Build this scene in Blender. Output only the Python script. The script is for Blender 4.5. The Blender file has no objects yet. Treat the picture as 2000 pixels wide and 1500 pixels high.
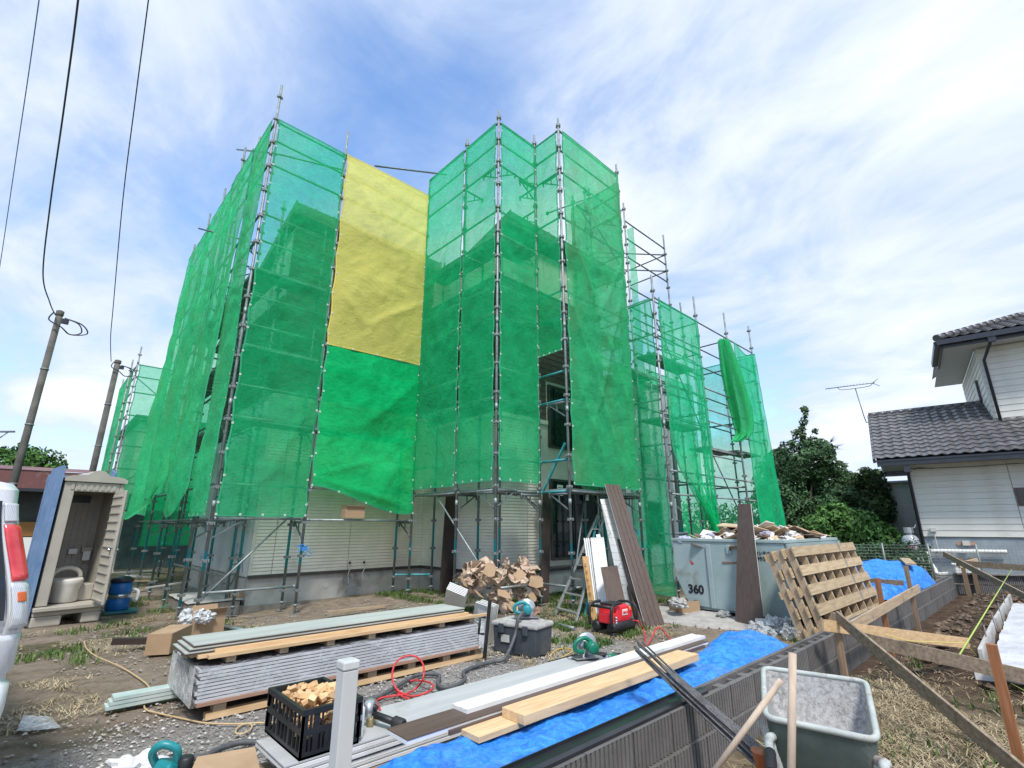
import bpy, bmesh, math, random
import numpy as np
from mathutils import Vector, Matrix, noise
random.seed(7); rng = np.random.default_rng(7)
S = bpy.context.scene
COL = S.collection
rad = math.radians

# ------------------------------------------------------------------ camera
# world axes: +X runs along the house front, +Y runs away along its side, metres
CAM = Vector((-6.283, -7.119, 1.45)); FPX = 965.0; PITCH = math.atan(278 / 965.0)
HEAD = rad(46.7)
cd = bpy.data.cameras.new('camera'); cam = bpy.data.objects.new('camera', cd); COL.objects.link(cam)
cam.location = CAM; cam.rotation_euler = (math.pi / 2 + PITCH, 0, HEAD - math.pi / 2)
cd.sensor_width = 36; cd.lens = FPX / 2000 * 36; cd.clip_end = 2000; cd.clip_start = .05
S.camera = cam

# ------------------------------------------------------------------ sky and sun
SUN_EL, SUN_AZ = rad(56), rad(236)
W = bpy.data.worlds.new("World"); S.world = W; W.use_nodes = True
nt = W.node_tree; nt.nodes.clear()
def N(t, typ, **kw):
    n = t.nodes.new(typ)
    for k, v in kw.items(): setattr(n, k, v)
    return n
def math_node(t, op, a, b=None, c=None, clamp=False):
    n = N(t, 'ShaderNodeMath', operation=op, use_clamp=clamp)
    for i, x in enumerate((a, b, c)):
        if x is None: continue
        if isinstance(x, (int, float)): n.inputs[i].default_value = x
        else: t.links.new(x, n.inputs[i])
    return n.outputs[0]
sky = N(nt, 'ShaderNodeTexSky', sky_type='NISHITA', sun_disc=False, sun_elevation=SUN_EL,
        sun_rotation=math.pi / 2 - SUN_AZ, air_density=1.0, dust_density=.6, ozone_density=3.0)
hs = N(nt, 'ShaderNodeHueSaturation'); hs.inputs['Saturation'].default_value = 1.08; hs.inputs['Value'].default_value = 2.5
nt.links.new(sky.outputs[0], hs.inputs['Color'])
tc = N(nt, 'ShaderNodeTexCoord'); sep = N(nt, 'ShaderNodeSeparateXYZ'); nt.links.new(tc.outputs['Generated'], sep.inputs[0])
zz = math_node(nt, 'ADD', math_node(nt, 'MAXIMUM', sep.outputs[2], 0.0), .22)
cx = math_node(nt, 'DIVIDE', sep.outputs[0], zz); cy = math_node(nt, 'DIVIDE', sep.outputs[1], zz)
cmb = N(nt, 'ShaderNodeCombineXYZ'); nt.links.new(cx, cmb.inputs[0]); nt.links.new(cy, cmb.inputs[1])
mp = N(nt, 'ShaderNodeMapping'); mp.inputs['Rotation'].default_value = (0, 0, rad(-12)); mp.inputs['Scale'].default_value = (1, .68, 1)
mp.inputs['Location'].default_value = (2.3, .9, 0)
nt.links.new(cmb.outputs[0], mp.inputs[0])
n1 = N(nt, 'ShaderNodeTexNoise'); n1.inputs['Scale'].default_value = 1.05; n1.inputs['Detail'].default_value = 9; n1.inputs['Roughness'].default_value = .52; n1.inputs['Distortion'].default_value = .35
n2 = N(nt, 'ShaderNodeTexNoise'); n2.inputs['Scale'].default_value = 2.6; n2.inputs['Detail'].default_value = 10; n2.inputs['Roughness'].default_value = .6; n2.inputs['Distortion'].default_value = .6
for n in (n1, n2): nt.links.new(mp.outputs[0], n.inputs['Vector'])
cs = math_node(nt, 'ADD', math_node(nt, 'MULTIPLY', n1.outputs[0], .66), math_node(nt, 'MULTIPLY', n2.outputs[0], .34))
# the cloud cover is thicker low in the sky
sd = N(nt, 'ShaderNodeVectorMath', operation='DOT_PRODUCT'); nt.links.new(tc.outputs['Generated'], sd.inputs[0])
sd.inputs[1].default_value = (math.cos(SUN_EL) * math.cos(SUN_AZ), math.cos(SUN_EL) * math.sin(SUN_AZ), math.sin(SUN_EL))
glow = math_node(nt, 'POWER', math_node(nt, 'MAXIMUM', sd.outputs['Value'], 0.0), 14)
hz = math_node(nt, 'POWER', math_node(nt, 'SUBTRACT', 1.0, math_node(nt, 'MAXIMUM', sep.outputs[2], 0.0)), 3.5)
cs2 = math_node(nt, 'ADD', cs, math_node(nt, 'ADD', math_node(nt, 'MULTIPLY', glow, .0), math_node(nt, 'MULTIPLY', hz, .035)))
mr = N(nt, 'ShaderNodeMapRange', interpolation_type='SMOOTHSTEP'); mr.inputs['From Min'].default_value = .355; mr.inputs['From Max'].default_value = .54
nt.links.new(cs2, mr.inputs['Value'])
cc = N(nt, 'ShaderNodeMix', data_type='RGBA'); cc.inputs['A'].default_value = (4.5, 5.5, 7.4, 1); cc.inputs['B'].default_value = (7.9, 8.3, 8.9, 1)
mr2 = N(nt, 'ShaderNodeMapRange'); mr2.inputs['From Min'].default_value = .46; mr2.inputs['From Max'].default_value = .62; nt.links.new(cs2, mr2.inputs['Value'])
nt.links.new(mr2.outputs[0], cc.inputs['Factor'])
mx = N(nt, 'ShaderNodeMix', data_type='RGBA'); nt.links.new(hs.outputs[0], mx.inputs['A']); nt.links.new(cc.outputs['Result'], mx.inputs['B'])
nt.links.new(math_node(nt, 'MULTIPLY', mr.outputs[0], .96), mx.inputs['Factor'])
bg = N(nt, 'ShaderNodeBackground'); bg.inputs['Strength'].default_value = .05; nt.links.new(mx.outputs['Result'], bg.inputs['Color'])
wo = N(nt, 'ShaderNodeOutputWorld'); nt.links.new(bg.outputs[0], wo.inputs[0])

ld = bpy.data.lights.new('sun', 'SUN'); ld.energy = 1.5; ld.angle = rad(10); ld.color = (1, .96, .9)
sun = bpy.data.objects.new('sun', ld); COL.objects.link(sun)
sv = Vector((math.cos(SUN_EL) * math.cos(SUN_AZ), math.cos(SUN_EL) * math.sin(SUN_AZ), math.sin(SUN_EL)))
sun.rotation_euler = (-sv).to_track_quat('-Z', 'Y').to_euler()
S.view_settings.view_transform = 'Standard'; S.view_settings.look = 'None'; S.view_settings.gamma = 1
S.view_settings.use_curve_mapping = False; S.view_settings.exposure = 1.45
S.render.engine = 'CYCLES'
S.cycles.transparent_max_bounces = 24; S.cycles.max_bounces = 8; S.cycles.transmission_bounces = 6; S.cycles.diffuse_bounces = 4

# ------------------------------------------------------------------ materials
MATS = {}
def new_mat(name):
    m = bpy.data.materials.new(name); m.use_nodes = True; m.node_tree.nodes.clear(); MATS[name] = m
    return m, m.node_tree
def col4(c): return (c[0], c[1], c[2], 1)
def noise_tex(t, scale=5, detail=4, rough=.55, dist=0, vec=None, stretch=None, coord='Object', rot=None):
    n = N(t, 'ShaderNodeTexNoise'); n.inputs['Scale'].default_value = scale; n.inputs['Detail'].default_value = detail
    n.inputs['Roughness'].default_value = rough; n.inputs['Distortion'].default_value = dist
    if vec is None:
        tcn = N(t, 'ShaderNodeTexCoord'); vec = tcn.outputs[coord]
    if stretch or rot:
        m = N(t, 'ShaderNodeMapping'); m.inputs['Scale'].default_value = stretch or (1, 1, 1)
        if rot: m.inputs['Rotation'].default_value = rot
        t.links.new(vec, m.inputs[0]); vec = m.outputs[0]
    t.links.new(vec, n.inputs['Vector'])
    return n.outputs[0]
def ramp(t, fac, stops, interp='LINEAR'):
    r = N(t, 'ShaderNodeValToRGB'); e = r.color_ramp; e.interpolation = interp
    while len(e.elements) < len(stops): e.elements.new(.5)
    for el, (p, c) in zip(e.elements, stops): el.position = p; el.color = col4(c) if len(c) == 3 else c
    t.links.new(fac, r.inputs[0]); return r.outputs[0]
def mixc(t, f, a, b, blend='MIX'):
    n = N(t, 'ShaderNodeMix', data_type='RGBA', blend_type=blend)
    for x, s in ((f, 'Factor'), (a, 'A'), (b, 'B')):
        if isinstance(x, (int, float)): n.inputs[s].default_value = x
        elif isinstance(x, tuple): n.inputs[s].default_value = col4(x)
        else: t.links.new(x, n.inputs[s])
    return n.outputs['Result']
def bump(t, h, strength=.4, dist=.02):
    b = N(t, 'ShaderNodeBump'); b.inputs['Strength'].default_value = strength; b.inputs['Distance'].default_value = dist
    t.links.new(h, b.inputs['Height']); return b.outputs[0]
def principled(t, color, rough=.7, metal=0, normal=None, spec=None):
    p = N(t, 'ShaderNodeBsdfPrincipled')
    if isinstance(color, tuple): p.inputs['Base Color'].default_value = col4(color)
    else: t.links.new(color, p.inputs['Base Color'])
    if isinstance(rough, (int, float)): p.inputs['Roughness'].default_value = rough
    else: t.links.new(rough, p.inputs['Roughness'])
    p.inputs['Metallic'].default_value = metal
    if spec is not None: p.inputs['Specular IOR Level'].default_value = spec
    if normal is not None: t.links.new(normal, p.inputs['Normal'])
    o = N(t, 'ShaderNodeOutputMaterial'); t.links.new(p.outputs[0], o.inputs[0])
    return p
def M(name, c1, c2=None, scale=4, rough=.75, metal=0, bs=0, bd=.01, bscale=None, stretch=None, detail=6, lo=.35, hi=.65, c3=None, isl=0.0, coord='Object', spec=None, dist=0):
    """two tone noise colour with relief; c3 adds sparse stains; isl varies brightness per loose piece"""
    m, t = new_mat(name)
    col = c1
    nz = noise_tex(t, scale, detail, .6, dist, stretch=stretch, coord=coord)
    if c2: col = ramp(t, nz, [(lo, c1), (hi, c2)])
    if c3:
        n3 = noise_tex(t, scale * .55, 7, .7, .3, coord=coord)
        col = mixc(t, ramp(t, n3, [(.56, (0, 0, 0)), (.7, (1, 1, 1))]), col, c3)
    if isl:
        g = N(t, 'ShaderNodeNewGeometry'); oi = N(t, 'ShaderNodeObjectInfo')
        f = math_node(t, 'FRACT', math_node(t, 'ADD', g.outputs['Random Per Island'], oi.outputs['Random']))
        f = math_node(t, 'ADD', math_node(t, 'MULTIPLY', f, 2 * isl), 1 - isl)
        hsn = N(t, 'ShaderNodeHueSaturation')
        if isinstance(col, tuple): hsn.inputs['Color'].default_value = col4(col)
        else: t.links.new(col, hsn.inputs['Color'])
        t.links.new(f, hsn.inputs['Value']); col = hsn.outputs[0]
    nrm = None
    if bs:
        hb = noise_tex(t, bscale or scale * 4, 6, .65, stretch=stretch, coord=coord)
        nrm = bump(t, hb, bs, bd)
    principled(t, col, rough, metal, nrm, spec)
    return m

def net_mat(name, green, deep, t0=.40, weave=1.0, dirt=None):
    m, t = new_mat(name)
    n1 = noise_tex(t, 1.1, 8, .62, .8); n2 = noise_tex(t, 4.2, 8, .6, 1.8, stretch=(1, 1, 1.6))
    n3 = noise_tex(t, 30, 2, .5, stretch=(.25, .25, 6))           # faint rows of the weave
    h = math_node(t, 'ADD', math_node(t, 'MULTIPLY', n1, 1.2), math_node(t, 'ADD', math_node(t, 'MULTIPLY', n2, .5), math_node(t, 'MULTIPLY', n3, .05)))
    nrm = bump(t, h, .55, .07)
    c = mixc(t, ramp(t, n2, [(.35, (0, 0, 0)), (.62, (1, 1, 1))]), deep, green)
    c = mixc(t, ramp(t, n1, [(.38, (0, 0, 0)), (.60, (1, 1, 1))]), mixc(t, .35, c, deep), c)
    # fold creases left from the packing, and the sewn seams of the sheet
    tcs = N(t, 'ShaderNodeTexCoord'); sps = N(t, 'ShaderNodeSeparateXYZ'); t.links.new(tcs.outputs['Object'], sps.inputs[0])
    def lines(v, step, w, wob):
        q = math_node(t, 'ADD', math_node(t, 'DIVIDE', v, step), math_node(t, 'MULTIPLY', n1, wob)); q = math_node(t, 'ABSOLUTE', math_node(t, 'SUBTRACT', math_node(t, 'FRACT', q), .5))
        return math_node(t, 'GREATER_THAN', q, .5 - w)
    ln = math_node(t, 'MAXIMUM', lines(math_node(t, 'ADD', sps.outputs[0], sps.outputs[1]), .61, .008, .10), lines(sps.outputs[2], .93, .005, .09))
    ln = math_node(t, 'MULTIPLY', ln, ramp(t, n2, [(.42, (0, 0, 0)), (.55, (1, 1, 1))]))
    c = mixc(t, math_node(t, 'MULTIPLY', ln, .45), c, mixc(t, .5, c, deep, 'MULTIPLY'))
    if dirt: c = mixc(t, ramp(t, noise_tex(t, .7, 8, .7, 1.0, stretch=(1, 1, .5)), [(.45, (0, 0, 0)), (.7, (.75, .75, .75))]), c, dirt)
    df = N(t, 'ShaderNodeBsdfDiffuse'); tl = N(t, 'ShaderNodeBsdfTranslucent')
    for s in (df, tl): t.links.new(c, s.inputs['Color']); t.links.new(nrm, s.inputs['Normal'])
    a = N(t, 'ShaderNodeMixShader'); a.inputs[0].default_value = .48; t.links.new(df.outputs[0], a.inputs[1]); t.links.new(tl.outputs[0], a.inputs[2])
    tr = N(t, 'ShaderNodeBsdfTransparent'); tr.inputs[0].default_value = (.78, .985, .90, 1) if t0 > .2 else (1, .97, .55, 1)
    lw = N(t, 'ShaderNodeLayerWeight'); lw.inputs[0].default_value = .5
    # a woven sheet closes up when seen at a slant, and its threads vary
    tt = math_node(t, 'MULTIPLY', math_node(t, 'SUBTRACT', 1.0, math_node(t, 'POWER', lw.outputs['Facing'], 1.6)), t0)
    tt = math_node(t, 'MULTIPLY', tt, math_node(t, 'ADD', math_node(t, 'MULTIPLY', n2, .5), math_node(t, 'ADD', math_node(t, 'MULTIPLY', n3, .45), .56)), clamp=True)
    b = N(t, 'ShaderNodeMixShader'); t.links.new(tt, b.inputs[0]); t.links.new(a.outputs[0], b.inputs[1]); t.links.new(tr.outputs[0], b.inputs[2])
    o = N(t, 'ShaderNodeOutputMaterial'); t.links.new(b.outputs[0], o.inputs[0])
    return m
NET = net_mat('green_net', (.035, .80, .32), (.018, .62, .23), .47)
NET2 = net_mat('green_net_thin', (.035, .78, .33), (.016, .58, .23), .50)
NET3 = net_mat('green_net_weathered', (.08, .76, .31), (.05, .58, .23), .36, dirt=(.16, .36, .15))
NETS = net_mat('green_sheet_dense', (.012, .82, .27), (.006, .62, .20), .18)
NETY = net_mat('yellow_sheet', (.96, .91, .27), (.92, .86, .23), .14)
HEM = M('net_hem', (.02, .30, .14), rough=.9)

def post_mat(name, base, base2, paint, zlo=.90, zhi=1.22):
    m, t = new_mat(name)
    tcn = N(t, 'ShaderNodeTexCoord'); sp = N(t, 'ShaderNodeSeparateXYZ'); t.links.new(tcn.outputs['Object'], sp.inputs[0])
    oi = N(t, 'ShaderNodeObjectInfo')
    z = math_node(t, 'ADD', sp.outputs[2], math_node(t, 'MULTIPLY', oi.outputs['Random'], .08))
    nz = noise_tex(t, 9, 6, .7); 
    band = math_node(t, 'MULTIPLY', math_node(t, 'GREATER_THAN', z, zlo), math_node(t, 'LESS_THAN', z, zhi))
    foot = math_node(t, 'MULTIPLY', math_node(t, 'LESS_THAN', z, .34), math_node(t, 'GREATER_THAN', oi.outputs['Random'], .5))
    band = math_node(t, 'MAXIMUM', band, foot)
    band = math_node(t, 'MULTIPLY', band, math_node(t, 'GREATER_THAN', nz, .42))
    c = ramp(t, noise_tex(t, 7, 8, .7, .4), [(.35, base), (.65, base2)])
    rust = ramp(t, noise_tex(t, 3.1, 9, .75, .5), [(.60, (0, 0, 0)), (.72, (1, 1, 1))])
    c = mixc(t, rust, c, (.12, .085, .06))
    c = mixc(t, band, c, paint)
    principled(t, c, .5, .35, bump(t, nz, .2, .004))
    return m
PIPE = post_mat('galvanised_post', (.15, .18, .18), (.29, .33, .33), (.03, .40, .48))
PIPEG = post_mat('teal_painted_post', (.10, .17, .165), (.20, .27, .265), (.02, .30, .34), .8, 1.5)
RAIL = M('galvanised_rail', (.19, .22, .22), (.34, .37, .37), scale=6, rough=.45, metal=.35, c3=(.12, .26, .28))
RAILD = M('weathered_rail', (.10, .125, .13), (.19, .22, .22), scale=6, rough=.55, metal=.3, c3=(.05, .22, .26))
TEAL = M('teal_paint', (.03, .24, .28), (.06, .33, .36), scale=8, rough=.5, c3=(.3, .33, .33))
PLANKM = M('steel_plank', (.22, .25, .25), (.36, .38, .38), scale=5, rough=.6, metal=.3)
GALV = M('clamp_steel', (.16, .18, .18), (.29, .31, .31), scale=20, rough=.5, metal=.4)
EYE = M('eyelet', (.7, .74, .72), rough=.4)

# ------------------------------------------------------------------ mesh helpers
ORG = {}
def rotm(ax, ay, az): return (Matrix.Rotation(az, 3, 'Z') @ Matrix.Rotation(ay, 3, 'Y') @ Matrix.Rotation(ax, 3, 'X'))
class MB:
    def __init__(s): s.v = []; s.f = []; s.m = []; s.sm = []
    def add(s, vs, fs, mi=0, smooth=False):
        o = len(s.v); s.v += [tuple(p) for p in vs]; s.f += [tuple(i + o for i in f) for f in fs]
        s.m += [mi] * len(fs); s.sm += [smooth] * len(fs); return s
    def box(s, x0, y0, z0, x1, y1, z1, mi=0):
        vs = [(x0, y0, z0), (x1, y0, z0), (x1, y1, z0), (x0, y1, z0), (x0, y0, z1), (x1, y0, z1), (x1, y1, z1), (x0, y1, z1)]
        return s.add(vs, [(0, 3, 2, 1), (4, 5, 6, 7), (0, 1, 5, 4), (1, 2, 6, 5), (2, 3, 7, 6), (3, 0, 4, 7)], mi)
    def obox(s, c, size, R=None, mi=0, taper=1.0):
        R = R or Matrix.Identity(3); c = Vector(c); h = Vector(size) / 2
        vs = []
        for z in (-1, 1):
            k = taper if z > 0 else 1
            for x, y in ((-1, -1), (1, -1), (1, 1), (-1, 1)): vs.append(c + R @ Vector((x * h.x * k, y * h.y * k, z * h.z)))
        return s.add(vs, [(0, 3, 2, 1), (4, 5, 6, 7), (0, 1, 5, 4), (1, 2, 6, 5), (2, 3, 7, 6), (3, 0, 4, 7)], mi)
    def beam(s, p0, p1, w, h, up=(0, 0, 1), mi=0):
        p0 = Vector(p0); p1 = Vector(p1); d = (p1 - p0); L = d.length; d.normalize()
        x = d.cross(Vector(up)).normalized(); z = x.cross(d).normalized()
        R = Matrix((x, d, z)).transposed()
        return s.obox((p0 + p1) / 2, (w, L, h), R, mi)
    def tube(s, pts, r, n=8, mi=0, caps=True, smooth=True, rs=None):
        pts = [Vector(p) for p in pts]; rings = []; vs = []
        prev = None
        for i, p in enumerate(pts):
            d = (pts[min(i + 1, len(pts) - 1)] - pts[max(i - 1, 0)])
            if d.length < 1e-9: d = Vector((0, 0, 1))
            d.normalize()
            if prev is None:
                a = Vector((0, 0, 1)) if abs(d.z) < .9 else Vector((1, 0, 0)); x = d.cross(a).normalized()
            else: x = (prev - d * prev.dot(d)).normalized()
            prev = x; y = d.cross(x); rr = rs[i] if rs else r
            for k in range(n):
                t = 2 * math.pi * k / n; vs.append(p + x * (rr * math.cos(t)) + y * (rr * math.sin(t)))
        fs = []
        for i in range(len(pts) - 1):
            for k in range(n): fs.append((i * n + k, i * n + (k + 1) % n, (i + 1) * n + (k + 1) % n, (i + 1) * n + k))
        s.add(vs, fs, mi, smooth)
        if caps:
            o = len(s.v) - len(vs)
            s.f += [tuple(o + k for k in reversed(range(n))), tuple(o + (len(pts) - 1) * n + k for k in range(n))]
            s.m += [mi, mi]; s.sm += [False, False]
        return s
    def prism(s, poly, p0, ex, ey, ez, depth, mi=0, smooth=False):
        p0 = Vector(p0); ex = Vector(ex); ey = Vector(ey); ez = Vector(ez); n = len(poly)
        vs = [p0 + ex * a + ey * b for a, b in poly] + [p0 + ex * a + ey * b + ez * depth for a, b in poly]
        s.add(vs, [tuple(reversed(range(n))), tuple(range(n, 2 * n))], mi)
        s.add(vs, [(k, (k + 1) % n, n + (k + 1) % n, n + k) for k in range(n)], mi, smooth); return s
    def grid(s, fn, nu, nv, mi=0, smooth=True, flip=False):
        vs = [fn(i / nu, j / nv) for j in range(nv + 1) for i in range(nu + 1)]; fs = []
        for j in range(nv):
            for i in range(nu):
                a = j * (nu + 1) + i; q = (a, a + 1, a + nu + 2, a + nu + 1)
                fs.append(tuple(reversed(q)) if flip else q)
        return s.add(vs, fs, mi, smooth)
    def lathe(s, prof, c=(0, 0, 0), n=20, mi=0, R=None, smooth=True):
        c = Vector(c); vs = []
        for r, z in prof:
            for k in range(n):
                t = 2 * math.pi * k / n; p = Vector((r * math.cos(t), r * math.sin(t), z)); vs.append(c + ((R @ p) if R else p))
        fs = [(i * n + k, i * n + (k + 1) % n, (i + 1) * n + (k + 1) % n, (i + 1) * n + k) for i in range(len(prof) - 1) for k in range(n)]
        fs.append(tuple(reversed(range(n)))); fs.append(tuple((len(prof) - 1) * n + k for k in range(n)))
        return s.add(vs, fs, mi, smooth)
    def mesh(s, name, mats, org=(0, 0, 0)):
        me = bpy.data.meshes.new(name); o = org
        me.from_pydata([(p[0] - o[0], p[1] - o[1], p[2] - o[2]) for p in s.v], [], s.f)
        for m in (mats if isinstance(mats, (list, tuple)) else [mats]): me.materials.append(m)
        me.polygons.foreach_set('material_index', s.m); me.polygons.foreach_set('use_smooth', s.sm); me.update()
        return me
    def base(s):
        a = np.array(s.v); lo = a.min(0); hi = a.max(0)
        return Vector(((lo[0] + hi[0]) / 2, (lo[1] + hi[1]) / 2, lo[2]))
    def build(s, name, mats, parent=None, org=None, bevel=0):
        if org is None: org = s.base()
        o = bpy.data.objects.new(name, s.mesh(name, mats, org)); COL.objects.link(o); put(o, org, parent)
        if bevel: bev(o, bevel)
        return o
def put(o, org, parent=None):
    ORG[o.name] = Vector(org)
    if parent: o.parent = parent; o.location = Vector(org) - ORG[parent.name]
    else: o.location = Vector(org)
def bev(o, w, seg=2):
    b = o.modifiers.new('bevel', 'BEVEL'); b.width = w; b.segments = seg; b.limit_method = 'ANGLE'; b.angle_limit = rad(40)
def inst(name, me, org, parent=None, rot=None, scale=None):
    o = bpy.data.objects.new(name, me); COL.objects.link(o); put(o, org, parent)
    if rot is not None: o.rotation_euler = rot
    if scale is not None: o.scale = scale
    return o
def tag(o, label=None, cat=None, group=None, kind=None):
    if label: o['label'] = label
    if cat: o['category'] = cat
    if group: o['group'] = group
    if kind: o['kind'] = kind
    return o
def thing(name, label, cat, org, group=None):
    o = bpy.data.objects.new(name, None); COL.objects.link(o); o.empty_display_size = .1; put(o, org)
    return tag(o, label, cat, group)
def ss(x, a, b):
    t = min(1, max(0, (x - a) / (b - a))); return t * t * (3 - 2 * t)

# surveying: where the sight line through a point of the 2000 x 1500 photograph meets a level or a wall plane of the site
def sight(px, py):
    x = (px - 1000) / FPX; y = (750 - py) / FPX; c, s = math.cos(PITCH), math.sin(PITCH)
    f = c - y * s; ch, sh = math.cos(HEAD), math.sin(HEAD)
    return Vector((f * ch + x * sh, f * sh - x * ch, s + y * c))
def P(px, py, z=0.0):
    r = sight(px, py); return CAM + r * ((z - CAM.z) / r.z)
def PY(px, py, y):
    r = sight(px, py); return CAM + r * ((y - CAM.y) / r.y)
def PX(px, py, x):
    r = sight(px, py); return CAM + r * ((x - CAM.x) / r.x)
def smooth_path(pts, k=6):
    pts = [Vector(p) for p in pts]; out = []
    for i in range(len(pts) - 1):
        a = pts[max(i - 1, 0)]; b = pts[i]; c = pts[i + 1]; d = pts[min(i + 2, len(pts) - 1)]
        for j in range(k):
            t = j / k
            out.append(.5 * ((2 * b) + (c - a) * t + (2 * a - 5 * b + 4 * c - d) * t * t + (3 * b - a - 3 * c + d) * t ** 3))
    out.append(pts[-1]); return out
# ------------------------------------------------------------------ ground
def fbm(x, y, s, o=4, seed=0):
    return noise.fractal(Vector((x * s, y * s, seed)), 1.0, 2.0, o)
def gz(x, y):
    z = -.12 * ss(y, -.5, 3) * ss(-x, .5, 3.2)
    if y < -5.4:                                            # dug soil, cleaner strip beside the barrow
        z += .16 * ss(x, -.4, 2.5) * ss(-y, 5.5, 6.2) * (1 - ss(x, 9, 11)) * (.6 + .8 * fbm(x, y, .8, 4, 3)) * (1 - .8 * ss(-y, 7.4, 8.0))
    return z
def axis(lo, hi, dlo, dhi, step):
    a = list(np.arange(dlo, dhi + 1e-6, step)); s = step; x = dhi
    while x < hi: s *= 1.35; x += s; a.append(min(x, hi))
    s = step; x = dlo; b = []
    while x > lo: s *= 1.35; x -= s; b.append(max(x, lo))
    return b[::-1] + a
xs = axis(-400, 400, -9, 12, .075); ys = axis(-400, 400, -9.5, 6.5, .075)
gv = []
for y in ys:
    for x in xs:
        near = (-9.1 < x < 12.1 and -9.6 < y < 6.6)
        z = gz(x, y) if near else -.12 * ss(y, -.5, 3) * ss(-x, .5, 3.2)
        if near:
            z += .018 * fbm(x, y, 1.3, 4) + .006 * fbm(x, y, 9, 3, 5)
            if y < -5.45 and x > -.2: z += .05 * abs(fbm(x, y, 3.2, 5, 8)) * ss(x, -.2, 2)
        gv.append((x, y, z - .01))
gm = MB(); nx = len(xs)
gm.v = gv; gm.f = [(j * nx + i, j * nx + i + 1, (j + 1) * nx + i + 1, (j + 1) * nx + i) for j in range(len(ys) - 1) for i in range(nx - 1)]
gm.m = [0] * len(gm.f); gm.sm = [True] * len(gm.f)
m, t = new_mat('bare_ground')
tcn = N(t, 'ShaderNodeTexCoord'); sp = N(t, 'ShaderNodeSeparateXYZ'); t.links.new(tcn.outputs['Object'], sp.inputs[0])
X_, Y_ = sp.outputs[0], sp.outputs[1]
nb = noise_tex(t, .8, 8, .65, .5)
dirt = ramp(t, noise_tex(t, 3.4, 12, .78, .5), [(.34, (.15, .115, .082)), (.5, (.27, .215, .16)), (.7, (.37, .31, .24))])
grit = ramp(t, noise_tex(t, 42, 5, .75), [(.32, (.10, .09, .08)), (.5, (.31, .295, .27)), (.68, (.50, .48, .45))])
soil = ramp(t, noise_tex(t, 3.0, 12, .75, .8), [(.3, (.035, .022, .015)), (.55, (.10, .066, .042)), (.75, (.19, .14, .10))])
moss = ramp(t, noise_tex(t, 6, 9, .7), [(.35, (.03, .045, .014)), (.6, (.13, .11, .05)), (.75, (.24, .19, .10))])
def sm(v, a, b):
    r_ = N(t, 'ShaderNodeMapRange', interpolation_type='SMOOTHSTEP'); r_.inputs['From Min'].default_value = a; r_.inputs['From Max'].default_value = b
    t.links.new(v, r_.inputs['Value']); return r_.outputs[0]
wob = math_node(t, 'MULTIPLY', math_node(t, 'SUBTRACT', nb, .5), 2.6)
g1 = math_node(t, 'ADD', math_node(t, 'ADD', Y_, wob), math_node(t, 'MULTIPLY', X_, -.28))      # gravel lies towards the road side
gf = math_node(t, 'MULTIPLY', sm(g1, -.2, -1.0), sm(math_node(t, 'ADD', X_, wob), .2, -1.2))
c = mixc(t, gf, dirt, grit)
mf = sm(noise_tex(t, .55, 7, .6, .2), .52, .60)
mf = math_node(t, 'MULTIPLY', mf, sm(math_node(t, 'ADD', Y_, math_node(t, 'MULTIPLY', X_, -.1)), -2.6, -.6))
c = mixc(t, math_node(t, 'MULTIPLY', mf, .85), c, moss)
right = sm(Y_, -5.22, -5.30)
sf = sm(math_node(t, 'ADD', X_, math_node(t, 'MULTIPLY', wob, .6)), -.6, .5)
rc = mixc(t, sf, ramp(t, noise_tex(t, 4, 10, .75, .5), [(.3, (.06, .05, .025)), (.5, (.20, .155, .095)), (.72, (.36, .29, .19))]), soil)
c = mixc(t, right, c, rc)
far = math_node(t, 'MAXIMUM', sm(Y_, 9, 12), sm(X_, 12, 15)); c = mixc(t, far, c, moss)
hgt = math_node(t, 'ADD', noise_tex(t, 14, 10, .75), math_node(t, 'MULTIPLY', noise_tex(t, 55, 4, .7), .35))
principled(t, c, .95, 0, bump(t, hgt, 1.0, .05), .25)
ground = gm.build('ground', m, org=(0, 0, 0)); tag(ground, kind='structure')

def gravel_here(x, y):
    g = y - .28 * x + 1.5 * fbm(x, y, .8, 3, 2)
    return g < -.6 and x + fbm(x, y, .9, 2, 4) < -.2 and y > -5.2
# loose stones: one object
STONE = M('gravel_stone', (.19, .18, .165), (.48, .46, .43), scale=40, rough=.85, isl=.42)
def stones(name, n, dens, r0, r1, mt, seed):
    r = np.random.default_rng(seed); V = []; F = []
    base = np.array([(0, 0, 1), (.9, 0, .1), (.2, .85, .05), (-.75, .5, .1), (-.7, -.55, 0), (.25, -.85, .1), (.1, 0, -.6)])
    fc = [(0, 1, 2), (0, 2, 3), (0, 3, 4), (0, 4, 5), (0, 5, 1), (6, 2, 1), (6, 3, 2), (6, 4, 3), (6, 5, 4), (6, 1, 5)]
    k = 0; tries = 0
    while k < n and tries < n * 12:
        tries += 1
        x, y, ok = dens(r)
        if not ok: continue
        s = r0 * (r1 / r0) ** (r.random() ** 2.2); b = base * (1 + .35 * r.standard_normal((7, 3)) * .6) * np.array((s, s * r.uniform(.6, 1), s * r.uniform(.4, .8)))
        a = r.uniform(0, 6.28); ca, sa = math.cos(a), math.sin(a)
        b = np.stack((b[:, 0] * ca - b[:, 1] * sa + x, b[:, 0] * sa + b[:, 1] * ca + y, b[:, 2] + gz(x, y) + .2 * s), 1)
        o = len(V); V.extend(map(tuple, b)); F.extend((o + i, o + j, o + l) for i, j, l in fc); k += 1
    mb = MB(); mb.v = V; mb.f = F; mb.m = [0] * len(F); mb.sm = [False] * len(F)
    ob = mb.build(name, mt, org=(0, 0, 0)); return ob
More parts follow.
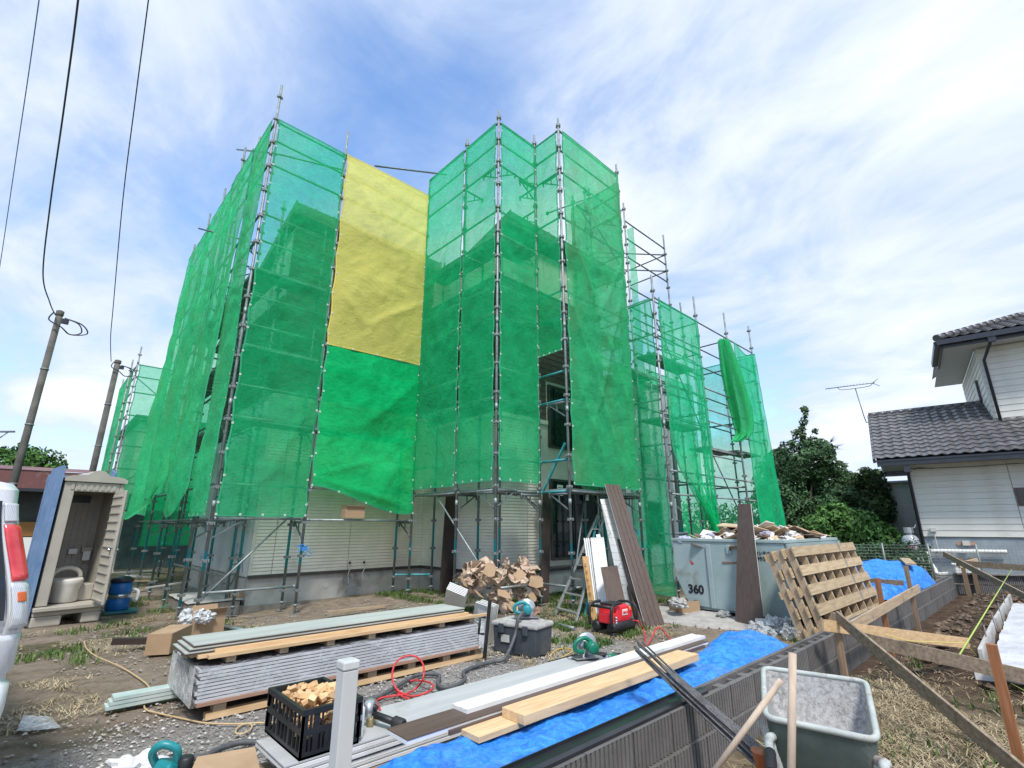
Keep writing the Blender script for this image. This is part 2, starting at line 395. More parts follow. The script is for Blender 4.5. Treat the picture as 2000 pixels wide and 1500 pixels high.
def d_gravel(r):
    x = r.uniform(-6.4, -.2); y = r.uniform(-5.1, -.2); d = math.hypot(x - CAM.x, y - CAM.y)
    return x, y, gravel_here(x, y) and r.random() < min(1, 2.6 / d)
g = stones('gravel', 15000, d_gravel, .006, .021, STONE, 3); tag(g, 'loose grey crushed gravel spread over the yard', kind='stuff')
def d_dirt(r):
    x = r.uniform(-7, 3); y = r.uniform(-5, 3.5); return x, y, not gravel_here(x, y) and fbm(x, y, .9, 3, 9) > -.1
g = stones('scattered_stones', 8000, d_dirt, .006, .03, M('dirt_stone', (.16, .13, .10), (.36, .33, .29), scale=30, rough=.9, isl=.3), 4); tag(g, 'small stones trodden into the brown dirt', kind='stuff')
def d_soil(r):
    x = r.uniform(.4, 10); y = -r.uniform(5.6, 8.5); return x, y, r.random() < .3 + .7 * ss(x, 0, 3)
g = stones('soil_clods', 4500, d_soil, .012, .085, M('soil_clod', (.05, .033, .021), (.19, .135, .092), scale=14, rough=.95, bs=.8, bscale=60, isl=.35), 5)
tag(g, 'dark clods of dug soil beyond the block wall', kind='stuff')

def blades(name, n, dens, h0, h1, mt, seed, w=.006, lay=0.0):
    r = np.random.default_rng(seed); V = []; F = []; k = 0; tries = 0
    while k < n and tries < n * 15:
        tries += 1
        x, y, ok = dens(r)
        if not ok: continue
        k += 1
        for q in range(4):
            bx = x + r.normal(0, .018); by = y + r.normal(0, .018); h = r.uniform(h0, h1); a = r.uniform(0, 6.28); le = r.uniform(.2, .8) + lay
            dx, dy = math.cos(a), math.sin(a); ww = w * r.uniform(.6, 1.5); z = gz(bx, by) - .005
            px_, py_ = -dy * ww, dx * ww; m1 = .55
            p = [(bx - px_, by - py_, z), (bx + px_, by + py_, z),
                 (bx + dx * h * le * .4 + px_ * .8, by + dy * h * le * .4 + py_ * .8, z + h * m1 / (1 + lay * 2.0)), (bx + dx * h * le * .4 - px_ * .8, by + dy * h * le * .4 - py_ * .8, z + h * m1 / (1 + lay * 2.0)),
                 (bx + dx * h * le, by + dy * h * le, z + h * (.85 - .3 * le if lay == 0 else .12))]
            o = len(V); V += p; F += [(o, o + 1, o + 2, o + 3), (o + 3, o + 2, o + 4)]
    mb = MB(); mb.v = V; mb.f = F; mb.m = [0] * len(F); mb.sm = [False] * len(F)
    return mb.build(name, mt, org=(0, 0, 0))
GREENB = M('grass_blade', (.045, .10, .018), (.11, .17, .035), scale=1.5, rough=.8, isl=.35)
STRAWB = M('straw_blade', (.24, .185, .10), (.46, .38, .24), scale=2, rough=.85, isl=.3)
def near_wall(x, y):
    # weeds follow the foundation and the scaffold feet
    a = (.2 < y < 3.7 and -.4 < x < .9) or (-1.6 < y < .9 and .7 < x < 3.6) or (3.2 < y < 3.8 and -1.2 < x < .9)
    return a
def d_green(r):
    k = r.random()
    if k < .42:
        x = r.uniform(-.4, 3.6); y = r.uniform(-1.7, 3.6); return x, y, near_wall(x, y) and fbm(x, y, 1.9, 4, 1) > .0
    if k < .62:
        x = r.uniform(-2.0, 1.2); y = r.uniform(-2.9, -1.0); return x, y, fbm(x, y, 2.0, 4, 6) > .16 and not (-2.2 < x < -1.3 and y < -2)
    if k < .85:
        x = r.uniform(-7.5, -3.4); y = r.uniform(.6, 7.5); return x, y, fbm(x, y, 1.5, 4, 6) > .22
    if k < .93:
        x = r.uniform(1.2, 4); y = r.uniform(-5.1, -4.4); return x, y, True
    x = r.uniform(-3.5, 1.5); y = r.uniform(-8.4, -5.5); return x, y, fbm(x, y, 1.6, 3, 6) > .2 and r.random() < .5
tag(blades('grass', 9000, d_green, .025, .12, GREENB, 11, .0045), 'weedy green grass round the scaffold feet and foundation', kind='stuff')
def d_straw(r):
    k = r.random()
    if k < .45:
        x = r.uniform(-4.5, 2.2); y = r.uniform(-9, -5.45); return x, y, (x < -.2 + fbm(x, y, .8, 3, 2) * 2 and r.random() < .35 + .6 * ss(fbm(x, y, 1.3, 4, 33), -.1, .3)) or r.random() < .08
    if k < .80:
        x = r.uniform(-7.5, -3.2); y = r.uniform(-1.6, 7.5); return x, y, fbm(x, y, 1.1, 4, 13) > .16 and r.random() < .55
    if k < .9:
        x = r.uniform(-1.2, 4.2); y = r.uniform(-5.1, -4.2); return x, y, x > 1.0 or y > -4.4
    x = r.uniform(-2.5, 3); y = r.uniform(-3.2, -.5); return x, y, fbm(x, y, 1.3, 3, 15) > .05
tag(blades('dry_grass', 15000, d_straw, .04, .13, STRAWB, 12, .0028, .6), 'flattened dry straw coloured grass lying on the dirt', kind='stuff')

# ------------------------------------------------------------------ main house
SIDING = M('cream_siding', (.60, .57, .51), (.68, .65, .59), scale=3, rough=.8, bs=.25, bscale=60, bd=.004)
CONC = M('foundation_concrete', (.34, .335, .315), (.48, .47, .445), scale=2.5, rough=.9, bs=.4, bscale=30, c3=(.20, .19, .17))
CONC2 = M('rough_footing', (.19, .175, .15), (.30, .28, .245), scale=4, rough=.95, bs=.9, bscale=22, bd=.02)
DARKTRIM = M('dark_trim', (.045, .04, .038), (.07, .062, .058), scale=6, rough=.5)
BROWNB = M('dark_brown_panel', (.028, .018, .014), (.045, .03, .024), scale=5, rough=.6)
ROOFM = M('roof_metal', (.10, .10, .105), (.15, .15, .155), scale=3, rough=.5)
SOFF = M('soffit_white', (.5, .5, .48), rough=.8)
GLASSD, t = new_mat('window_glass')
pb = principled(t, (.012, .016, .018), .06, 0); pb.inputs['Specular IOR Level'].default_value = .6
m, t = new_mat('house_wrap')
base = ramp(t, noise_tex(t, 1.4, 6, .6, .6), [(.35, (.50, .53, .55)), (.65, (.62, .65, .67))])
st = noise_tex(t, 2.2, 3, .5, .3, stretch=(1.0, 1.0, 1.0), rot=(.6, .5, .6))
mk = math_node(t, 'MULTIPLY', math_node(t, 'GREATER_THAN', noise_tex(t, 9, 2, .5, .2, stretch=(1, 1, .35)), .66), math_node(t, 'GREATER_THAN', st, .5))
principled(t, mixc(t, mk, base, (.05, .22, .5)), .45, 0, bump(t, noise_tex(t, 2, 8, .6, 1.0), .6, .05)); WRAP = m

house = thing('house', 'two storey cream house under construction behind green scaffold nets', 'house', (-1, 5, 0))
def siding(x0, y0, x1, y1, z0, z1, nrm, seams, org_parent=house, row=.066, mt=None):
    """lapped siding panels between vertical joints; each panel its own piece"""
    L = math.hypot(x1 - x0, y1 - y0); dx, dy = (x1 - x0) / L, (y1 - y0) / L; ss_ = [0] + seams + [L]
    for a, b in zip(ss_[:-1], ss_[1:]):
        a += .006; b -= .006; mb = MB(); prof = []
        z = z0
        while z < z1 - .001:
            zt = min(z + row, z1); prof += [(.020, z), (.023, z + .006), (.011, zt)]; z += row
        vs = []
        for o, zz_ in prof:
            for s_ in (a, b): vs.append((x0 + dx * s_ + nrm[0] * o, y0 + dy * s_ + nrm[1] * o, zz_))
        fs = [(2 * i, 2 * i + 1, 2 * i + 3, 2 * i + 2) for i in range(len(prof) - 1)]
        mb.add(vs, fs); mb.build('siding_panel', mt or SIDING, org_parent)
def wallbox(name, x0, y0, z0, x1, y1, z1, mt, parent=house):
    return MB().box(x0, y0, z0, x1, y1, z1).build(name, mt, parent)
# foundation and footing
wallbox('foundation', -2.98, 3.87, -.02, 1.0, 9.0, .47, CONC)
wallbox('foundation', .97, 1.03, -.06, 5.0, 3.86, .47, CONC)
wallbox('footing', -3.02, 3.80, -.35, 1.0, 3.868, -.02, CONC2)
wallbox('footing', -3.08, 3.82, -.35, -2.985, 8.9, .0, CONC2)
# wall cores
wallbox('wall', -2.97, 3.88, .48, 1.0, 9.0, 8.3, SIDING)
wallbox('wall', .98, 1.05, .48, 5.0, 3.87, 8.6, SIDING)
BRSID = M('brown_siding', (.085, .062, .052), (.115, .088, .074), scale=4, rough=.7, bs=.2, bscale=50, bd=.004)
siding(-2.98, 3.86, .95, 3.86, .53, 4.1, (0, -1), [.42, 2.02, 3.2]); siding(-2.98, 3.86, .95, 3.86, 4.2, 8.25, (0, -1), [1.2, 3.0], row=.15, mt=BRSID)
siding(.96, 3.84, .96, 1.03, .53, 3.85, (-1, 0), [1.1]); siding(.96, 3.84, .96, 1.03, 3.95, 7.4, (-1, 0), [1.1], row=.15, mt=BRSID); siding(.96, 3.84, .96, 1.03, 7.5, 8.5, (-1, 0), [1.1])
siding(.95, 1.03, 2.35, 1.03, .53, 3.85, (0, -1), [.9]); siding(.95, 1.03, 5.0, 1.03, 5.0, 7.4, (0, -1), [1.6, 3.2], row=.15, mt=BRSID); siding(.95, 1.03, 2.55, 1.03, 3.95, 4.98, (0, -1), [.9], row=.15, mt=BRSID); siding(.95, 1.03, 5.0, 1.03, 7.5, 8.55, (0, -1), [1.6, 3.2])
siding(4.45, 1.03, 5.0, 1.03, .53, 4.9, (0, -1), [])
for b_ in ((-3.0, 3.82, 4.1, .97, 3.86, 4.2), (.91, 1.025, 3.85, .95, 3.815, 3.95), (.91, .985, 3.85, 2.58, 1.02, 3.95), (.91, 1.025, 7.4, .95, 3.86, 7.5), (.91, .985, 7.4, 5.0, 1.02, 7.5)): MB().box(*b_).build('band_trim', SIDING, house)
siding(-3.01, 8.9, -3.01, 3.88, 4.2, 6.55, (-1, 0), [1.6, 3.3], row=.15, mt=BRSID)
MB().box(-2.99, 3.815, .47, .99, 3.86, .525).box(.9, 1.0, .47, .955, 3.86, .525).box(.9, .985, .47, 5.0, 1.025, .525).build('base_flashing', DARKTRIM, house)
MB().box(-3.0, 3.83, .53, -2.94, 3.86, 4.1).build('corner_trim', SIDING, house); MB().box(-3.0, 3.83, 4.2, -2.94, 3.86, 8.2).build('corner_trim', BRSID, house)
# side wall still in white wrap
wr = MB().grid(lambda a, b: (-2.99 - .012 * fbm(a * 5, b * 8, 1, 3), 3.9 + 5.0 * a, .5 + 7.6 * b * (1 - .18 * a)), 30, 30).build('wrap_sheet', WRAP, house)
# ground floor opening on the wing: frames, glass, sheets of paper taped on
def window(x0, x1, z0, z1, y, parent=house, panes=2, fr=.05, frame=DARKTRIM):
    w = MB(); w.box(x0, y - .05, z0, x0 + fr, y, z1).box(x1 - fr, y - .05, z0, x1, y, z1).box(x0 + fr, y - .05, z0, x1 - fr, y, z0 + fr).box(x0 + fr, y - .05, z1 - fr, x1 - fr, y, z1)
    for k in range(1, panes):
        xm = x0 + (x1 - x0) * k / panes; w.box(xm - .02, y - .052, z0 + fr, xm + .02, y - .002, z1 - fr)
    f = w.build('window', frame, parent)
    for k in range(panes):
        a = x0 + (x1 - x0) * k / panes + .022; b = x0 + (x1 - x0) * (k + 1) / panes - .022
        MB().box(max(a, x0 + fr), y - .03, z0 + fr, min(b, x1 - fr), y - .022, z1 - fr).build('pane', GLASSD, f)
    return f
wn = window(2.62, 4.42, .70, 2.55, 1.03)
MB().box(2.5, .92, .58, 4.45, 1.02, .69).build('sill', M('sill_grey', (.33, .33, .31), rough=.8), house)
window(2.62, 4.42, 3.3, 4.9, 1.03)
PAPER = M('paper', (.72, .72, .70), rough=.9); INKM = M('print_ink', (.06, .06, .07), rough=.8)
for (a, b) in ((2.80, 2.16), (3.78, 2.08)):
    pp = MB().box(a, .93, b, a + .20, .938, b + .25).build('notice', PAPER, wn)
    q = MB()
    for i in range(4): q.box(a + .03, .926, b + .18 - .045 * i, a + .17 - .03 * (i % 2), .929, b + .195 - .045 * i)
    q.build('print', INKM, pp)
# roofs: single slope, high side to the front
rf = MB()
def roof(x0, x1, yf, yb, zf, zb, name='roof'):
    t_ = .22; mb = MB()
    vs = [(x0, yf, zf - t_), (x1, yf, zf - t_), (x1, yb, zb - t_), (x0, yb, zb - t_), (x0, yf, zf), (x1, yf, zf), (x1, yb, zb), (x0, yb, zb)]
    mb.add(vs, [(0, 3, 2, 1), (4, 5, 6, 7), (0, 1, 5, 4), (1, 2, 6, 5), (2, 3, 7, 6), (3, 0, 4, 7)])
    r_ = mb.build(name, ROOFM, house)
    MB().box(x0 + .02, yf + .02, zf - t_ - .03, x1 - .02, yf + .5, zf - t_ - .005).build('soffit', SOFF, r_)
    q = MB(); n = int((x1 - x0) / .45)
    for i in range(n + 1):
        x = x0 + .02 + (x1 - x0 - .06) * i / n
        q.add([(x, yf, zf + .003), (x + .03, yf, zf + .003), (x + .03, yb, zb + .003), (x, yb, zb + .003), (x, yf, zf + .04), (x + .03, yf, zf + .04), (x + .03, yb, zb + .04), (x, yb, zb + .04)],
              [(4, 5, 6, 7), (0, 1, 5, 4), (3, 0, 4, 7), (1, 2, 6, 5)])
    q.build('roof_seam', ROOFM, r_); return r_
roof(-3.15, 1.02, 3.6, 9.3, 8.78, 6.7)
roof(1.03, 5.35, .72, 6.5, 9.08, 7.5)
# unfinished wing, wrapped
wing = thing('unfinished_wing', 'low flat topped house wing wrapped in white sheet behind the right hand nets', 'building', (6, 2, 0))
MB().box(4.75, .32, 0, 7.4, 4.5, .45).build('foundation', CONC, wing)
MB().box(4.77, .34, .46, 7.38, 4.48, 5.35).build('wall', SIDING, wing)
for k in range(3):
    a = 4.76 + k * .88
    MB().grid(lambda u_, v_: (a + .87 * u_, .325 - .012 * fbm(a + u_, v_ * 5, 2, 3), .48 + 4.9 * v_), 10, 40).build('wrap_sheet', WRAP, wing)
MB().grid(lambda u_, v_: (4.752 - .01 * fbm(u_ * 3, v_ * 5, 2, 3), 4.4 - 4.06 * u_, .48 + 4.9 * v_), 30, 40).build('wrap_sheet', WRAP, wing)
MB().box(4.7, .27, 5.39, 7.46, 4.6, 5.5).build('parapet_cap', ROOFM, wing)
window(5.6, 6.3, 1.0, 2.1, .318, wing, 1)
# front step
stp = thing('concrete_step', 'rough concrete step at the left corner of the house', 'step', (-3.5, 4.6, -.3))
MB().grid(lambda a, b: (-3.95 + .93 * a, 3.75 + 1.9 * b, .12 + .012 * fbm(a * 5, b * 8, 1, 3)), 12, 18).build('tread', CONC, stp)
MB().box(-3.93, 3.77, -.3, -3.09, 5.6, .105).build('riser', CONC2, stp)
# ------------------------------------------------------------------ scaffolds
PR = .026
cm_ = MB(); cm_.lathe([(.034, -.022), (.040, -.018), (.040, .018), (.034, .022)], n=8)
for a in range(4):
    R = Matrix.Rotation(a * math.pi / 2, 3, 'Z'); cm_.obox(R @ Vector((.052, 0, 0)), (.022, .045, .05), R)
COUPLER = cm_.mesh('coupler', GALV)
bm_ = MB().box(-.075, -.075, 0, .075, .075, .006); bm_.tube([(0, 0, .004), (0, 0, .22)], .019, 8).lathe([(.03, .13), (.045, .14), (.045, .16), (.03, .17)], n=8)
bm_.box(-.085, -.008, .140, .085, .008, .156); JACK = bm_.mesh('base_jack', GALV)
def post(sc, x, y, z0, z1, mt=PIPE, r=PR, parts_below=5.2, jack=True, off=.0, lean=(0, 0)):
    mb = MB(); mb.tube([(x, y, z0 + (.12 if jack else 0)), (x, y, z1)], r, 10)
    z = z0 + .36 + off; zs = []
    while z < z1 - .15: zs.append(z); z += .61
    for q in zs:
        if q >= parts_below:
            mb.lathe([(.034, q - .022), (.042, q - .016), (.042, q + .016), (.034, q + .022)], (x, y, 0), n=8)
            for k in range(4):
                a = k * math.pi / 2; mb.obox((x + .05 * math.cos(a), y + .05 * math.sin(a), q), (.024, .04, .05), Matrix.Rotation(a, 3, 'Z'))
    q = z0 + 1.9 + off                                   # sleeve joints
    while q < z1 - .5: mb.tube([(x, y, q - .06), (x, y, q + .06)], r + .006, 10); q += 1.83
    o = mb.build('post', mt, sc, org=(x, y, z0))
    for q in zs:
        if q < parts_below: inst('coupler', COUPLER, (x, y, q), o)
    if jack: inst('base_jack', JACK, (x, y, z0), o)
    return o
def ledger(sc, p, q, z, mt=RAIL, r=.022, name='ledger', trim=.05):
    p = Vector((p[0], p[1], z)); q = Vector((q[0], q[1], z)); d = (q - p).normalized()
    mb = MB().tube([p + d * trim, q - d * trim], r, 8)
    mb.tube([p + d * .035, p + d * .085], r + .006, 8); mb.tube([q - d * .085, q - d * .035], r + .006, 8)
    return mb.build(name, mt, sc)
def bracket(sc, x, y, dx, dy, z, L=.55, mt=RAILD):
    d = Vector((dx, dy, 0)); p = Vector((x, y, z)); mb = MB()
    mb.tube([p + d * .04, p + d * L], .022, 8); mb.tube([p + d * (L - .03) + Vector((0, 0, .04)), p + d * (L - .03) - Vector((0, 0, .09))], .02, 6)
    mb.beam(p + d * .05 - Vector((0, 0, .30)), p + d * (L * .86) - Vector((0, 0, .02)), .03, .02); mb.beam(p + d * .27 - Vector((0, 0, .01)), p + d * .27 - Vector((0, 0, .17)), .02, .02, up=(0, 1, .01))
    return mb.build('bracket', mt, sc)
def brace(sc, p, q, mt=RAIL, r=.017):
    mb = MB().tube([p, q], r, 8); mb.obox(p, (.05, .05, .07)); mb.obox(q, (.05, .05, .07)); return mb.build('diagonal_brace', mt, sc)
def plank(sc, p, q, z, w=.25):
    """steel board with cross ribs under it"""
    p = Vector((p[0], p[1], z)); q = Vector((q[0], q[1], z)); mb = MB().beam(p, q, w, .012)
    d = (q - p).normalized(); s = Vector((-d.y, d.x, 0)) * (w / 2 - .01)
    for k in (-1, 1): mb.beam(p + s * k - Vector((0, 0, .03)), q + s * k - Vector((0, 0, .03)), .012, .05)
    n = max(2, int((q - p).length / .3))
    for i in range(n + 1):
        c = p + (q - p) * (i / n) - Vector((0, 0, .022)); mb.beam(c - s * .95, c + s * .95, .03, .025)
    return mb.build('plank', PLANKM, sc)

sc = thing('scaffold', 'tall steel tube scaffold wrapped round the two storey house', 'scaffold', (-1.4, 2.85, -.1))
ZA, ZC = [1.57 + 1.83 * k for k in range(5)], [2.11 + 1.83 * k for k in range(5)]
A_ = [(-4, 2.85), (-2.4, 2.85), (0, 2.85)]
for (x, y), top, z0 in zip(A_, (10.98, 10.75, 10.62), (-.12, -.10, -.03)): post(sc, x, y, z0, top, off=.04 if x < -1 else .02)
C_ = [(0, 2.85), (0, 1.2), (0, 0), (1.2, 0), (1.2, -.8), (3.6, -.8)]
for (x, y), top in zip(C_[1:], (10.95, 10.97, 11.0, 10.95, 11.0)): post(sc, x, y, 0, top)
post(sc, 3.6, .3, 0, 10.9, RAILD)
B_ = [(-4, 4.1), (-4, 5.5), (-4, 7.2), (-4, 8.9), (-4, 10.75)]
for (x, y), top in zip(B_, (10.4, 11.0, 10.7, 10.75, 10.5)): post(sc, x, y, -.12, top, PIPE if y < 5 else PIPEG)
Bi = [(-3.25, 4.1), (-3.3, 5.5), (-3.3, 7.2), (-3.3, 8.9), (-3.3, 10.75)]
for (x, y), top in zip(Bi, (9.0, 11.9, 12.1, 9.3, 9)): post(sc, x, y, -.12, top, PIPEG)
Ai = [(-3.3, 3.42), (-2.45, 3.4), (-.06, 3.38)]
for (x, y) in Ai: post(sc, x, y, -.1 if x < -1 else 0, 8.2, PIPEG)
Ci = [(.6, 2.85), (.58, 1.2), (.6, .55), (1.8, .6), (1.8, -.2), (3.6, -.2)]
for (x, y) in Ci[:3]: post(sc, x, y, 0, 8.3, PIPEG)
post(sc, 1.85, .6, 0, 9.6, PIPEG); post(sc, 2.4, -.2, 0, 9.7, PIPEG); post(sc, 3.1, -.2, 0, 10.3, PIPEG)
# ledgers on the outer line
def run(pts, zs, mt=RAIL, **k):
    for a, b in zip(pts[:-1], pts[1:]):
        for z in zs: ledger(sc, a, b, z, mt, **k)
upA = sorted(sum([[z, z + .61] for z in ZA], [])); upA = [z for z in upA if z < 9.8]
run(A_, upA[1:]); ledger(sc, A_[0], A_[1], 1.585, RAIL); ledger(sc, A_[1], A_[2], 1.57, RAIL)
run(A_, [9.98], RAILD)
ledger(sc, A_[0], A_[1], .38, RAIL)
upC = sorted(sum([[z, z + .61] for z in ZC], []))
run(C_[:4] , upC, RAIL); run(C_[4:], upC, RAIL); run(C_[3:5], [z for z in upC], TEAL)
run(C_, [10.6], RAILD)
ledger(sc, C_[2], C_[3], .38, RAIL); ledger(sc, C_[1], C_[2], .38, RAILD); ledger(sc, C_[3], C_[4], .38, RAIL); ledger(sc, (1.2, -.8), (2.4, -.8), .36, RAIL)
run([(3.6, -.8), (3.6, .3)], upC, RAILD)
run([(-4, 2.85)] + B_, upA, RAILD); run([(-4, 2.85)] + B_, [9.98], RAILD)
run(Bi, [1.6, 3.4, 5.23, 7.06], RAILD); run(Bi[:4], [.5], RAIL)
ledger(sc, Ai[1], Ai[2], 3.4, RAILD); ledger(sc, (-.06, 3.38), (.6, 2.85), .4, TEAL)
# transoms, brackets and diagonals
for z in ZA[:4]:
    for (x, y) in A_: bracket(sc, x, y, 0, 1, z - .04)
    for (x, y) in B_[:4]: bracket(sc, x, y, 1, 0, z - .04)
for z in ZC:
    bracket(sc, 0, 1.2, 1, 0, z - .04); bracket(sc, 0, 0, 1, 0, z - .0); bracket(sc, 0, 0, 0, 1, z - .04); bracket(sc, 1.2, 0, 0, 1, z + .0)
    bracket(sc, 1.2, -.8, 0, 1, z - .05); bracket(sc, 3.6, -.8, 0, 1, z - .05); bracket(sc, 1.2, 0, -1, 0, z - .06)
bracket(sc, 1.2, 0, 0, 1, 9.88); bracket(sc, 1.2, 0, 0, 1, 8.78)
bracket(sc, -4, 2.85, 1, 0, 1.56); bracket(sc, 3.1, -.2, -1, 0, 9.5)
brace(sc, (-3.93, 2.90, .30), (-2.55, 3.3, 1.62)); brace(sc, (.02, 2.2, 2.30), (.06, .06, .36)); brace(sc, (1.25, -.78, .4), (2.35, -.25, 2.1), RAILD)
brace(sc, (3.6, -.75, .5), (2.5, -.25, 2.2), RAILD); brace(sc, (3.55, -.76, 1.3), (3.2, -.2, 2.2), TEAL)
brace(sc, (-3.95, 3.0, 8.4), (-3.95, 5.4, 10.0), RAILD); brace(sc, (-3.95, 5.5, 6.4), (-3.95, 8.8, 9.6), RAILD); brace(sc, (-3.95, 3.0, 4.6), (-3.95, 5.4, 6.9), RAILD)
brace(sc, (1.3, -.78, 5.2), (3.5, -.78, 2.6), RAILD); brace(sc, (1.3, -.3, 8.6), (3.5, -.2, 10.3), RAILD); brace(sc, (3.55, -.7, 8.0), (3.6, .3, 10.2), RAILD)
# long tie pipes sticking out of the frame
MB().tube([PY(732, 324, 2.85), PX(872, 341, .35)], .024, 8).build('tie_pipe', RAILD, sc)
MB().tube([PX(463, 292, -3.95), PX(540, 300, -3.6), (-2.3, 3.0, 9.75)], .024, 8).build('tie_pipe', RAILD, sc)
MB().tube([(-4.45, 7.2, 9.2), (-3.0, 6.9, 9.2)], .024, 8).build('tie_pipe', RAILD, sc)
# decks
for z in (3.42, 4.86, 6.5):
    for k in (.22, .48):
        plank(sc, (-3.9, 2.85 + k), (-2.45, 2.85 + k), z); plank(sc, (-2.35, 2.85 + k), (-.05, 2.85 + k), z)
        for a, b in zip([2.9] + [p[1] for p in B_[:3]], [p[1] for p in B_[:4]]): plank(sc, (-4 + k, a + .05), (-4 + k, b - .05), z)
for z in (2.16, 3.96, 5.8, 7.62):
    for k in (.2, .45):
        plank(sc, (k, 2.75), (k, 1.25), z); plank(sc, (k, 1.15), (k, .1), z); plank(sc, (.1, k - .02), (1.15, k - .02), z - .03)
        plank(sc, (1.25, -.8 + k), (3.55, -.8 + k), z)
# teal gate frame at the foot of the open bay
mb = MB(); mb.beam((1.23, -.08, 2.15), (1.23, -.70, 3.05), .05, .03); mb.beam((1.23, -.7, 2.72), (1.23, -.1, 2.72), .04, .04); mb.build('stair_gate', TEAL, sc)
# rear bare frames on the right, above the wing
Q_ = [(5.1, .0), (7.4, .0)]
post(sc, 5.1, .0, 0, 10.95, PIPE, parts_below=0); post(sc, 7.4, .0, 0, 10.85, RAILD, parts_below=0)
for z in (10.33, 9.73, 9.1, 8.1, 7.5, 6.9): ledger(sc, Q_[0], Q_[1], z, RAILD)
for z in (10.1, 9.5): ledger(sc, (7.4, 0), (7.4, 1.9), z, RAILD)
brace(sc, (5.15, .0, 9.1), (5.15, 1.9, 9.9), RAILD)
for z in (10.1, 9.5): ledger(sc, (5.1, 1.9), (7.4, .0), z, RAILD)

# right hand scaffold in front of the wing
sr = thing('scaffold', 'lower open steel scaffold in front of the wrapped wing, behind the dumpster', 'scaffold', (7, -1.4, 0))
R_ = [(3.9, -1.4), (6.1, -1.4), (8.03, -1.4), (9.9, -1.4)]
for (x, y), top in zip(R_, (7.5, 7.65, 7.75, 7.85)): post(sr, x, y, 0, top, PIPE)
for (x, y, top) in ((4.6, -.35, 6.1), (4.0, .5, 7.4), (6.1, -.35, 8.0), (7.0, .1, 5.9), (8.0, .6, 8.1), (8.03, -.4, 5.4), (9.9, .6, 8.0), (9.9, -.4, 7.6), (6.3, .25, 8.2), (7.3, -.4, 8.2)): post(sr, x, y, 0, top, PIPEG, parts_below=0)
def runr(pts, zs, mt=RAIL):
    for a, b in zip(pts[:-1], pts[1:]):
        for z in zs: ledger(sr, a, b, z, mt)
runr(R_, [6.9, 2.66, 2.14, 1.0]); runr(R_[:2], [5.9, 5.3, 4.5, 3.9], RAILD); runr(R_[2:], [6.2, 4.5, 3.9], RAILD); runr(R_[1:3], [5.0, 4.42, 4.1, 3.2], RAIL)
runr([(4.6, -.35), (6.1, -.35), (8.03, -.4), (9.9, -.4)], [6.9, 6.3, 5.3, 4.4, 2.6], RAILD)
runr([(4.0, .5), (8.0, .6), (9.9, .6)], [7.1, 6.5, 5.9], RAILD)
for z in (6.85, 5.95, 4.3, 2.5):
    for x in (3.9, 6.1, 8.03, 9.9): ledger(sr, (x, -1.4), (x if x > 4 else 3.98, -.4 if x > 4 else .5), z, RAILD)
for z in (1.3, 3.25): bracket(sr, 3.9, -1.4, 1, 0, z, .6); bracket(sr, 3.9, -1.4, 0, 1, z, .6)
def plankr(p, q, z):
    o = plank(sr, p, q, z); return o
for k in (.25, .5):
    for z in (5.5, 3.9): plankr((3.95, -1.4 + k), (6.0, -1.4 + k), z)
    plankr((8.1, -1.4 + k), (9.8, -1.4 + k), 3.55); plankr((6.2, -1.4 + k), (8.0, -1.4 + k), 3.45); plankr((4.0, -.3 + k), (4.0 + 1.9, -.3 + k), 5.5)
brace(sr, (3.95, -1.36, 6.4), (6.0, -1.36, 3.6), RAILD); brace(sr, (6.15, -1.36, 3.4), (7.95, -1.36, 1.3), RAILD); brace(sr, (8.1, -1.36, 2.0), (9.8, -1.36, .8), RAILD)

# scaffold of the next house far on the left
sl = thing('scaffold', 'small distant scaffold wrapped in green net behind the portable toilet', 'scaffold', (-3.5, 15, -.1))
for (x, y, top) in ((-4.45, 15, 7.9), (-2.6, 15, 7.5), (-.7, 15, 7.5), (-4.45, 17.2, 7.7), (-4.45, 19.5, 7.6), (-4.6, 15.2, 7.4)): post(sl, x, y, -.1, top, PIPE, parts_below=0)
for z in (7.2, 6.75, 6.15, 5.3, 4.75, 4.2, 3.4, 2.9, 2.0):
    for a, b in (((-4.45, 15), (-2.6, 15)), ((-2.6, 15), (-.7, 15)), ((-4.45, 15), (-4.45, 17.2)), ((-4.45, 17.2), (-4.45, 19.5))): ledger(sl, a, b, z, RAILD)
brace(sl, (-4.4, 14.97, 6.7), (-2.7, 14.97, 5.4), RAILD); brace(sl, (-4.2, 14.97, 2.9), (-2.7, 14.97, 4.1), RAILD)
nb_ = thing('building', 'distant dark walled house behind the small left hand scaffold', 'building', (-2.5, 17, 0))
MB().box(-3.9, 16.0, -.2, 3, 22, 5.3).build('wall', SIDING, nb_); MB().box(-4.1, 15.8, 5.31, 3.2, 22.2, 5.5).build('roof', ROOFM, nb_)
MB().box(-3.8, 15.94, 0, 0.6, 15.995, 2.6).build('door_panel', M('dark_teal_board', (.03, .05, .055), (.05, .08, .085), rough=.4), nb_)

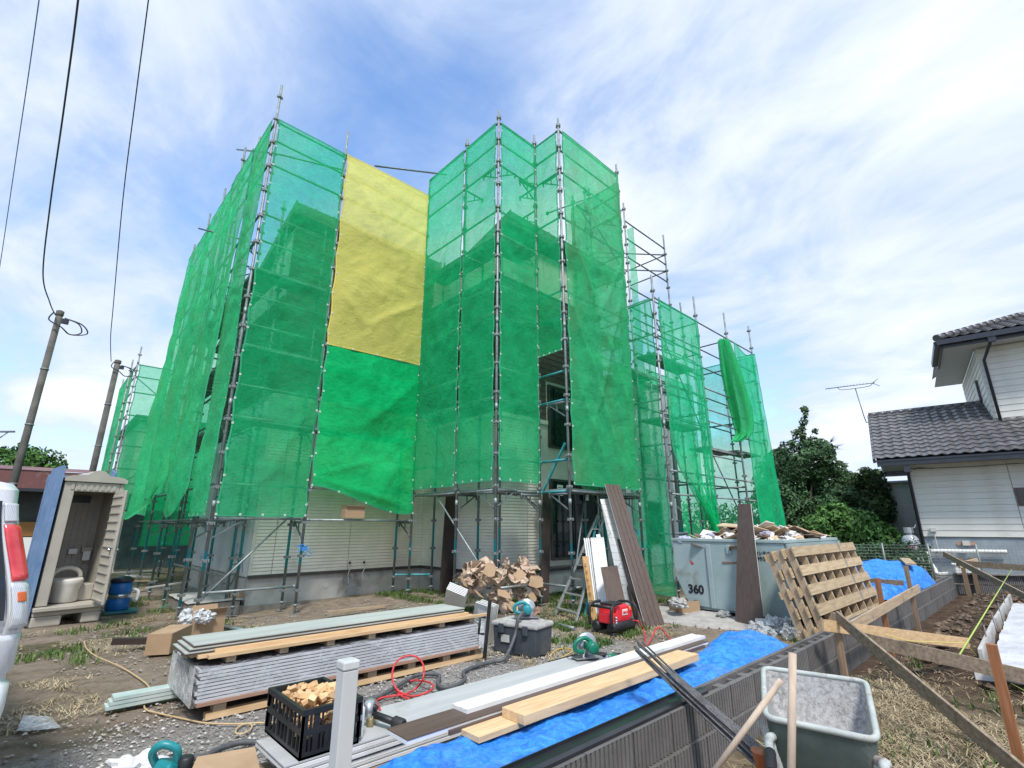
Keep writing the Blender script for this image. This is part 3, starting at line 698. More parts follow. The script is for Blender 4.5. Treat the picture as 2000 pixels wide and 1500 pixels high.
# ------------------------------------------------------------------ nets
def net(label, mt, p0, p1, z0, z1, out, amp=.05, res=.075, eyes=True, bot=None, top=None, folds=0.0, fk=6.0, seed=0, sag=.06, shape=None, hem=True, ridges=(), cat='net', name='safety_net', group='green nets hung on the scaffolds'):
    p0 = Vector((p0[0], p0[1], 0)); p1 = Vector((p1[0], p1[1], 0)); L = (p1 - p0).length; d = (p1 - p0) / L; o = Vector((out[0], out[1], 0))
    H_ = z1 - z0; nu = max(8, int(L / res)); nv = max(10, int(H_ / res))
    def f(u_, v_):
        zb = bot(u_) if bot else z0; zt = top(u_) if top else z1
        z = zb + (zt - zb) * v_; x = u_ * L
        tie = abs(math.sin(math.pi * z / .915)); env = math.sin(math.pi * u_) ** .6
        w = amp * env * (.55 + .9 * noise.fractal(Vector((x * .9 + seed, z * .55, seed)), 1, 2, 4))
        w += sag * .35 * env * math.sin(math.pi * (z + .35 * math.sin(3 * x + seed)) / 1.83) ** 2
        cr = abs(noise.noise(Vector((x * 1.6 + z * .9 + seed, z * 1.3 - x * .8, seed * 2.1)))) + .5 * abs(noise.noise(Vector((x * 3.6 - z * 2.0, z * 2.6 + seed, 7))))
        w -= .045 * cr * (.3 + env)
        for (ua, va, ub, vb, ra) in ridges:      # pull creases running out from a tie
            ax_, az_, bx_, bz_ = ua * L, z0 + va * H_, ub * L, z0 + vb * H_; q_ = min(1, max(0, ((x - ax_) * (bx_ - ax_) + (z - az_) * (bz_ - az_)) / ((bx_ - ax_) ** 2 + (bz_ - az_) ** 2)))
            dd_ = math.hypot(x - ax_ - q_ * (bx_ - ax_), z - az_ - q_ * (bz_ - az_)); w += ra * math.exp(-dd_ / .07) * math.sin(math.pi * (.1 + .85 * q_))
        if folds: w += folds * (math.sin(fk * u_ * 6.283 + 2.2 * noise.noise(Vector((z * .4, seed, 1)))) * .5 + noise.noise(Vector((u_ * fk * 1.7, z * .35, seed)))) * (1.15 - .5 * v_)
        ed = sag * .35 * (1 - tie) * 0
        inx = .035 * (tie - .4) * (1 - 2 * u_) * (abs(2 * u_ - 1) ** 6)        # edge pulled in between ties
        hs_ = (noise.noise(Vector((x * 1.1, z * .4, seed + 4)))) * .03 * env
        w *= 1 - .85 * max(0, v_) ** 14 - .6 * max(0, 1 - v_) ** 14
        p = p0 + d * (x + inx + hs_) + o * w; p.z = z + .03 * noise.noise(Vector((x * 1.5, z, seed + 9))) * math.sin(math.pi * v_)
        if shape: p = shape(p, u_, v_)
        return p
    mb = MB().grid(f, nu, nv); org = tuple(f(.5, 0)); ob = mb.build(name, mt, None, org=org); tag(ob, label, cat, group)
    if hem:
        h = MB(); w = .03 / max(L, .3)
        for u0, u1 in ((0, w), (1 - w, 1)): h.grid(lambda a, b: f(u0 + (u1 - u0) * a, b) + o * .006, 1, nv)
        wv = .03 / H_
        for v0, v1 in ((0, wv), (1 - wv, 1)): h.grid(lambda a, b: f(a, v0 + (v1 - v0) * b) + o * .006, nu, 1)
        tag(h.build('hem', HEM if mt is not NETY else M('yellow_hem', (.55, .48, .10), rough=.9), ob), kind=None)
    if eyes:
        e = MB(); n = int(H_ / .46)
        pts = [(u_, (i + .5) / n) for i in range(n) for u_ in (.012, .988)] + [(i / 4, .004) for i in range(5)]
        Rr = Matrix((d, Vector((0, 0, 1)), o)).transposed()
        for u_, v_ in pts:
            c = f(u_, v_) + o * .012; q = []
            for r_ in (.021, .010):
                for k in range(8): q.append(c + Rr @ Vector((r_ * math.cos(k * .785), r_ * math.sin(k * .785), 0)))
            e.add(q, [(k, (k + 1) % 8, 8 + (k + 1) % 8, 8 + k) for k in range(8)])
        e.build('eyelet_row', EYE, ob)['kind'] = 'stuff'
    return ob
Y = -1
net('left corner green net, tallest flat sheet just left of the yellow sheet', NET, (-3.965, 2.79), (-2.42, 2.79), 1.62, 10.03, (0, Y), seed=1, res=.06, ridges=((0, .11, .55, .01, .06), (1, .3, .4, .05, .05), (0, .11, 1, .10, .03), (0, .45, .6, .25, .04), (0, .8, .7, .62, .03)))
net('yellow sheet hung on the scaffold between two green nets', NETY, (-2.385, 2.78), (-.04, 2.78), 5.18, 10.05, (0, Y), seed=2, amp=.07, sag=.09, cat='sheet', name='yellow_sheet', group=None, top=lambda u_: 10.04 + .05 * u_, res=.06, bot=lambda u_: 5.18 + .05 * u_, ridges=((0, .95, .55, .62, .05), (.3, .9, .5, .55, .04), (1, .35, .3, .12, .05), (0, .3, .5, .05, .05), (1, .8, .5, .5, .04), (0, .62, 1, .58, .03)))
net('bright green sheet hanging below the yellow sheet with a sagging lower edge', NETS, (-2.385, 2.785), (-.03, 2.785), 1.7, 5.22, (0, Y), seed=3, amp=.12, sag=.12, bot=lambda u_: 2.22 - .50 * ss(u_, .05, .95) - .06 * math.sin(math.pi * u_), res=.055, ridges=((0, .2, 1, .03, .07), (0, .2, .7, .35, .05), (1, .9, .4, .5, .04), (0, .16, .35, .05, .08), (1, .1, .5, .6, .04)))
net('green net on the recessed left bay beside the yellow sheet', NET, (-.06, 2.80), (-.06, 1.215), 2.24, 10.58, (-1, 0), seed=4, res=.07)
net('green net on the second bay, left of the middle corner post', NET, (-.06, 1.185), (-.06, .02), 2.28, 10.58, (-1, 0), seed=5, res=.07)
net('narrow green net right of the middle corner post', NET, (.02, -.06), (1.16, -.06), 2.28, 10.58, (0, Y), seed=6, res=.06, amp=.03)
net('short narrow green net ending above the open access bay', NET, (1.17, -.05), (1.17, -.76), 5.0, 10.58, (-1, 0), seed=7, res=.06, amp=.03)
net('weathered green net right of the open access bay, crossed by creases', NET3, (1.235, -.87), (3.56, -.87), 2.22, 10.58, (0, Y), seed=8, amp=.09, sag=.08, res=.055, ridges=((0, .50, .75, .0, .09), (0, .72, .95, .18, .07), (.15, .05, .95, .62, .08), (0, .3, .5, .0, .07), (1, .7, .3, .4, .05), (0, .92, .8, .6, .05)))
net('dim green net on the side return seen through the weathered net', NET3, (3.66, -.8), (3.66, .9), 2.3, 10.5, (1, 0), seed=9, eyes=False)
net('thin green strip net hanging from the bare rear frame', NET2, (5.1, -.05), (5.1, -.30), 3.0, 10.0, (1, 0), seed=10, eyes=False, hem=False)
# left side face, loose and heavily folded
def sB(k):
    def g(p, u_, v_):
        p.x -= k * (1 - v_) ** 1.5 * (.25 + .35 * math.sin(math.pi * u_)); return p
    return g
net('weathered green net on the left side face next to the corner post', NET3, (-4.07, 2.86), (-4.07, 4.14), 1.62, 10.0, (-1, 0), seed=11, folds=.035, fk=2, res=.06, shape=sB(.12))
net('loose green net billowing round the middle of the left side face', NET3, (-4.10, 4.06), (-4.10, 5.85), 1.75, 10.0, (-1, 0), seed=12, folds=.10, fk=3, res=.06, shape=sB(.35), bot=lambda u_: 1.62 + .55 * abs(2 * u_ - 1) ** 2.5, eyes=False)
net('folded green net gathered in ropes on the left side face', NET3, (-4.07, 5.68), (-4.07, 8.35), 1.9, 10.0, (-1, 0), seed=13, folds=.15, fk=4, res=.07, shape=sB(.5), bot=lambda u_: 2.2 - .3 * u_, eyes=False)
net('farthest green net at the back end of the left side face', NET3, (-4.07, 8.2), (-4.07, 10.85), 1.8, 9.95, (-1, 0), seed=14, folds=.14, fk=4, res=.08, shape=sB(.55), bot=lambda u_: 1.7 + .2 * u_, eyes=False)
net('low green net across the passage behind the left scaffold legs', NET, (-3.9, 10.9), (-2.2, 10.9), .9, 9.6, (0, Y), seed=15, eyes=False)
# twisted tail of the folded net
tl = MB(); ax = [(-4.2, 5.75, 2.9), (-4.28, 5.9, 2.6), (-4.38, 6.1, 2.2), (-4.45, 6.5, 1.95), (-4.75, 6.9, 1.7)]; ax = smooth_path(ax, 8)
def tailf(a, b):
    i = min(int(b * (len(ax) - 1)), len(ax) - 2); q = ax[i].lerp(ax[i + 1], b * (len(ax) - 1) - i)
    w = .09 + .14 * abs(b - .62) * 1.6 ; th = a * 2.4 + b * 3.2
    return q + Vector((math.cos(th) * w * (.5 + .3 * math.sin(a * 9)), (a - .5) * w * 2.2, math.sin(th) * w * .6))
tl.grid(tailf, 18, 60); tag(tl.build('safety_net', NET3, None, org=(-4.6, 6.3, 1.6)), 'twisted knotted tail of green net tied low behind the portable toilet', 'net', 'green nets hung on the scaffolds')
# right scaffold nets
net('long green net hanging to the ground on the side return left of the dumpster', NET2, (3.86, -.42), (3.86, -1.36), .04, 6.88, (-1, 0), seed=21, eyes=False, folds=.03, fk=2, res=.06)
def gath(p, u_, v_):
    k = ss(1 - v_, .62, 1.0); cx = 5.55; p.x = p.x + (cx - p.x) * k * .86 + .10 * math.sin(u_ * 40) * k * .4; p.y += .10 * math.sin(u_ * 31 + 1) * k - .12 * k; return p
net('green net gathered to a point above the dumpster', NET2, (3.98, -1.47), (6.05, -1.47), 1.25, 6.86, (0, Y), seed=22, eyes=False, folds=.04, fk=3, shape=gath, res=.05)
def flare(p, u_, v_):
    k = (1 - v_) ** 1.3; p.x += .35 * k * u_ + .25 * k; return p
net('rightmost green net, flaring outwards at its foot beside the trees', NET2, (8.3, -1.47), (9.95, -1.47), 1.30, 6.85, (0, Y), seed=23, eyes=False, folds=.05, fk=3, shape=flare, res=.06, top=lambda u_: 6.85 - .5 * math.sin(math.pi * u_) ** 2 * .4)
net('pale green net on the back of the right scaffold with sky behind it', NET2, (6.9, .75), (9.9, .75), 1.0, 6.2, (0, Y), seed=24, eyes=False, folds=.03, fk=3, res=.09)
net('narrow green net on the far end of the right scaffold', NET2, (9.95, -1.4), (9.95, .6), 1.2, 6.8, (1, 0), seed=25, eyes=False, folds=.03, res=.09)
bl = MB(); ax2 = smooth_path([PY(1413, 664, -1.5), PY(1428, 730, -1.5), PY(1446, 800, -1.5), PY(1452, 845, -1.5), PY(1438, 862, -1.45)], 8)
def bund(a, b):
    i = min(int(b * (len(ax2) - 1)), len(ax2) - 2); q = ax2[i].lerp(ax2[i + 1], b * (len(ax2) - 1) - i)
    r_ = (.13 + .17 * math.sin(math.pi * min(1, b * 1.1))) * (1 + .28 * math.sin(a * 6.283 * 7 + b * 3)); t_ = a * 6.283
    return q + Vector((math.cos(t_) * r_ * 1.25, math.sin(t_) * r_ * .6 + .05 * math.sin(a * 40 + b * 4), 0))
bl.grid(bund, 56, 40); tag(bl.build('safety_net', NET3, None, org=tuple(ax2[-1])), 'tightly bundled green net hanging like a rope on the right scaffold', 'net', 'green nets hung on the scaffolds')
# far left nets
net('small distant green net facing the yard behind the toilet', NET, (-4.4, 14.92), (-.7, 14.92), 2.0, 7.2, (0, Y), seed=31, eyes=False, amp=.03, res=.12)
net('side of the distant green netting next to the utility pole', NET3, (-4.52, 19.4), (-4.52, 15.05), 2.0, 7.1, (-1, 0), seed=32, eyes=False, amp=.05, res=.14)
# cord tied to a post
bk = MB(); c0 = PY(593, 1072, 2.8); 
for k in range(7):
    a = k * 2.4; bk.tube(smooth_path([c0, c0 + Vector((.10 * math.cos(a), -.03, .08 * math.sin(a))), c0 + Vector((.16 * math.cos(a + .7), -.04, -.04 + .1 * math.sin(a)))], 4), .008, 5)
bk.obox(c0, (.09, .09, .07)); tag(bk.build('plastic_twine', M('blue_twine', (.03, .22, .55), rough=.6), None), 'blue plastic twine knotted round a scaffold post', 'twine')
# ------------------------------------------------------------------ neighbour's house on the right (own frame, wall front at y=0)
KH = Vector((13.512, -4.264, 0)); HX = Vector((math.cos(rad(-81.3)), math.sin(rad(-81.3)), 0)); HY = Vector((math.cos(rad(8.7)), math.sin(rad(8.7)), 0)); HZ = Vector((0, 0, 1))
def H(x, y, z): return KH + HX * x + HY * y + HZ * z
def hbox(mb, x0, y0, z0, x1, y1, z1, mi=0):
    c = [H(x, y, z) for z in (z0, z1) for x, y in ((x0, y0), (x0, y1), (x1, y1), (x1, y0))]
    return mb.add(c, [(0, 3, 2, 1), (4, 5, 6, 7), (0, 1, 5, 4), (1, 2, 6, 5), (2, 3, 7, 6), (3, 0, 4, 7)], mi)
nh = thing('house', 'white two storey house with dark wavy roof tiles at the right edge', 'house', tuple(H(3, 3, 0)))
NS = M('pale_siding', (.62, .61, .56), (.70, .69, .64), scale=2, rough=.75, c3=(.57, .555, .50), bs=.15, bscale=40, bd=.003)
NF = M('grey_rendered_base', (.23, .27, .30), (.30, .34, .37), scale=4, rough=.9, bs=.4, bscale=40)
GUT = M('dark_gutter', (.020, .025, .036), (.032, .037, .05), scale=5, rough=.35)
GUTB = M('brown_downpipe', (.10, .065, .06), (.14, .09, .085), scale=6, rough=.5)
TILE, t = new_mat('kawara_tile')
oi = N(t, 'ShaderNodeObjectInfo'); tn = noise_tex(t, 6, 7, .7)
tcol = ramp(t, tn, [(.35, (.065, .064, .068)), (.62, (.135, .132, .136)), (.75, (.18, .165, .145))])
hsn = N(t, 'ShaderNodeHueSaturation'); t.links.new(tcol, hsn.inputs['Color']); t.links.new(math_node(t, 'ADD', math_node(t, 'MULTIPLY', oi.outputs['Random'], .5), .75), hsn.inputs['Value'])
principled(t, hsn.outputs[0], .32, 0, bump(t, noise_tex(t, 40, 5, .6), .2, .004))
mb = MB(); hbox(mb, 0.02, .02, 0, 9, 7, 1.14); mb.build('foundation', NF, nh)
mb = MB(); hbox(mb, .02, .03, 1.15, 9, 7, 3.6); mb.build('wall', NS, nh)
mb = MB(); hbox(mb, 2.40, 1.24, 3.6, 9, 7, 7.05); mb.build('wall', NS, nh)
def boards(x0, x1, y, z0, z1, h, front=True, y1=None):
    z = z0
    while z < z1 - .03:
        zt = min(z + h, z1); mb = MB()
        if front:
            vs = [H(x0, y - .022, z), H(x1, y - .022, z), H(x1, y - .008, zt - .004), H(x0, y - .008, zt - .004), H(x0, y + .01, z), H(x1, y + .01, z), H(x1, y + .01, zt - .004), H(x0, y + .01, zt - .004)]
        else:
            vs = [H(x0 - .022, y1, z), H(x0 - .022, y, z), H(x0 - .008, y, zt - .004), H(x0 - .008, y1, zt - .004), H(x0 + .01, y1, z), H(x0 + .01, y, z), H(x0 + .01, y, zt - .004), H(x0 + .01, y1, zt - .004)]
        mb.add(vs, [(0, 1, 2, 3), (4, 7, 6, 5), (0, 4, 5, 1), (1, 5, 6, 2), (2, 6, 7, 3), (3, 7, 4, 0)]); mb.build('siding_board', NS, nh); z += h
boards(0, 2.22, 0, 1.16, 3.30, .178); boards(2.235, 8, 0, 1.16, 3.30, .178); boards(0, 0, 0, 1.16, 3.3, .178, False, 3.2)
boards(2.38, 8, 1.2, 4.1, 6.98, .195); boards(2.38, 0, 1.2, 4.6, 6.98, .195, False, 6.5)
mb = MB(); hbox(mb, 2.30, 2.3, 5.5, 2.36, 2.75, 6.2); wf = mb.build('window', DARKTRIM, nh); mb = MB(); hbox(mb, 2.285, 2.36, 5.56, 2.297, 2.69, 6.14); mb.build('pane', PAPER, wf)
mb = MB(); hbox(mb, 2.24, -.035, 2.0, 3.2, -.024, 2.5); wf = mb.build('window', GUTB, nh); mb = MB(); hbox(mb, 2.29, -.05, 2.05, 3.15, -.037, 2.45); mb.build('pane', GLASSD, wf)
# tiles
def tile_mesh(w, l):
    mb = MB(); n = 8; rows = []
    for k in range(2):
        for i in range(n + 1):
            x = i / n; z = .5 * math.cos(2 * math.pi * (x - .08)) * .036 + (.012 if x > .92 else 0)
            rows.append((x * w, k * l, z + (0.028 if k == 0 else 0)))
    fs = [(i, i + 1, n + 2 + i, n + 1 + i) for i in range(n)]
    mb.add(rows, fs, 0, True)
    mb.add([rows[i] for i in range(n + 1)] + [(rows[i][0], rows[i][1], rows[i][2] - .024) for i in range(n + 1)], [(n + 1 + i, n + 2 + i, i + 1, i) for i in range(n)], 0, False)
    return mb.mesh('roof_tile', TILE)
def tiled(x0, x1, yf, zf, yb, zb, nc, nr, parent, cap_keep, clip=None):
    w = (x1 - x0) / nc; sl_ = math.hypot(yb - yf, zb - zf); l = sl_ / nr; me = tile_mesh(w * 1.02, l * 1.12); p = math.atan2(zb - zf, yb - yf)
    R = Matrix((HX, HY * math.cos(p) + HZ * math.sin(p), -HY * math.sin(p) + HZ * math.cos(p))).transposed().to_euler()
    k = 0; rest = MB()
    for r_ in range(nr):
        for c in range(nc):
            q = (r_ + 0.0) / nr; x = x0 + c * w; y = yf + (yb - yf) * q; z = zf + (zb - zf) * q
            if clip and not clip(x + w / 2, q): continue
            if k < cap_keep: inst('roof_tile', me, H(x, y, z + .03), parent, R)
            else:
                Rm = R.to_matrix(); o = H(x, y, z + .03); rest.add([o + Rm @ v.co for v in me.vertices], [tuple(pl.vertices) for pl in me.polygons], 0, True)
            k += 1
    if rest.v: rest.build('roof_tiles', TILE, parent)['kind'] = 'stuff'
    return k
k1 = tiled(-.76, 5.0, -.72, 3.45, 2.5, 5.42, 22, 13, nh, 250, lambda x, q: x < 2.36 or q < .56)
mb = MB(); mb.add([H(-.74, -.72, 3.42), H(5, -.72, 3.42), H(5, 2.5, 5.38), H(-.74, 2.5, 5.38), H(-.74, -.72, 3.34), H(5, -.72, 3.34), H(5, 2.5, 5.28), H(-.74, 2.5, 5.28)], [(0, 1, 2, 3), (7, 6, 5, 4), (0, 4, 5, 1), (3, 2, 6, 7), (0, 3, 7, 4)]); mb.build('roof_deck', GUT, nh)
mb = MB(); mb.add([H(-.74, 2.5, 5.38), H(5, 2.5, 5.38), H(5, 5.6, 3.4), H(-.74, 5.6, 3.4)], [(0, 1, 2, 3)]); mb.build('rear_roof', TILE, nh)
for i in range(12):                                              # ridge tiles, then verge tiles
    a = -.8 + i * .27; mb = MB().tube([H(a, 2.5, 5.44), H(a + .265, 2.5, 5.45)], .10, 10, rs=[.10, .085]); mb.build('ridge_tile', TILE, nh)
for i in range(13):
    q = i / 13; y, z = -.72 + 3.22 * q, 3.45 + 1.97 * q; mb = MB(); mb.beam(H(-.80, y, z - .03), H(-.80, y + .27, z + .12), .07, .14); mb.build('verge_tile', TILE, nh)
mb = MB(); mb.add([H(-.70, -.6, 3.30), H(6, -.6, 3.30), H(6, 0, 3.34), H(-.70, 0, 3.34), H(-.70, 2.4, 3.34), H(0, 2.4, 3.34), H(0, 0, 3.34)], [(0, 3, 2, 1), (3, 4, 5, 6)]); mb.build('soffit', SOFF, nh)
mb = MB(); hbox(mb, -.74, -.84, 3.24, 6, -.72, 3.39); hbox(mb, -.76, -.86, 3.37, 6.0, -.835, 3.42); mb.build('gutter', GUT, nh)
mb = MB(); mb.beam(H(-.72, -.7, 3.3), H(-.72, 2.4, 5.2), .05, .16); mb.build('bargeboard', GUT, nh)
mb = MB(); hbox(mb, -.11, -.82, 3.02, .05, -.66, 3.26); mb.tube([H(-.02, -.72, 3.1), H(-.03, -.08, 2.85), H(-.03, -.08, .2)], .045, 8); mb.build('downpipe', GUT, nh)
# upper roof
mb = MB(); mb.add([H(1.5, .5, 7.02), H(8, .5, 7.02), H(8, 1.2, 7.02), H(2.38, 1.2, 7.02), H(2.38, 6.5, 7.02), H(1.5, 6.5, 7.02)], [(0, 5, 4, 3), (0, 3, 2, 1)]); mb.build('soffit', SOFF, nh)
mb = MB(); hbox(mb, 1.42, .28, 7.08, 8, .42, 7.24); hbox(mb, 1.36, .42, 7.08, 1.50, 3.2, 7.24); mb.build('gutter', GUT, nh)
mb = MB(); hbox(mb, 1.52, .43, 6.98, 8, .49, 7.2); hbox(mb, 1.50, .43, 6.98, 1.56, 3.2, 7.2); mb.build('fascia', GUT, nh)
tiled(1.45, 6.0, .35, 7.26, 3.6, 8.5, 17, 11, nh, 50, lambda x, q: x > 1.45 + q * 2.6)
mb = MB(); mb.add([H(1.45, .35, 7.25), H(8, .35, 7.25), H(8, 3.6, 8.45), H(4.1, 3.6, 8.45), H(1.45, 6, 7.25)], [(0, 1, 2, 3), (0, 3, 4)]); mb.build('roof_deck', GUT, nh)
for i in range(13):
    q = i / 13; p0 = H(1.45 + 2.65 * q, .35 + 3.25 * q, 7.33 + 1.25 * q); p1 = H(1.45 + 2.65 * (q + .078), .35 + 3.25 * (q + .078), 7.33 + 1.25 * (q + .078)); MB().tube([p0, p1], .11, 10, rs=[.12, .095]).build('hip_tile', TILE, nh)
mb = MB(); hbox(mb, 2.62, .30, 6.92, 2.80, .46, 7.10); mb.tube([H(2.70, .4, 7.0), H(2.50, 1.08, 6.55), H(2.50, 1.08, 4.35)], .045, 8); mb.build('downpipe', GUT, nh)
mb = MB().tube([H(2.50, 1.08, 4.35), H(2.48, 1.0, 4.2), H(2.56, .55, 4.28)], .045, 8); mb.build('downpipe', GUTB, nh)
mb = MB(); hbox(mb, 2.42, 1.10, 4.02, 8, 1.17, 4.10); mb.build('flashing', GUTB, nh)
mb = MB().tube(smooth_path([H(-.1, -.06, 3.2), H(.3, -.07, 3.17), H(1.4, -.06, 3.15), H(2.8, -.06, 3.17), H(5, -.06, 3.16)], 5), .010, 5); mb.tube([H(.05, -.06, 3.22), H(.15, -.08, 3.14), H(.25, -.06, 3.2), H(.6, -.06, 3.15)], .010, 5); mb.build('cable', GUT, nh)
mb = MB(); hbox(mb, .20, -.13, 1.30, .34, -.024, 1.40); mb.tube([H(.27, -.08, 1.3), H(.29, -.05, .75), H(.3, -.05, .3)], .008, 5); mb.build('socket_box', SOFF, nh)
mb = MB(); hbox(mb, .86, -.14, .92, 1.02, -.01, 1.05); mb.build('socket_box', SOFF, nh); mb = MB(); hbox(mb, .74, -.02, .93, 1.15, -.004, 1.0); mb.build('sealant_patch', M('orange_tape', (.5, .24, .16)), nh)
mb = MB().tube(smooth_path([H(1.75, -.12, .77), H(.9, -.12, .76), H(.10, -.12, .74), H(.02, -.14, .66), H(.03, -.14, .45), H(.10, -.2, .24), H(.16, -.3, .12), H(.5, -.35, .16)], 6), .055, 10); mb.build('insulated_pipe', M('white_wrap_pipe', (.62, .62, .6), (.74, .74, .72), scale=8, rough=.7, bs=.5, bscale=25), nh)
mb = MB(); hbox(mb, .55, -.55, .06, 1.1, -.2, .40); hbox(mb, .50, -.58, .40, 1.15, -.17, .43); mb.build('equipment_box', PAPER, nh)
# annex far behind
an = thing('building', 'pale siding annex visible between the trees and the tiled house', 'building', tuple(H(-3, 6, 0)))
mb = MB(); hbox(mb, -4, 5.5, .7, .5, 9, 3.1); mb.build('wall', NS, an); mb = MB(); hbox(mb, -4.05, 5.48, -.2, .5, 9, .69); mb.build('foundation', NF, an)
z = .72
while z < 3.05: mb = MB(); hbox(mb, -4.02, 5.455, z, .5, 5.49, z + .19); mb.build('siding_board', NS, an); z += .2
mb = MB(); hbox(mb, -4.2, 5.2, 3.12, .6, 9, 3.2); mb.build('roof', SOFF, an)
# antenna
at = thing('antenna', 'thin rooftop television antenna on a bent mast by the tiled roof', 'antenna', tuple(H(-.9, 2.4, 5.1)))
am = M('antenna_metal', (.10, .11, .13), rough=.4, metal=.5)
a0 = H(-.78, 2.3, 5.15); top = a0 + HX * (-.25) + HZ * 1.35
MB().tube([a0, a0 - HX * .12, a0 - HX * .15 + HZ * .2, top], .018, 6).build('mast', am, at)
mb = MB().tube([top - HX * .95 + HZ * .13, top + HX * .62 + HZ * .10], .014, 6); mb.tube(smooth_path([top - HX * .55 + HZ * .12, top - HX * .4, top + HX * .4, top + HX * .55 + HZ * .1], 4), .012, 5); mb.build('boom', am, at)
mb = MB()
for i in range(14): q = top - HX * .93 + HZ * .135 + HX * (i * .1); mb.tube([q - HY * .11, q + HY * .11], .006, 4)
for k in (-1, 1): mb.tube([top + HX * .55 + HZ * .1, top + HX * .75 + HZ * (.1 + .14 * k)], .01, 4)
mb.build('element', am, at)
# gas cylinder
gc = H(-.32, -.75, 0); g_ = thing('gas_cylinder', 'tall grey propane cylinder with red lettering behind the mesh fence', 'gas cylinder', tuple(gc))
CYL = M('cylinder_paint', (.34, .36, .39), (.42, .44, .47), scale=7, rough=.4, metal=.3, c3=(.3, .27, .25))
MB().lathe([(.15, .0), (.20, .04), (.215, .12), (.22, .5), (.22, 1.0), (.20, 1.10), (.15, 1.18), (.06, 1.22), (.05, 1.26)], gc, 20).build('tank', CYL, g_)
mb = MB()
for k in range(12):
    a0_, a1_ = k * .45, k * .45 + .47
    if k in (3, 9): continue
    mb.beam(gc + Vector((.11 * math.cos(a0_), .11 * math.sin(a0_), 1.34)), gc + Vector((.11 * math.cos(a1_), .11 * math.sin(a1_), 1.34)), .012, .16)
mb.build('collar', CYL, g_); mb = MB().lathe([(.03, 1.26), (.03, 1.36), (.05, 1.37), (.05, 1.42)], gc, 10); mb.tube([gc + HZ * 1.34, gc + HZ * 1.42 + HX * .16, gc + HZ * 1.5 + HX * .2 + HY * .1], .015, 6); mb.build('valve', GALV, g_)
mb = MB().lathe([(.223, .40), (.225, .405), (.225, .43), (.223, .435)], gc, 20).lathe([(.223, .90), (.225, .905), (.225, .93), (.223, .935)], gc, 20); mb.build('strap', GUT, g_)
def text(s, loc, size, right, up, mt, parent, ext=.002, name='lettering', cjk=False, bold=0.0, align='LEFT'):
    cu = bpy.data.curves.new(name, 'FONT'); cu.body = s; cu.size = size; cu.extrude = ext; cu.offset = bold; cu.align_x = align
    tmp = bpy.data.objects.new('tmp', cu); COL.objects.link(tmp)
    dg = bpy.context.evaluated_depsgraph_get(); me = bpy.data.meshes.new_from_object(tmp.evaluated_get(dg)); bpy.data.objects.remove(tmp)
    right = Vector(right).normalized(); up = Vector(up).normalized(); R = Matrix((right, up, right.cross(up))).transposed()
    me.transform(R.to_4x4()); me.materials.clear(); me.materials.append(mt)
    return inst(name, me, Vector(loc), parent)
RED = M('red_ink', (.50, .03, .04), rough=.6)
vd = (CAM - gc); vd.z = 0; vd.normalize(); rt = Vector((-vd.y, vd.x, 0))
text('LPガス', gc + vd * .228 - rt * .14 + HZ * .83, .12, rt, HZ, RED, g_); text('火気', gc + vd * .228 - rt * .0 + HZ * .70, .10, rt, HZ, RED, g_)

# mesh fence behind the block wall
fn = thing('mesh_fence', 'grey wire mesh fence between the site and the tiled house', 'fence', tuple(P(1700, 1115, 0)))
FM = M('fence_wire', (.16, .19, .18), (.24, .27, .26), scale=9, rough=.5, metal=.3)
fa, fb = Vector((9.6, -2.0, 0)), Vector((12.1, -7.4, 0)); fl = (fb - fa).length; fd = (fb - fa) / fl
n = 6
for i in range(n + 1):
    p = fa + (fb - fa) * (i / n); MB().tube([p, p + HZ * 1.02], .022, 8).build('post', FM, fn)
mb = MB()
for i in range(12):
    z = .15 + i * .075; mb.tube([fa + HZ * z, fb + HZ * z], .0035, 4, caps=False)
k = int(fl / .075)
for i in range(k): p = fa + fd * (i * .075); mb.tube([p + HZ * .12, p + HZ * .99], .003, 3, caps=False)
mb.build('wire_mesh', FM, fn)['kind'] = 'stuff'

# ------------------------------------------------------------------ trees
BARK = M('bark', (.07, .055, .04), (.14, .11, .08), scale=12, rough=.95, bs=.6)
def leafmat(n_, a, b): return M(n_, a, b, scale=.9, rough=.65, isl=.45, spec=.3)
LDARK = leafmat('dark_leaf', (.03, .075, .032), (.06, .125, .045)); LMID = leafmat('mid_leaf', (.05, .135, .03), (.11, .22, .05)); LOL = leafmat('olive_leaf', (.04, .085, .032), (.085, .13, .045))
def leafcloud(blobs, n, size, seed, flat=.0):
    r = np.random.default_rng(seed); bl_ = [(Vector(c), rr) for c, rr in blobs]; wts = np.array([b[1] ** 2 for b in bl_]); wts = wts / wts.sum()
    V = []; idx = r.choice(len(bl_), n, p=wts); u1 = r.normal(size=(n, 3)); u1 /= np.linalg.norm(u1, axis=1)[:, None]
    for i in range(n):
        c, rr = bl_[idx[i]]; d = Vector(u1[i]); q = c + d * rr * (.35 + .65 * r.random() ** .45) * (1 + .28 * noise.noise(d * 2.2 + c * 3)) * 1.0
        if noise.noise(q * 1.7) < -.22: continue
        s = size * r.uniform(.6, 1.4); nrm = (d + Vector(r.normal(0, .55, 3))).normalized(); t1 = nrm.orthogonal().normalized(); t1 = Matrix.Rotation(r.uniform(0, 6.28), 3, nrm) @ t1; t2 = nrm.cross(t1)
        V += [q - t1 * s, q - t2 * s * .45 + nrm * s * .1, q + t1 * s, q + t2 * s * .45 + nrm * s * .1]
    F = [(4 * i, 4 * i + 1, 4 * i + 2, 4 * i + 3) for i in range(len(V) // 4)]
    mb = MB(); mb.add(V, F); return mb
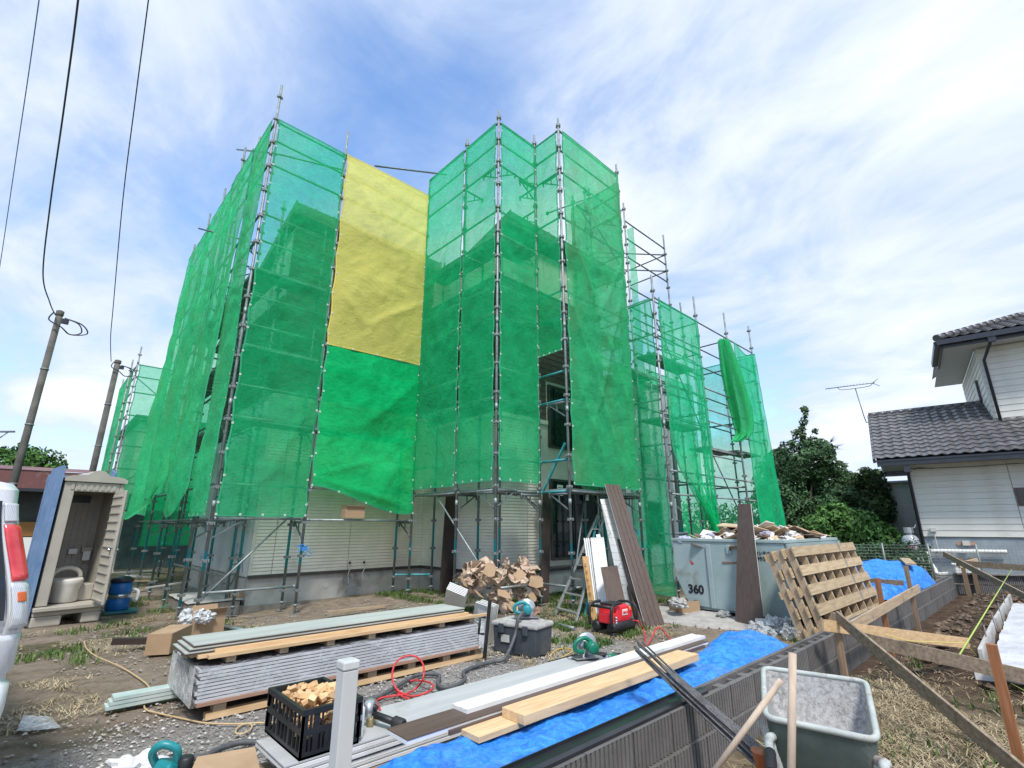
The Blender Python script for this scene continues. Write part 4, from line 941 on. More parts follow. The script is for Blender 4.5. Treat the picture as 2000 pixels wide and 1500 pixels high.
def trunk(base, top, r0, limbs, seed):
    r = random.Random(seed); b = Vector(base); t_ = Vector(top); mb = MB(); pts = [b.lerp(t_, i / 5) + Vector((r.uniform(-.06, .06), r.uniform(-.06, .06), 0)) * (i > 0) for i in range(6)]
    mb.tube(pts, r0, 8, rs=[r0 * (1.2 - .16 * i) for i in range(6)])
    for L in limbs:
        L = Vector(L); a = b.lerp(t_, r.uniform(.3, .8)); mb.tube(smooth_path([a, a.lerp(L, .5) + Vector((0, 0, .15)), L], 3), r0 * .4, 5, rs=[r0 * .4 * (1 - .11 * i) for i in range(7)])
    return mb
def tree(label, base, top, r0, blobs, n, size, mt, seed, cat='tree', name='tree', group=None):
    tr = thing(name, label, cat, base, group); trunk(base, top, r0, [b[0] for b in blobs[:7]], seed).build('trunk', BARK, tr)
    leafcloud(blobs, n, size, seed).build('crown', mt, tr); return tr
def cam_frame(az, d, z): a = HEAD - rad(az); return Vector((CAM.x + d * math.cos(a), CAM.y + d * math.sin(a), z))
def B(px, py, d, r):     # a clump of foliage in the direction of a photo point, d metres away
    s = sight(px, py); k = d / math.hypot(s.x, s.y); return (tuple(CAM + s * k), r)
rr = random.Random(3)
bl1 = [B(x, y, 24 + rr.uniform(-1, 1), r_) for x, y, r_ in ((1560, 905, 1.0), (1535, 945, 1.3), (1590, 900, .9), (1620, 950, 1.0), (1570, 985, 1.3), (1640, 1000, 1.0), (1525, 1010, 1.4), (1600, 1050, 1.3), (1545, 1065, 1.1), (1650, 1060, 1.0), (1605, 880, .5), (1525, 900, .6))]
tree('large dark round evergreen tree beside the rightmost green net', P(1585, 1108), bl1[4][0], .16, bl1, 44000, .078, LDARK, 41)
bl2 = [B(x, y, 25 + rr.uniform(-1, 1), r_) for x, y, r_ in ((1640, 920, .45), (1655, 945, .55), (1700, 960, .7), (1690, 1000, .9), (1720, 985, .55), (1730, 1010, .45), (1700, 1040, .9), (1665, 1000, .8), (1715, 930, .3), (1690, 930, .35))]
tree('bushy olive green tree between the dark round tree and the tiled house', P(1700, 1108), bl2[3][0], .12, bl2, 20000, .075, LOL, 42)
bl3 = [B(x, y, 21 + rr.uniform(-.5, .5), r_) for x, y, r_ in ((1640, 1010, .5), (1600, 1030, .5), (1680, 1030, .6), (1720, 1050, .55), (1655, 1055, .7), (1700, 1080, .6), (1630, 1080, .6), (1750, 1085, .4), (1610, 1000, .35))]
tree('bright green broad leaved shrub in front of the dark trees', P(1680, 1115), bl3[4][0], .06, bl3, 9000, .085, LMID, 43, 'shrub', 'shrub')
# slender sapling rising above the round tree
tip = [B(1572, 800, 26, .18), B(1569, 825, 26, .2), B(1560, 850, 26, .3), B(1588, 862, 26, .26), B(1550, 868, 26, .24), B(1572, 880, 26, .5), B(1592, 842, 26, .14), B(1575, 812, 26, .14), B(1566, 838, 26, .16)]
tree('slender young tree poking up above the dark round tree', B(1575, 1000, 27, 1)[0], tip[0][0], .035, tip, 1300, .085, LOL, 44)
pm = thing('palm_tree', 'small palm with fan fronds half hidden behind the dark round tree', 'palm tree', tuple(P(1610, 1105)))
c0 = Vector(B(1612, 880, 25, 1)[0]); MB().tube([P(1610, 1105), c0], .09, 8).build('trunk', BARK, pm); mb = MB()
for k in range(14):
    a = k * .45 + .2; e = rr.uniform(-.1, .8); d = Vector((math.cos(a) * math.cos(e), math.sin(a) * math.cos(e), math.sin(e))); q = c0 + d * .45
    for j in range(9):
        f_ = (j - 4) * .22; s_ = d.cross(HZ).normalized(); dd = (d * math.cos(f_) + s_ * math.sin(f_)).normalized(); w_ = s_ * .02
        mb.add([q - w_, q + w_, q + dd * .45 + Vector((0, 0, -.04 * abs(j - 4)))], [(0, 1, 2)])
    mb.tube([c0, q], .012, 4)
mb.build('crown', LDARK, pm)
hg = thing('hedge', 'clipped green hedge behind the wire mesh fence', 'hedge', tuple(P(1700, 1112)))
hb = [B(x, 1090 + 8 * math.sin(x), 19 + .5 * math.sin(x * .3), .42) for x in range(1660, 1800, 9)]
leafcloud(hb, 7000, .05, 45).build('crown', LDARK, hg)
lt = [B(x, y, 32, .7) for x, y in ((10, 905), (30, 903), (50, 900), (70, 905), (95, 907), (-20, 900))]
tree('low leafy treetop showing over the red roofed shed', (-8, 24, 0), lt[2][0], .12, lt, 4500, .11, LMID, 46)
# far belts that close the horizon
def belt(label, az0, az1, d, z, n, seed, mt=LDARK):
    r = random.Random(seed); bb = []
    for i in range(n):
        a = az0 + (az1 - az0) * i / (n - 1); dd = d + r.uniform(-3, 3); bb.append((tuple(cam_frame(a, dd, z * r.uniform(.35, .75))), z * r.uniform(.35, .55)))
    o = leafcloud(bb, n * 420, .22, seed).build('tree_belt', mt, None); tag(o, label, 'trees', kind='stuff')
belt('distant band of trees beyond the site on the left', -62, -8, 60, 4.0, 34, 51); belt('distant band of trees beyond the site on the right', 8, 62, 62, 3.6, 34, 52, LOL)

# ------------------------------------------------------------------ utility poles and wires
POLE = M('concrete_pole', (.07, .07, .062), (.13, .125, .11), scale=4, rough=.9, bs=.3)
def upole(label, x, y, h, r):
    u_ = thing('utility_pole', label, 'utility pole', (x, y, 0)); MB().tube([(x, y, -.1), (x, y, h)], r, 14, rs=[r * 1.1, r * .88]).build('pole', POLE, u_)
    MB().lathe([(r * .9, h - .10), (r * 1.05, h - .06), (r * 1.05, h + .02), (r * .5, h + .04)], (x, y, 0), 14).build('cap', POLE, u_)
    for z in (h * .38, h * .58, h * .78): MB().lathe([(r * 1.06, z - .015), (r * 1.12, z), (r * 1.06, z + .015)], (x, y, 0), 14).build('band', GALV, u_)
    mb = MB(); c = Vector((x, y, h - .35))
    for k in range(2):
        mb.tube(smooth_path([c + Vector((.10, -.12, .2)), c + Vector((.34 + .06 * k, -.16, .12)), c + Vector((.42 + .1 * k, -.12, -.05)), c + Vector((.25, -.12, -.14)), c + Vector((.08, -.14, -.02)), c + Vector((-.14, -.12, .10)), c + Vector((-.1, -.1, .28))], 5), .014, 6)
    mb.obox(c + Vector((.12, -.14, .12)), (.12, .08, .10)); mb.build('cable_loop', GUT, u_); return u_
upole('near weathered concrete utility pole rising behind the silver car', -6.65, 6.9, 5.95, .066); upole('farther concrete utility pole beside the distant green netting', -5.15, 12.9, 6.65, .088)
def wire(label, pts, r, mt=GUT): tag(MB().tube(smooth_path(pts, 10), r, 6).build('overhead_wire', mt, None), label, 'wire', None)
wire('left twisted cable dropping to the near utility pole', [PY(108, 615, 6.85), PY(97, 590, 6.2), PY(84, 535, 5.4), PY(98, 400, 3.6), PY(125, 210, 1.6), PY(157, -40, -.3), PY(190, -420, -2.0)], .012)
wire('right twisted cable dropping to the farther utility pole', [PY(217, 706, 12.8), PY(216, 660, 11.5), PY(221, 600, 10), PY(240, 390, 6.5), PY(265, 190, 4.0), PY(295, -40, 2.0), PY(330, -330, .3)], .011)
wire('thin pale blue wire at the far left of the sky', [PY(-20, 640, 22), PY(2, 505, 18), PY(28, 330, 13), PY(55, 150, 9), PY(82, -40, 6), PY(120, -300, 4)], .012, M('blue_wire', (.10, .22, .40), rough=.5))
fx = thing('power_line', 'distant power line bracket at the left edge above the shed', 'power line', (-14, 28, 0))
MB().tube([PY(-60, 843, 26), PY(30, 843, 26)], .05, 6).build('cross_arm', GALV, fx); MB().tube([PY(-8, 843, 26), PY(-8, 1010, 26)], .09, 8).build('pole', POLE, fx); MB().tube([PY(-8, 860, 26), PY(16, 844, 26)], .03, 5).build('stay', GALV, fx)

# ------------------------------------------------------------------ red roofed shed
sh = thing('shed', 'low shed with a faded dark red metal roof behind the toilet', 'shed', (-9, 12, 0))
RR = M('faded_red_roof', (.13, .045, .045), (.20, .085, .08), scale=1.2, rough=.6, c3=(.30, .20, .19), stretch=(1, 1, .2))
MB().box(-16, 9.3, 2.30, -5.2, 9.42, 2.72).build('fascia', RR, sh); MB().add([(-16, 9.28, 2.73), (-5.2, 9.28, 2.73), (-5.2, 14, 3.2), (-16, 14, 3.2)], [(0, 1, 2, 3)]).build('roof', RR, sh)
MB().box(-15.9, 9.9, -.1, -5.3, 13.9, 2.28).build('wall', M('dark_shed_wall', (.02, .024, .022), (.05, .055, .05), scale=2, rough=.6), sh)
MB().box(-16, 9.25, 2.24, -5.2, 9.30, 2.31).build('gutter', GUT, sh)
MB().box(-7.0, 9.83, 1.22, -5.4, 9.89, 1.55).build('door_panel', M('orange_board', (.30, .14, .04), rough=.7), sh); MB().box(-8, 9.7, .2, -5.4, 9.82, 1.2).build('door_panel', PAPER, sh)
for k in range(4): MB().box(-9.2 + k * 1.0, 9.84, 1.6, -9.14 + k * 1.0, 9.895, 2.2).build('window_post', GUT, sh)

# ------------------------------------------------------------------ portable toilet
tx = Vector((.987, .16, 0)); ty = Vector((-.16, .987, 0)); T0 = Vector((-5.95, 4.50, -.12))      # front left corner
def T(x, y, z): return T0 + tx * x + ty * y + HZ * z
def tb(mb, x0, y0, z0, x1, y1, z1, mi=0):
    c = [T(x, y, z) for z in (z0, z1) for x, y in ((x0, y0), (x1, y0), (x1, y1), (x0, y1))]
    return mb.add(c, [(0, 3, 2, 1), (4, 5, 6, 7), (0, 1, 5, 4), (1, 2, 6, 5), (2, 3, 7, 6), (3, 0, 4, 7)], mi)
to = thing('portable_toilet', 'beige portable toilet with its door open, left of the scaffold', 'portable toilet', tuple(T(.45, .5, 0)))
BEI = M('beige_plastic', (.36, .34, .285), (.43, .40, .34), scale=3, rough=.5, bs=.1); BEID = M('inner_plastic', (.33, .31, .265), (.40, .375, .325), scale=3, rough=.55); BLUEP = M('faded_blue_board', (.10, .19, .34), (.17, .27, .43), scale=3, rough=.6)
Wt, Dt = .86, 1.05
mb = MB(); tb(mb, -.02, -.06, .0, .36, Dt, .16); tb(mb, .62, -.06, .0, Wt + .02, Dt, .16); tb(mb, -.02, -.06, .161, Wt + .02, Dt, .24); mb.build('base', BEI, to, bevel=.02)
mb = MB(); tb(mb, -.03, -.14, .24, Wt + .03, .06, .30); tb(mb, 0, .07, .24, Wt, Dt, .30); mb.build('floor', BEI, to, bevel=.01)
mb = MB(); tb(mb, 0, 0, .31, .15, .06, 2.32); tb(mb, Wt - .07, 0, .31, Wt, .06, 2.32); tb(mb, .151, 0, 2.16, Wt - .071, .06, 2.32); mb.build('door_frame', BEI, to, bevel=.012)
mb = MB(); tb(mb, 0, .061, .31, .04, Dt, 2.32); mb.build('side_wall', BEI, to); mb = MB(); tb(mb, Wt - .04, .061, .31, Wt, Dt, 2.32); mb.build('side_wall', BEI, to)
mb = MB(); tb(mb, .041, Dt - .05, .31, Wt - .041, Dt, 2.32); mb.build('back_wall', BEID, to)
mb = MB()
for i in range(9):
    for j in range(15):
        if i > 7: continue
        x = .09 + i * .09; z = .72 + j * .095; tb(mb, x, Dt - .068, z, x + .068, Dt - .051, z + .07)
mb.build('wall_relief', BEID, to)['kind'] = 'stuff'
mb = MB()
for i in range(8):
    x = .09 + i * .085; tb(mb, x, -.012, 2.19, x + .045, -.001, 2.29)
mb.build('vent_rib', BEI, to)['kind'] = 'stuff'
mb = MB(); pr = [(-.02, 2.33), (-.02, 2.39), (.08, 2.43), (.28, 2.45), (.36, 2.52), (.43, 2.54), (.52, 2.52), (.60, 2.45), (.8, 2.43), (Wt + .02, 2.39), (Wt + .02, 2.33)]
mb.prism(pr, T(0, -.04, 0), tx, HZ, ty, Dt + .08); mb.build('roof', BEI, to, bevel=.015)
mb = MB(); tb(mb, .2, Dt - .09, 2.0, .62, Dt - .07, 2.13); mb.build('vent_window', GUT, to)
mb = MB(); tb(mb, .041, .40, .31, Wt - .041, Dt - .07, .58); mb.build('seat_step', BEID, to, bevel=.015)
mb = MB().lathe([(.17, .31), (.19, .33), (.185, .50), (.215, .60), (.225, .66), (.20, .70), (.19, .69)], T(.43, .42, 0), 22); mb.build('toilet_bowl', M('ivory_plastic', (.62, .60, .54), rough=.35), to)
mb = MB().tube(smooth_path([T(.43 + .2 * math.cos(a), .56, .70 + .16 * math.sin(a)) for a in [k * math.pi / 8 for k in range(9)]], 3), .035, 8); mb.build('toilet_seat', M('ivory_plastic2', (.60, .57, .50), rough=.35), to)
mb = MB(); tb(mb, .64, Dt - .16, 1.12, .80, Dt - .07, 1.19); rl = mb.build('paper_holder', BEI, to); mb = MB(); tb(mb, .67, Dt - .17, .96, .78, Dt - .162, 1.12); mb.build('toilet_paper', PAPER, rl)
mb = MB(); tb(mb, .46, Dt - .15, 1.08, .58, Dt - .07, 1.17); mb.build('soap_box', PAPER, to)
mb = MB(); tb(mb, .62, Dt - .07, .60, .74, Dt - .066, .68); mb.build('vent_hole', GUT, to); mb = MB().tube([T(.30, .8, .62), T(.33, .8, .85)], .012, 6); mb.build('brush', PAPER, to)
mb = MB().lathe([(.05, .58), (.06, .68)], T(.10, .8, 0), 10); mb.build('cleaner_bottle', M('blue_plastic', (.02, .06, .22), rough=.35), to)
# door swung open on its right hinge
Dd = Vector((.09, -.996, 0)).normalized(); Dn = Vector((-Dd.y, Dd.x, 0)) * -1; D0 = T(Wt - .12, -.02, .33)
dr = MB().obox(D0 + Dd * .39 + HZ * .92, (.78, .035, 1.84), Matrix((Dd, Dn, HZ)).transposed()).build('door', BEI, to, bevel=.01)
mb = MB()
for j in range(13):
    z = .06 + j * .14; mb.obox(D0 + Dd * .39 + HZ * z + Dn * .028, (.70, .03, .018), Matrix((Dd, Dn, HZ)).transposed())
    mb.obox(D0 + Dd * .39 + HZ * z - Dn * .028, (.70, .03, .018), Matrix((Dd, Dn, HZ)).transposed())
for s_ in (-1, 1):
    for i in range(9): mb.obox(D0 + Dd * (.06 + i * .083) + HZ * .92 + Dn * .024 * s_, (.012, .018, 1.75), Matrix((Dd, Dn, HZ)).transposed())
mb.build('door_rib', BEI, dr); 
for s_ in (-1, 1): MB().lathe([(.03, 0), (.03, .05), (.02, .06)], D0 + Dd * .68 + HZ * .86 + Dn * .02 * s_, 10, R=Matrix((Dd, HZ, Dn * s_)).transposed()).build('handle', M('chrome', (.6, .6, .6), rough=.15, metal=1), dr)
# blue boards round it
def board3(label, pts, th, mt, name, cat):
    a, b, c, d = [Vector(p) for p in pts]; n_ = (b - a).cross(d - a).normalized() * th; mb = MB().add([a, b, c, d, a + n_, b + n_, c + n_, d + n_], [(0, 3, 2, 1), (4, 5, 6, 7), (0, 1, 5, 4), (1, 2, 6, 5), (2, 3, 7, 6), (3, 0, 4, 7)])
    o = mb.build(name, mt, None); return tag(o, label, cat)
board3('long faded blue panel standing against the left side of the toilet', [T(-.10, -.05, .1), T(-.06, .9, .1), T(-.06, .9, 2.58), T(-.10, -.05, 2.58)], .05, BLUEP, 'blue_panel', 'panel')
board3('blue panel behind the toilet, its top edge just above the roof', [T(-.05, Dt + .1, .1), T(.95, Dt + .1, .1), T(.95, Dt + .1, 2.50), T(-.05, Dt + .1, 2.50)], .04, BLUEP, 'blue_panel', 'panel')
board3('blue panel on the right side of the toilet leaning back', [T(Wt + .02, .95, .1), T(Wt + .03, 1.25, .1), T(Wt + .05, 1.25, 2.68), T(Wt + .03, .90, 2.60)], .03, BLUEP, 'blue_panel', 'panel')
# blue bucket vacuum
bv = P(226, 1197, -.12); b_ = thing('site_vacuum', 'blue and chrome drum shaped vacuum beside the toilet', 'vacuum', tuple(bv))
BLU = M('blue_drum', (.01, .12, .42), (.02, .18, .50), scale=5, rough=.35)
MB().lathe([(.17, .05), (.19, .08), (.19, .24), (.175, .26)], bv, 20).build('drum', BLU, b_); MB().lathe([(.172, .26), (.178, .27), (.178, .33), (.172, .34)], bv, 20).build('band', M('chrome2', (.5, .52, .55), rough=.2, metal=.9), b_)
MB().lathe([(.175, .34), (.185, .36), (.18, .52), (.165, .54)], bv, 20).build('motor_housing', BLU, b_); MB().lathe([(.165, .54), (.19, .55), (.19, .60), (.10, .65)], bv, 20).build('lid', GUT, b_)
mb = MB().obox(bv + Vector((.05, -.02, .03)), (.5, .4, .04)); mb.build('tray', M('teal_tray', (.03, .20, .22), rough=.5), b_)
MB().tube(smooth_path([bv + Vector((.19, .0, .4)), bv + Vector((.28, -.05, .36)), bv + Vector((.26, -.1, .2)), bv + Vector((.15, -.2, .3))], 5), .03, 8).build('hose', PAPER, b_)
# green extension cord on the ground
def cord(label, pts, r, mt, cat='cord', name='extension_cord', lift=.01):
    q = [Vector((p[0], p[1], gz(p[0], p[1]) + lift + (p[2] if len(p) > 2 else 0))) for p in pts]; o = MB().tube(smooth_path(q, 7), r, 7).build(name, mt, None); return tag(o, label, cat)
def Gp(px, py, z=0.0): q = P(px, py, z); return (q.x, q.y, z)
GRC = M('green_cord', (.02, .30, .15), rough=.5)
cord('bright green cord snaking from the toilet past the scaffold legs', [Gp(60, 1212, -.1), Gp(100, 1200, -.1), Gp(160, 1193, -.1), Gp(200, 1195, -.1), Gp(260, 1190, -.1), Gp(300, 1184, -.05), Gp(330, 1170, .05), Gp(385, 1160, .12), Gp(440, 1130, .35), Gp(475, 1127, .45)], .010, GRC)
# ------------------------------------------------------------------ materials for the yard
def wood(n_, a, b, ax=0, rough=.8, st=None, sc_=5, c3=None):
    s = [7, 7, 7]; s[ax] = .6
    return M(n_, a, b, scale=sc_, rough=rough, bs=.25, bscale=14, bd=.004, stretch=tuple(s), detail=8, isl=.10, c3=c3)
PINE = wood('fresh_pine', (.50, .33, .17), (.66, .47, .27)); PINEY = wood('fresh_pine_crosswise', (.50, .33, .17), (.66, .47, .27), 1)
OLDW = wood('weathered_wood', (.16, .12, .085), (.30, .235, .165), c3=(.10, .08, .06)); OLDL = wood('pale_weathered_wood', (.33, .24, .15), (.47, .36, .24), c3=(.22, .18, .13))
OLDZ = wood('upright_stake_wood', (.17, .115, .07), (.30, .21, .135), 2); REDW = wood('red_brown_stake', (.22, .085, .03), (.36, .16, .07), 2)
PALW = wood('pallet_wood', (.36, .26, .15), (.52, .41, .26), c3=(.22, .20, .17))
CARD = M('cardboard', (.33, .22, .13), (.40, .28, .17), scale=3, rough=.9, bs=.15, bscale=20); KRAFT = M('kraft_paper', (.46, .35, .255), (.58, .45, .34), scale=3, rough=.85, bs=.5, bscale=7, bd=.03)
BRP = M('brown_composite', (.085, .058, .046), (.115, .082, .066), scale=4, rough=.6, stretch=(6, 6, .5), bs=.15); BRPX = M('brown_board_face', (.085, .055, .044), (.115, .078, .063), scale=4, rough=.6, stretch=(.5, 7, 7), bs=.15)
WHB = M('white_board', (.64, .64, .62), (.74, .74, .72), scale=4, rough=.55, c3=(.55, .54, .51)); GRB = M('grey_board_face', (.38, .39, .385), (.45, .46, .455), scale=2.2, rough=.6, stretch=(.4, 5, 5), c3=(.29, .285, .265))
GRT = M('green_grey_board', (.33, .36, .33), (.42, .45, .41), scale=2, rough=.7, stretch=(.5, 4, 4))
BLK = M('black_plastic', (.010, .011, .013), (.02, .021, .024), scale=9, rough=.5); RUB = M('black_rubber', (.016, .016, .018), (.03, .03, .03), scale=15, rough=.65)
REDP = M('red_plastic', (.62, .02, .03), (.70, .03, .05), scale=5, rough=.35); TGR = M('green_tool_plastic', (.0, .13, .075), (.01, .19, .11), scale=8, rough=.4); TTE = M('teal_tool_plastic', (.01, .20, .22), (.03, .28, .29), scale=8, rough=.4)
STEEL = M('bright_steel', (.45, .46, .47), (.6, .6, .6), scale=15, rough=.3, metal=.8); REB = M('rebar_steel', (.08, .08, .085), (.20, .195, .19), scale=30, rough=.5, metal=.4, c3=(.14, .10, .07))
TARP, t = new_mat('blue_tarp')
tn1 = noise_tex(t, 2.3, 9, .68, 1.0); tn2 = noise_tex(t, 11, 7, .7, 1.2); tn3 = noise_tex(t, 30, 2, .5, stretch=(.3, 4, 1))
tc_ = mixc(t, ramp(t, tn2, [(.38, (0, 0, 0)), (.62, (1, 1, 1))]), (.008, .16, .66), (.05, .33, .88))
tc_ = mixc(t, ramp(t, noise_tex(t, 1.6, 9, .75, .4), [(.56, (0, 0, 0)), (.74, (.55, .55, .55))]), tc_, (.22, .27, .36))
principled(t, tc_, .5, 0, bump(t, math_node(t, 'ADD', tn1, math_node(t, 'ADD', math_node(t, 'MULTIPLY', tn2, .55), math_node(t, 'MULTIPLY', tn3, .05))), .9, .05))
def plastic(n_, dens=.35, col=(.75, .78, .80), bsz=9):
    m, t = new_mat(n_); a = N(t, 'ShaderNodeBsdfPrincipled'); a.inputs['Base Color'].default_value = col4(col); a.inputs['Roughness'].default_value = .18
    nz = noise_tex(t, bsz, 8, .7, 1.2); t.links.new(bump(t, nz, 1.0, .04), a.inputs['Normal']); tr = N(t, 'ShaderNodeBsdfTransparent'); mxx = N(t, 'ShaderNodeMixShader')
    f = math_node(t, 'ADD', math_node(t, 'MULTIPLY', ramp(t, nz, [(.42, (0, 0, 0)), (.62, (1, 1, 1))]), .5), dens, clamp=True); t.links.new(f, mxx.inputs[0])
    t.links.new(tr.outputs[0], mxx.inputs[1]); t.links.new(a.outputs[0], mxx.inputs[2]); o = N(t, 'ShaderNodeOutputMaterial'); t.links.new(mxx.outputs[0], o.inputs[0]); return m
FILM = plastic('clear_film', .10); FILMF = plastic('tight_clear_film', -.12, bsz=5); FILMW = plastic('milky_film', .55)

# ------------------------------------------------------------------ block wall
wallt = thing('block_wall', 'low dark ribbed concrete block wall between the yard and the dug plot', 'wall', (1.5, -5.25, 0))
m, t = new_mat('dark_split_block'); oi = N(t, 'ShaderNodeObjectInfo')
bc = ramp(t, noise_tex(t, 5, 9, .7), [(.3, (.095, .09, .088)), (.7, (.155, .148, .142))]); hsn = N(t, 'ShaderNodeHueSaturation'); t.links.new(bc, hsn.inputs['Color'])
t.links.new(math_node(t, 'ADD', math_node(t, 'MULTIPLY', oi.outputs['Random'], .3), .85), hsn.inputs['Value']); principled(t, hsn.outputs[0], .9, 0, bump(t, noise_tex(t, 60, 5, .7), .7, .006)); BLOCKM = m
WX0, BL = -6.9, .40
def block_mesh(ribs, top):
    mb = MB(); L = BL - .006; n = 11; prof = []
    if ribs:
        for i in range(n):
            a = i * L / n; w = L / n; prof += [(a, 0), (a + w * .62, 0), (a + w * .70, .014), (a + w * .95, .014)]
        prof.append((L, 0))
    else: prof = [(0, 0), (L, 0)]
    H_ = .196; vs = [(x, y, z) for z in (.004, H_) for x, y in prof]; k = len(prof); mb.add(vs, [(i, i + 1, k + i + 1, k + i) for i in range(k - 1)])
    mb.box(0, .0145, .004, L, .038, H_); mb.box(0, .118, .004, L, .150, H_)
    mb.add([(0, 0, H_), (L, 0, H_), (L, .02, H_ + .0005), (0, .02, H_ + .0005)], [(0, 1, 2, 3)])
    for x in (0, L * .5 - .02, L - .035): mb.box(x, .0385, .004, x + .04, .1175, H_ - (.018 if top else 0))
    if top: mb.box(.041, .039, .004, L * .5 - .021, .117, .05).box(L * .5 + .021, .039, .004, L - .036, .117, .05)
    return mb.mesh('concrete_block', BLOCKM)
b1, b2 = block_mesh(True, True), block_mesh(True, False)
nb = int((8.9 - WX0) / BL)
for i in range(nb):
    x = WX0 + i * BL
    inst('concrete_block', b2, (x + .003, -5.33, -.026), wallt); inst('concrete_block', b1, (x + .003, -5.33, .189), wallt)
MB().box(WX0, -5.318, .0, WX0 + nb * BL, -5.20, .0).build('mortar_joint', CONC, wallt) if False else None
MB().box(WX0, -5.326, .171, WX0 + nb * BL, -5.19, .1885).build('mortar_joint', M('mortar', (.15, .14, .13), (.2, .19, .175), scale=20, rough=.95), wallt)
# return wall at the far right, facing the plot
w2 = thing('block_wall', 'dark ribbed block wall at the foot of the mesh fence in front of the tiled house', 'wall', (10, -6.5, 0))
wd = Vector((9.1, -5.33, 0)), Vector((11.3, -9.3, 0)); wl = (wd[1] - wd[0]).length; wdir = (wd[1] - wd[0]) / wl; ang = math.atan2(wdir.y, wdir.x)
for i in range(int(wl / BL)):
    for j, me in ((0, b2), (1, b2)): inst('concrete_block', me, wd[0] + wdir * (i * BL) + HZ * (.215 * j), w2, (0, 0, ang))
MB().beam(wd[0] + HZ * .43, wd[1] + HZ * .43, .15, .03).build('wall_cap', M('cap_mortar', (.16, .155, .15), (.22, .21, .2), scale=9, rough=.9), w2)

# ------------------------------------------------------------------ long pack of wrapped panels on a pallet
def boxes(lst):
    mb = MB()
    for b in lst: mb.box(*b)
    return mb
pal = thing('pallet', 'long low wooden pallet under the wrapped stack of panels', 'pallet', (-3.7, -1.9, 0))
for y in (-2.30, -1.92, -1.56): MB().box(-5.02 + (.02 if y < -2 else 0), y, 0.005, -2.2, y + .07, .05).build('runner', PINE, pal)
for i in range(7):
    x = -4.95 + i * .44; [MB().box(x, yy, .0505, x + .09, yy + .09, .115).build('block', OLDL, pal) for yy in (-2.29, -1.93, -1.57)]
MB().box(-5.08, -2.33, .116, -2.2, -1.46, .140).build('deck_sheet', M('red_brown_ply', (.30, .17, .11), (.38, .23, .16), scale=4, rough=.8), pal)
pk = thing('panel_stack', 'film wrapped stack of pale corrugated edge siding panels on a long pallet', 'panel stack', (-3.7, -1.9, .141))
PEDGE = M('panel_edge', (.42, .43, .45), (.55, .56, .58), scale=10, rough=.5, stretch=(.3, 3, 3)); PGAP = M('gap_shade', (.10, .10, .11), rough=.8)  # dark strip in each gap; its colour stands in for shade between panels
for i in range(9):
    z = .142 + i * .0262; j = .012 * math.sin(i * 2.3)
    MB().box(-5.09 + j, -2.31, z, -2.25 + j, -1.48, z + .019, 0).box(-5.07 + j, -2.295, z + .0192, -2.27 + j, -1.5, z + .0255, 1).build('siding_panel', [PEDGE, PGAP], pk)
def filmbox(x0, y0, z0, x1, y1, z1, seed, sides):
    mb = MB(); f = lambda p: Vector(p) + Vector([.004 * noise.noise(Vector(p) * 9 + Vector((seed, k * 7, 0))) for k in range(3)])
    if 'L' in sides: mb.grid(lambda a, b: f((x0, y1 + (y0 - y1) * a, z0 + (z1 - z0) * b)), 24, 14)
    if 'F' in sides: mb.grid(lambda a, b: f((x0 + (x1 - x0) * a, y0, z0 + (z1 - z0) * b)), 60, 12)
    if 'T' in sides: mb.grid(lambda a, b: f((x0 + (x1 - x0) * a, y0 + (y1 - y0) * b, z1)), 40, 20)
    return mb
filmbox(-5.12, -2.325, .115, -2.24, -1.47, .385, 1, 'FT').build('wrap_film', FILMF, pk); filmbox(-5.125, -2.325, .115, -2.24, -1.47, .385, 2, 'L').build('wrap_film', FILMW, pk)
filmbox(-2.30, -2.34, .12, -2.22, -1.47, .388, 5, 'FT').build('wrap_film', FILMW, pk)
du = thing('timber_stack', 'bundle of pale pine battens on short blocks laid on the wrapped panels', 'timber stack', (-3.7, -2.1, .39))
for i in range(7):
    x = -4.9 + i * .42; MB().box(x, -2.27, .389, x + .07, -1.62, .437).build('spacer_block', OLDL, du)
MB().box(-5.02, -2.0, .4375, -2.35, -1.66, .452).build('slat', OLDL, du)
for k, (y, a, b, z) in enumerate(((-2.30, -5.04, -2.12, .438), (-2.235, -5.1, -2.3, .438), (-2.225, -4.98, -2.36, .464), (-2.15, -5.14, -2.3, .438), (-2.08, -5.18, -2.34, .438))):
    MB().box(a, y, z, b, y + .055, z + .025).build('batten', PINE, du)
tp = thing('board_stack', 'three grey faced boards with brown edges lying on the pine battens', 'board stack', (-3.7, -1.95, .47))
for k in range(3):
    z = .466 + k * .024; o_ = .03 * k; MB().box(-5.19 + o_, -2.20 + .01 * k, z, -2.42 + o_ * .5, -1.74, z + .013, 1).box(-5.19 + o_, -2.205 + .01 * k, z + .0132, -2.42 + o_ * .5, -1.74, z + .021, 0).build('board', [GRT, BRPX], tp)
for k in range(3):
    tag(MB().box(-5.55 + .02 * k, -1.60 - .0 * k, .03 + .03 * k, -5.0, -1.46 + .0, .055 + .03 * k).build('metal_strip', M('mint_strip%d' % k, (.38, .50, .47), (.55, .62, .6), rough=.4), None), ['lowest mint green strip poking out left of the wrapped panels', 'middle mint green strip poking out left of the wrapped panels', 'topmost mint green strip poking out left of the wrapped panels'][k], 'strip')

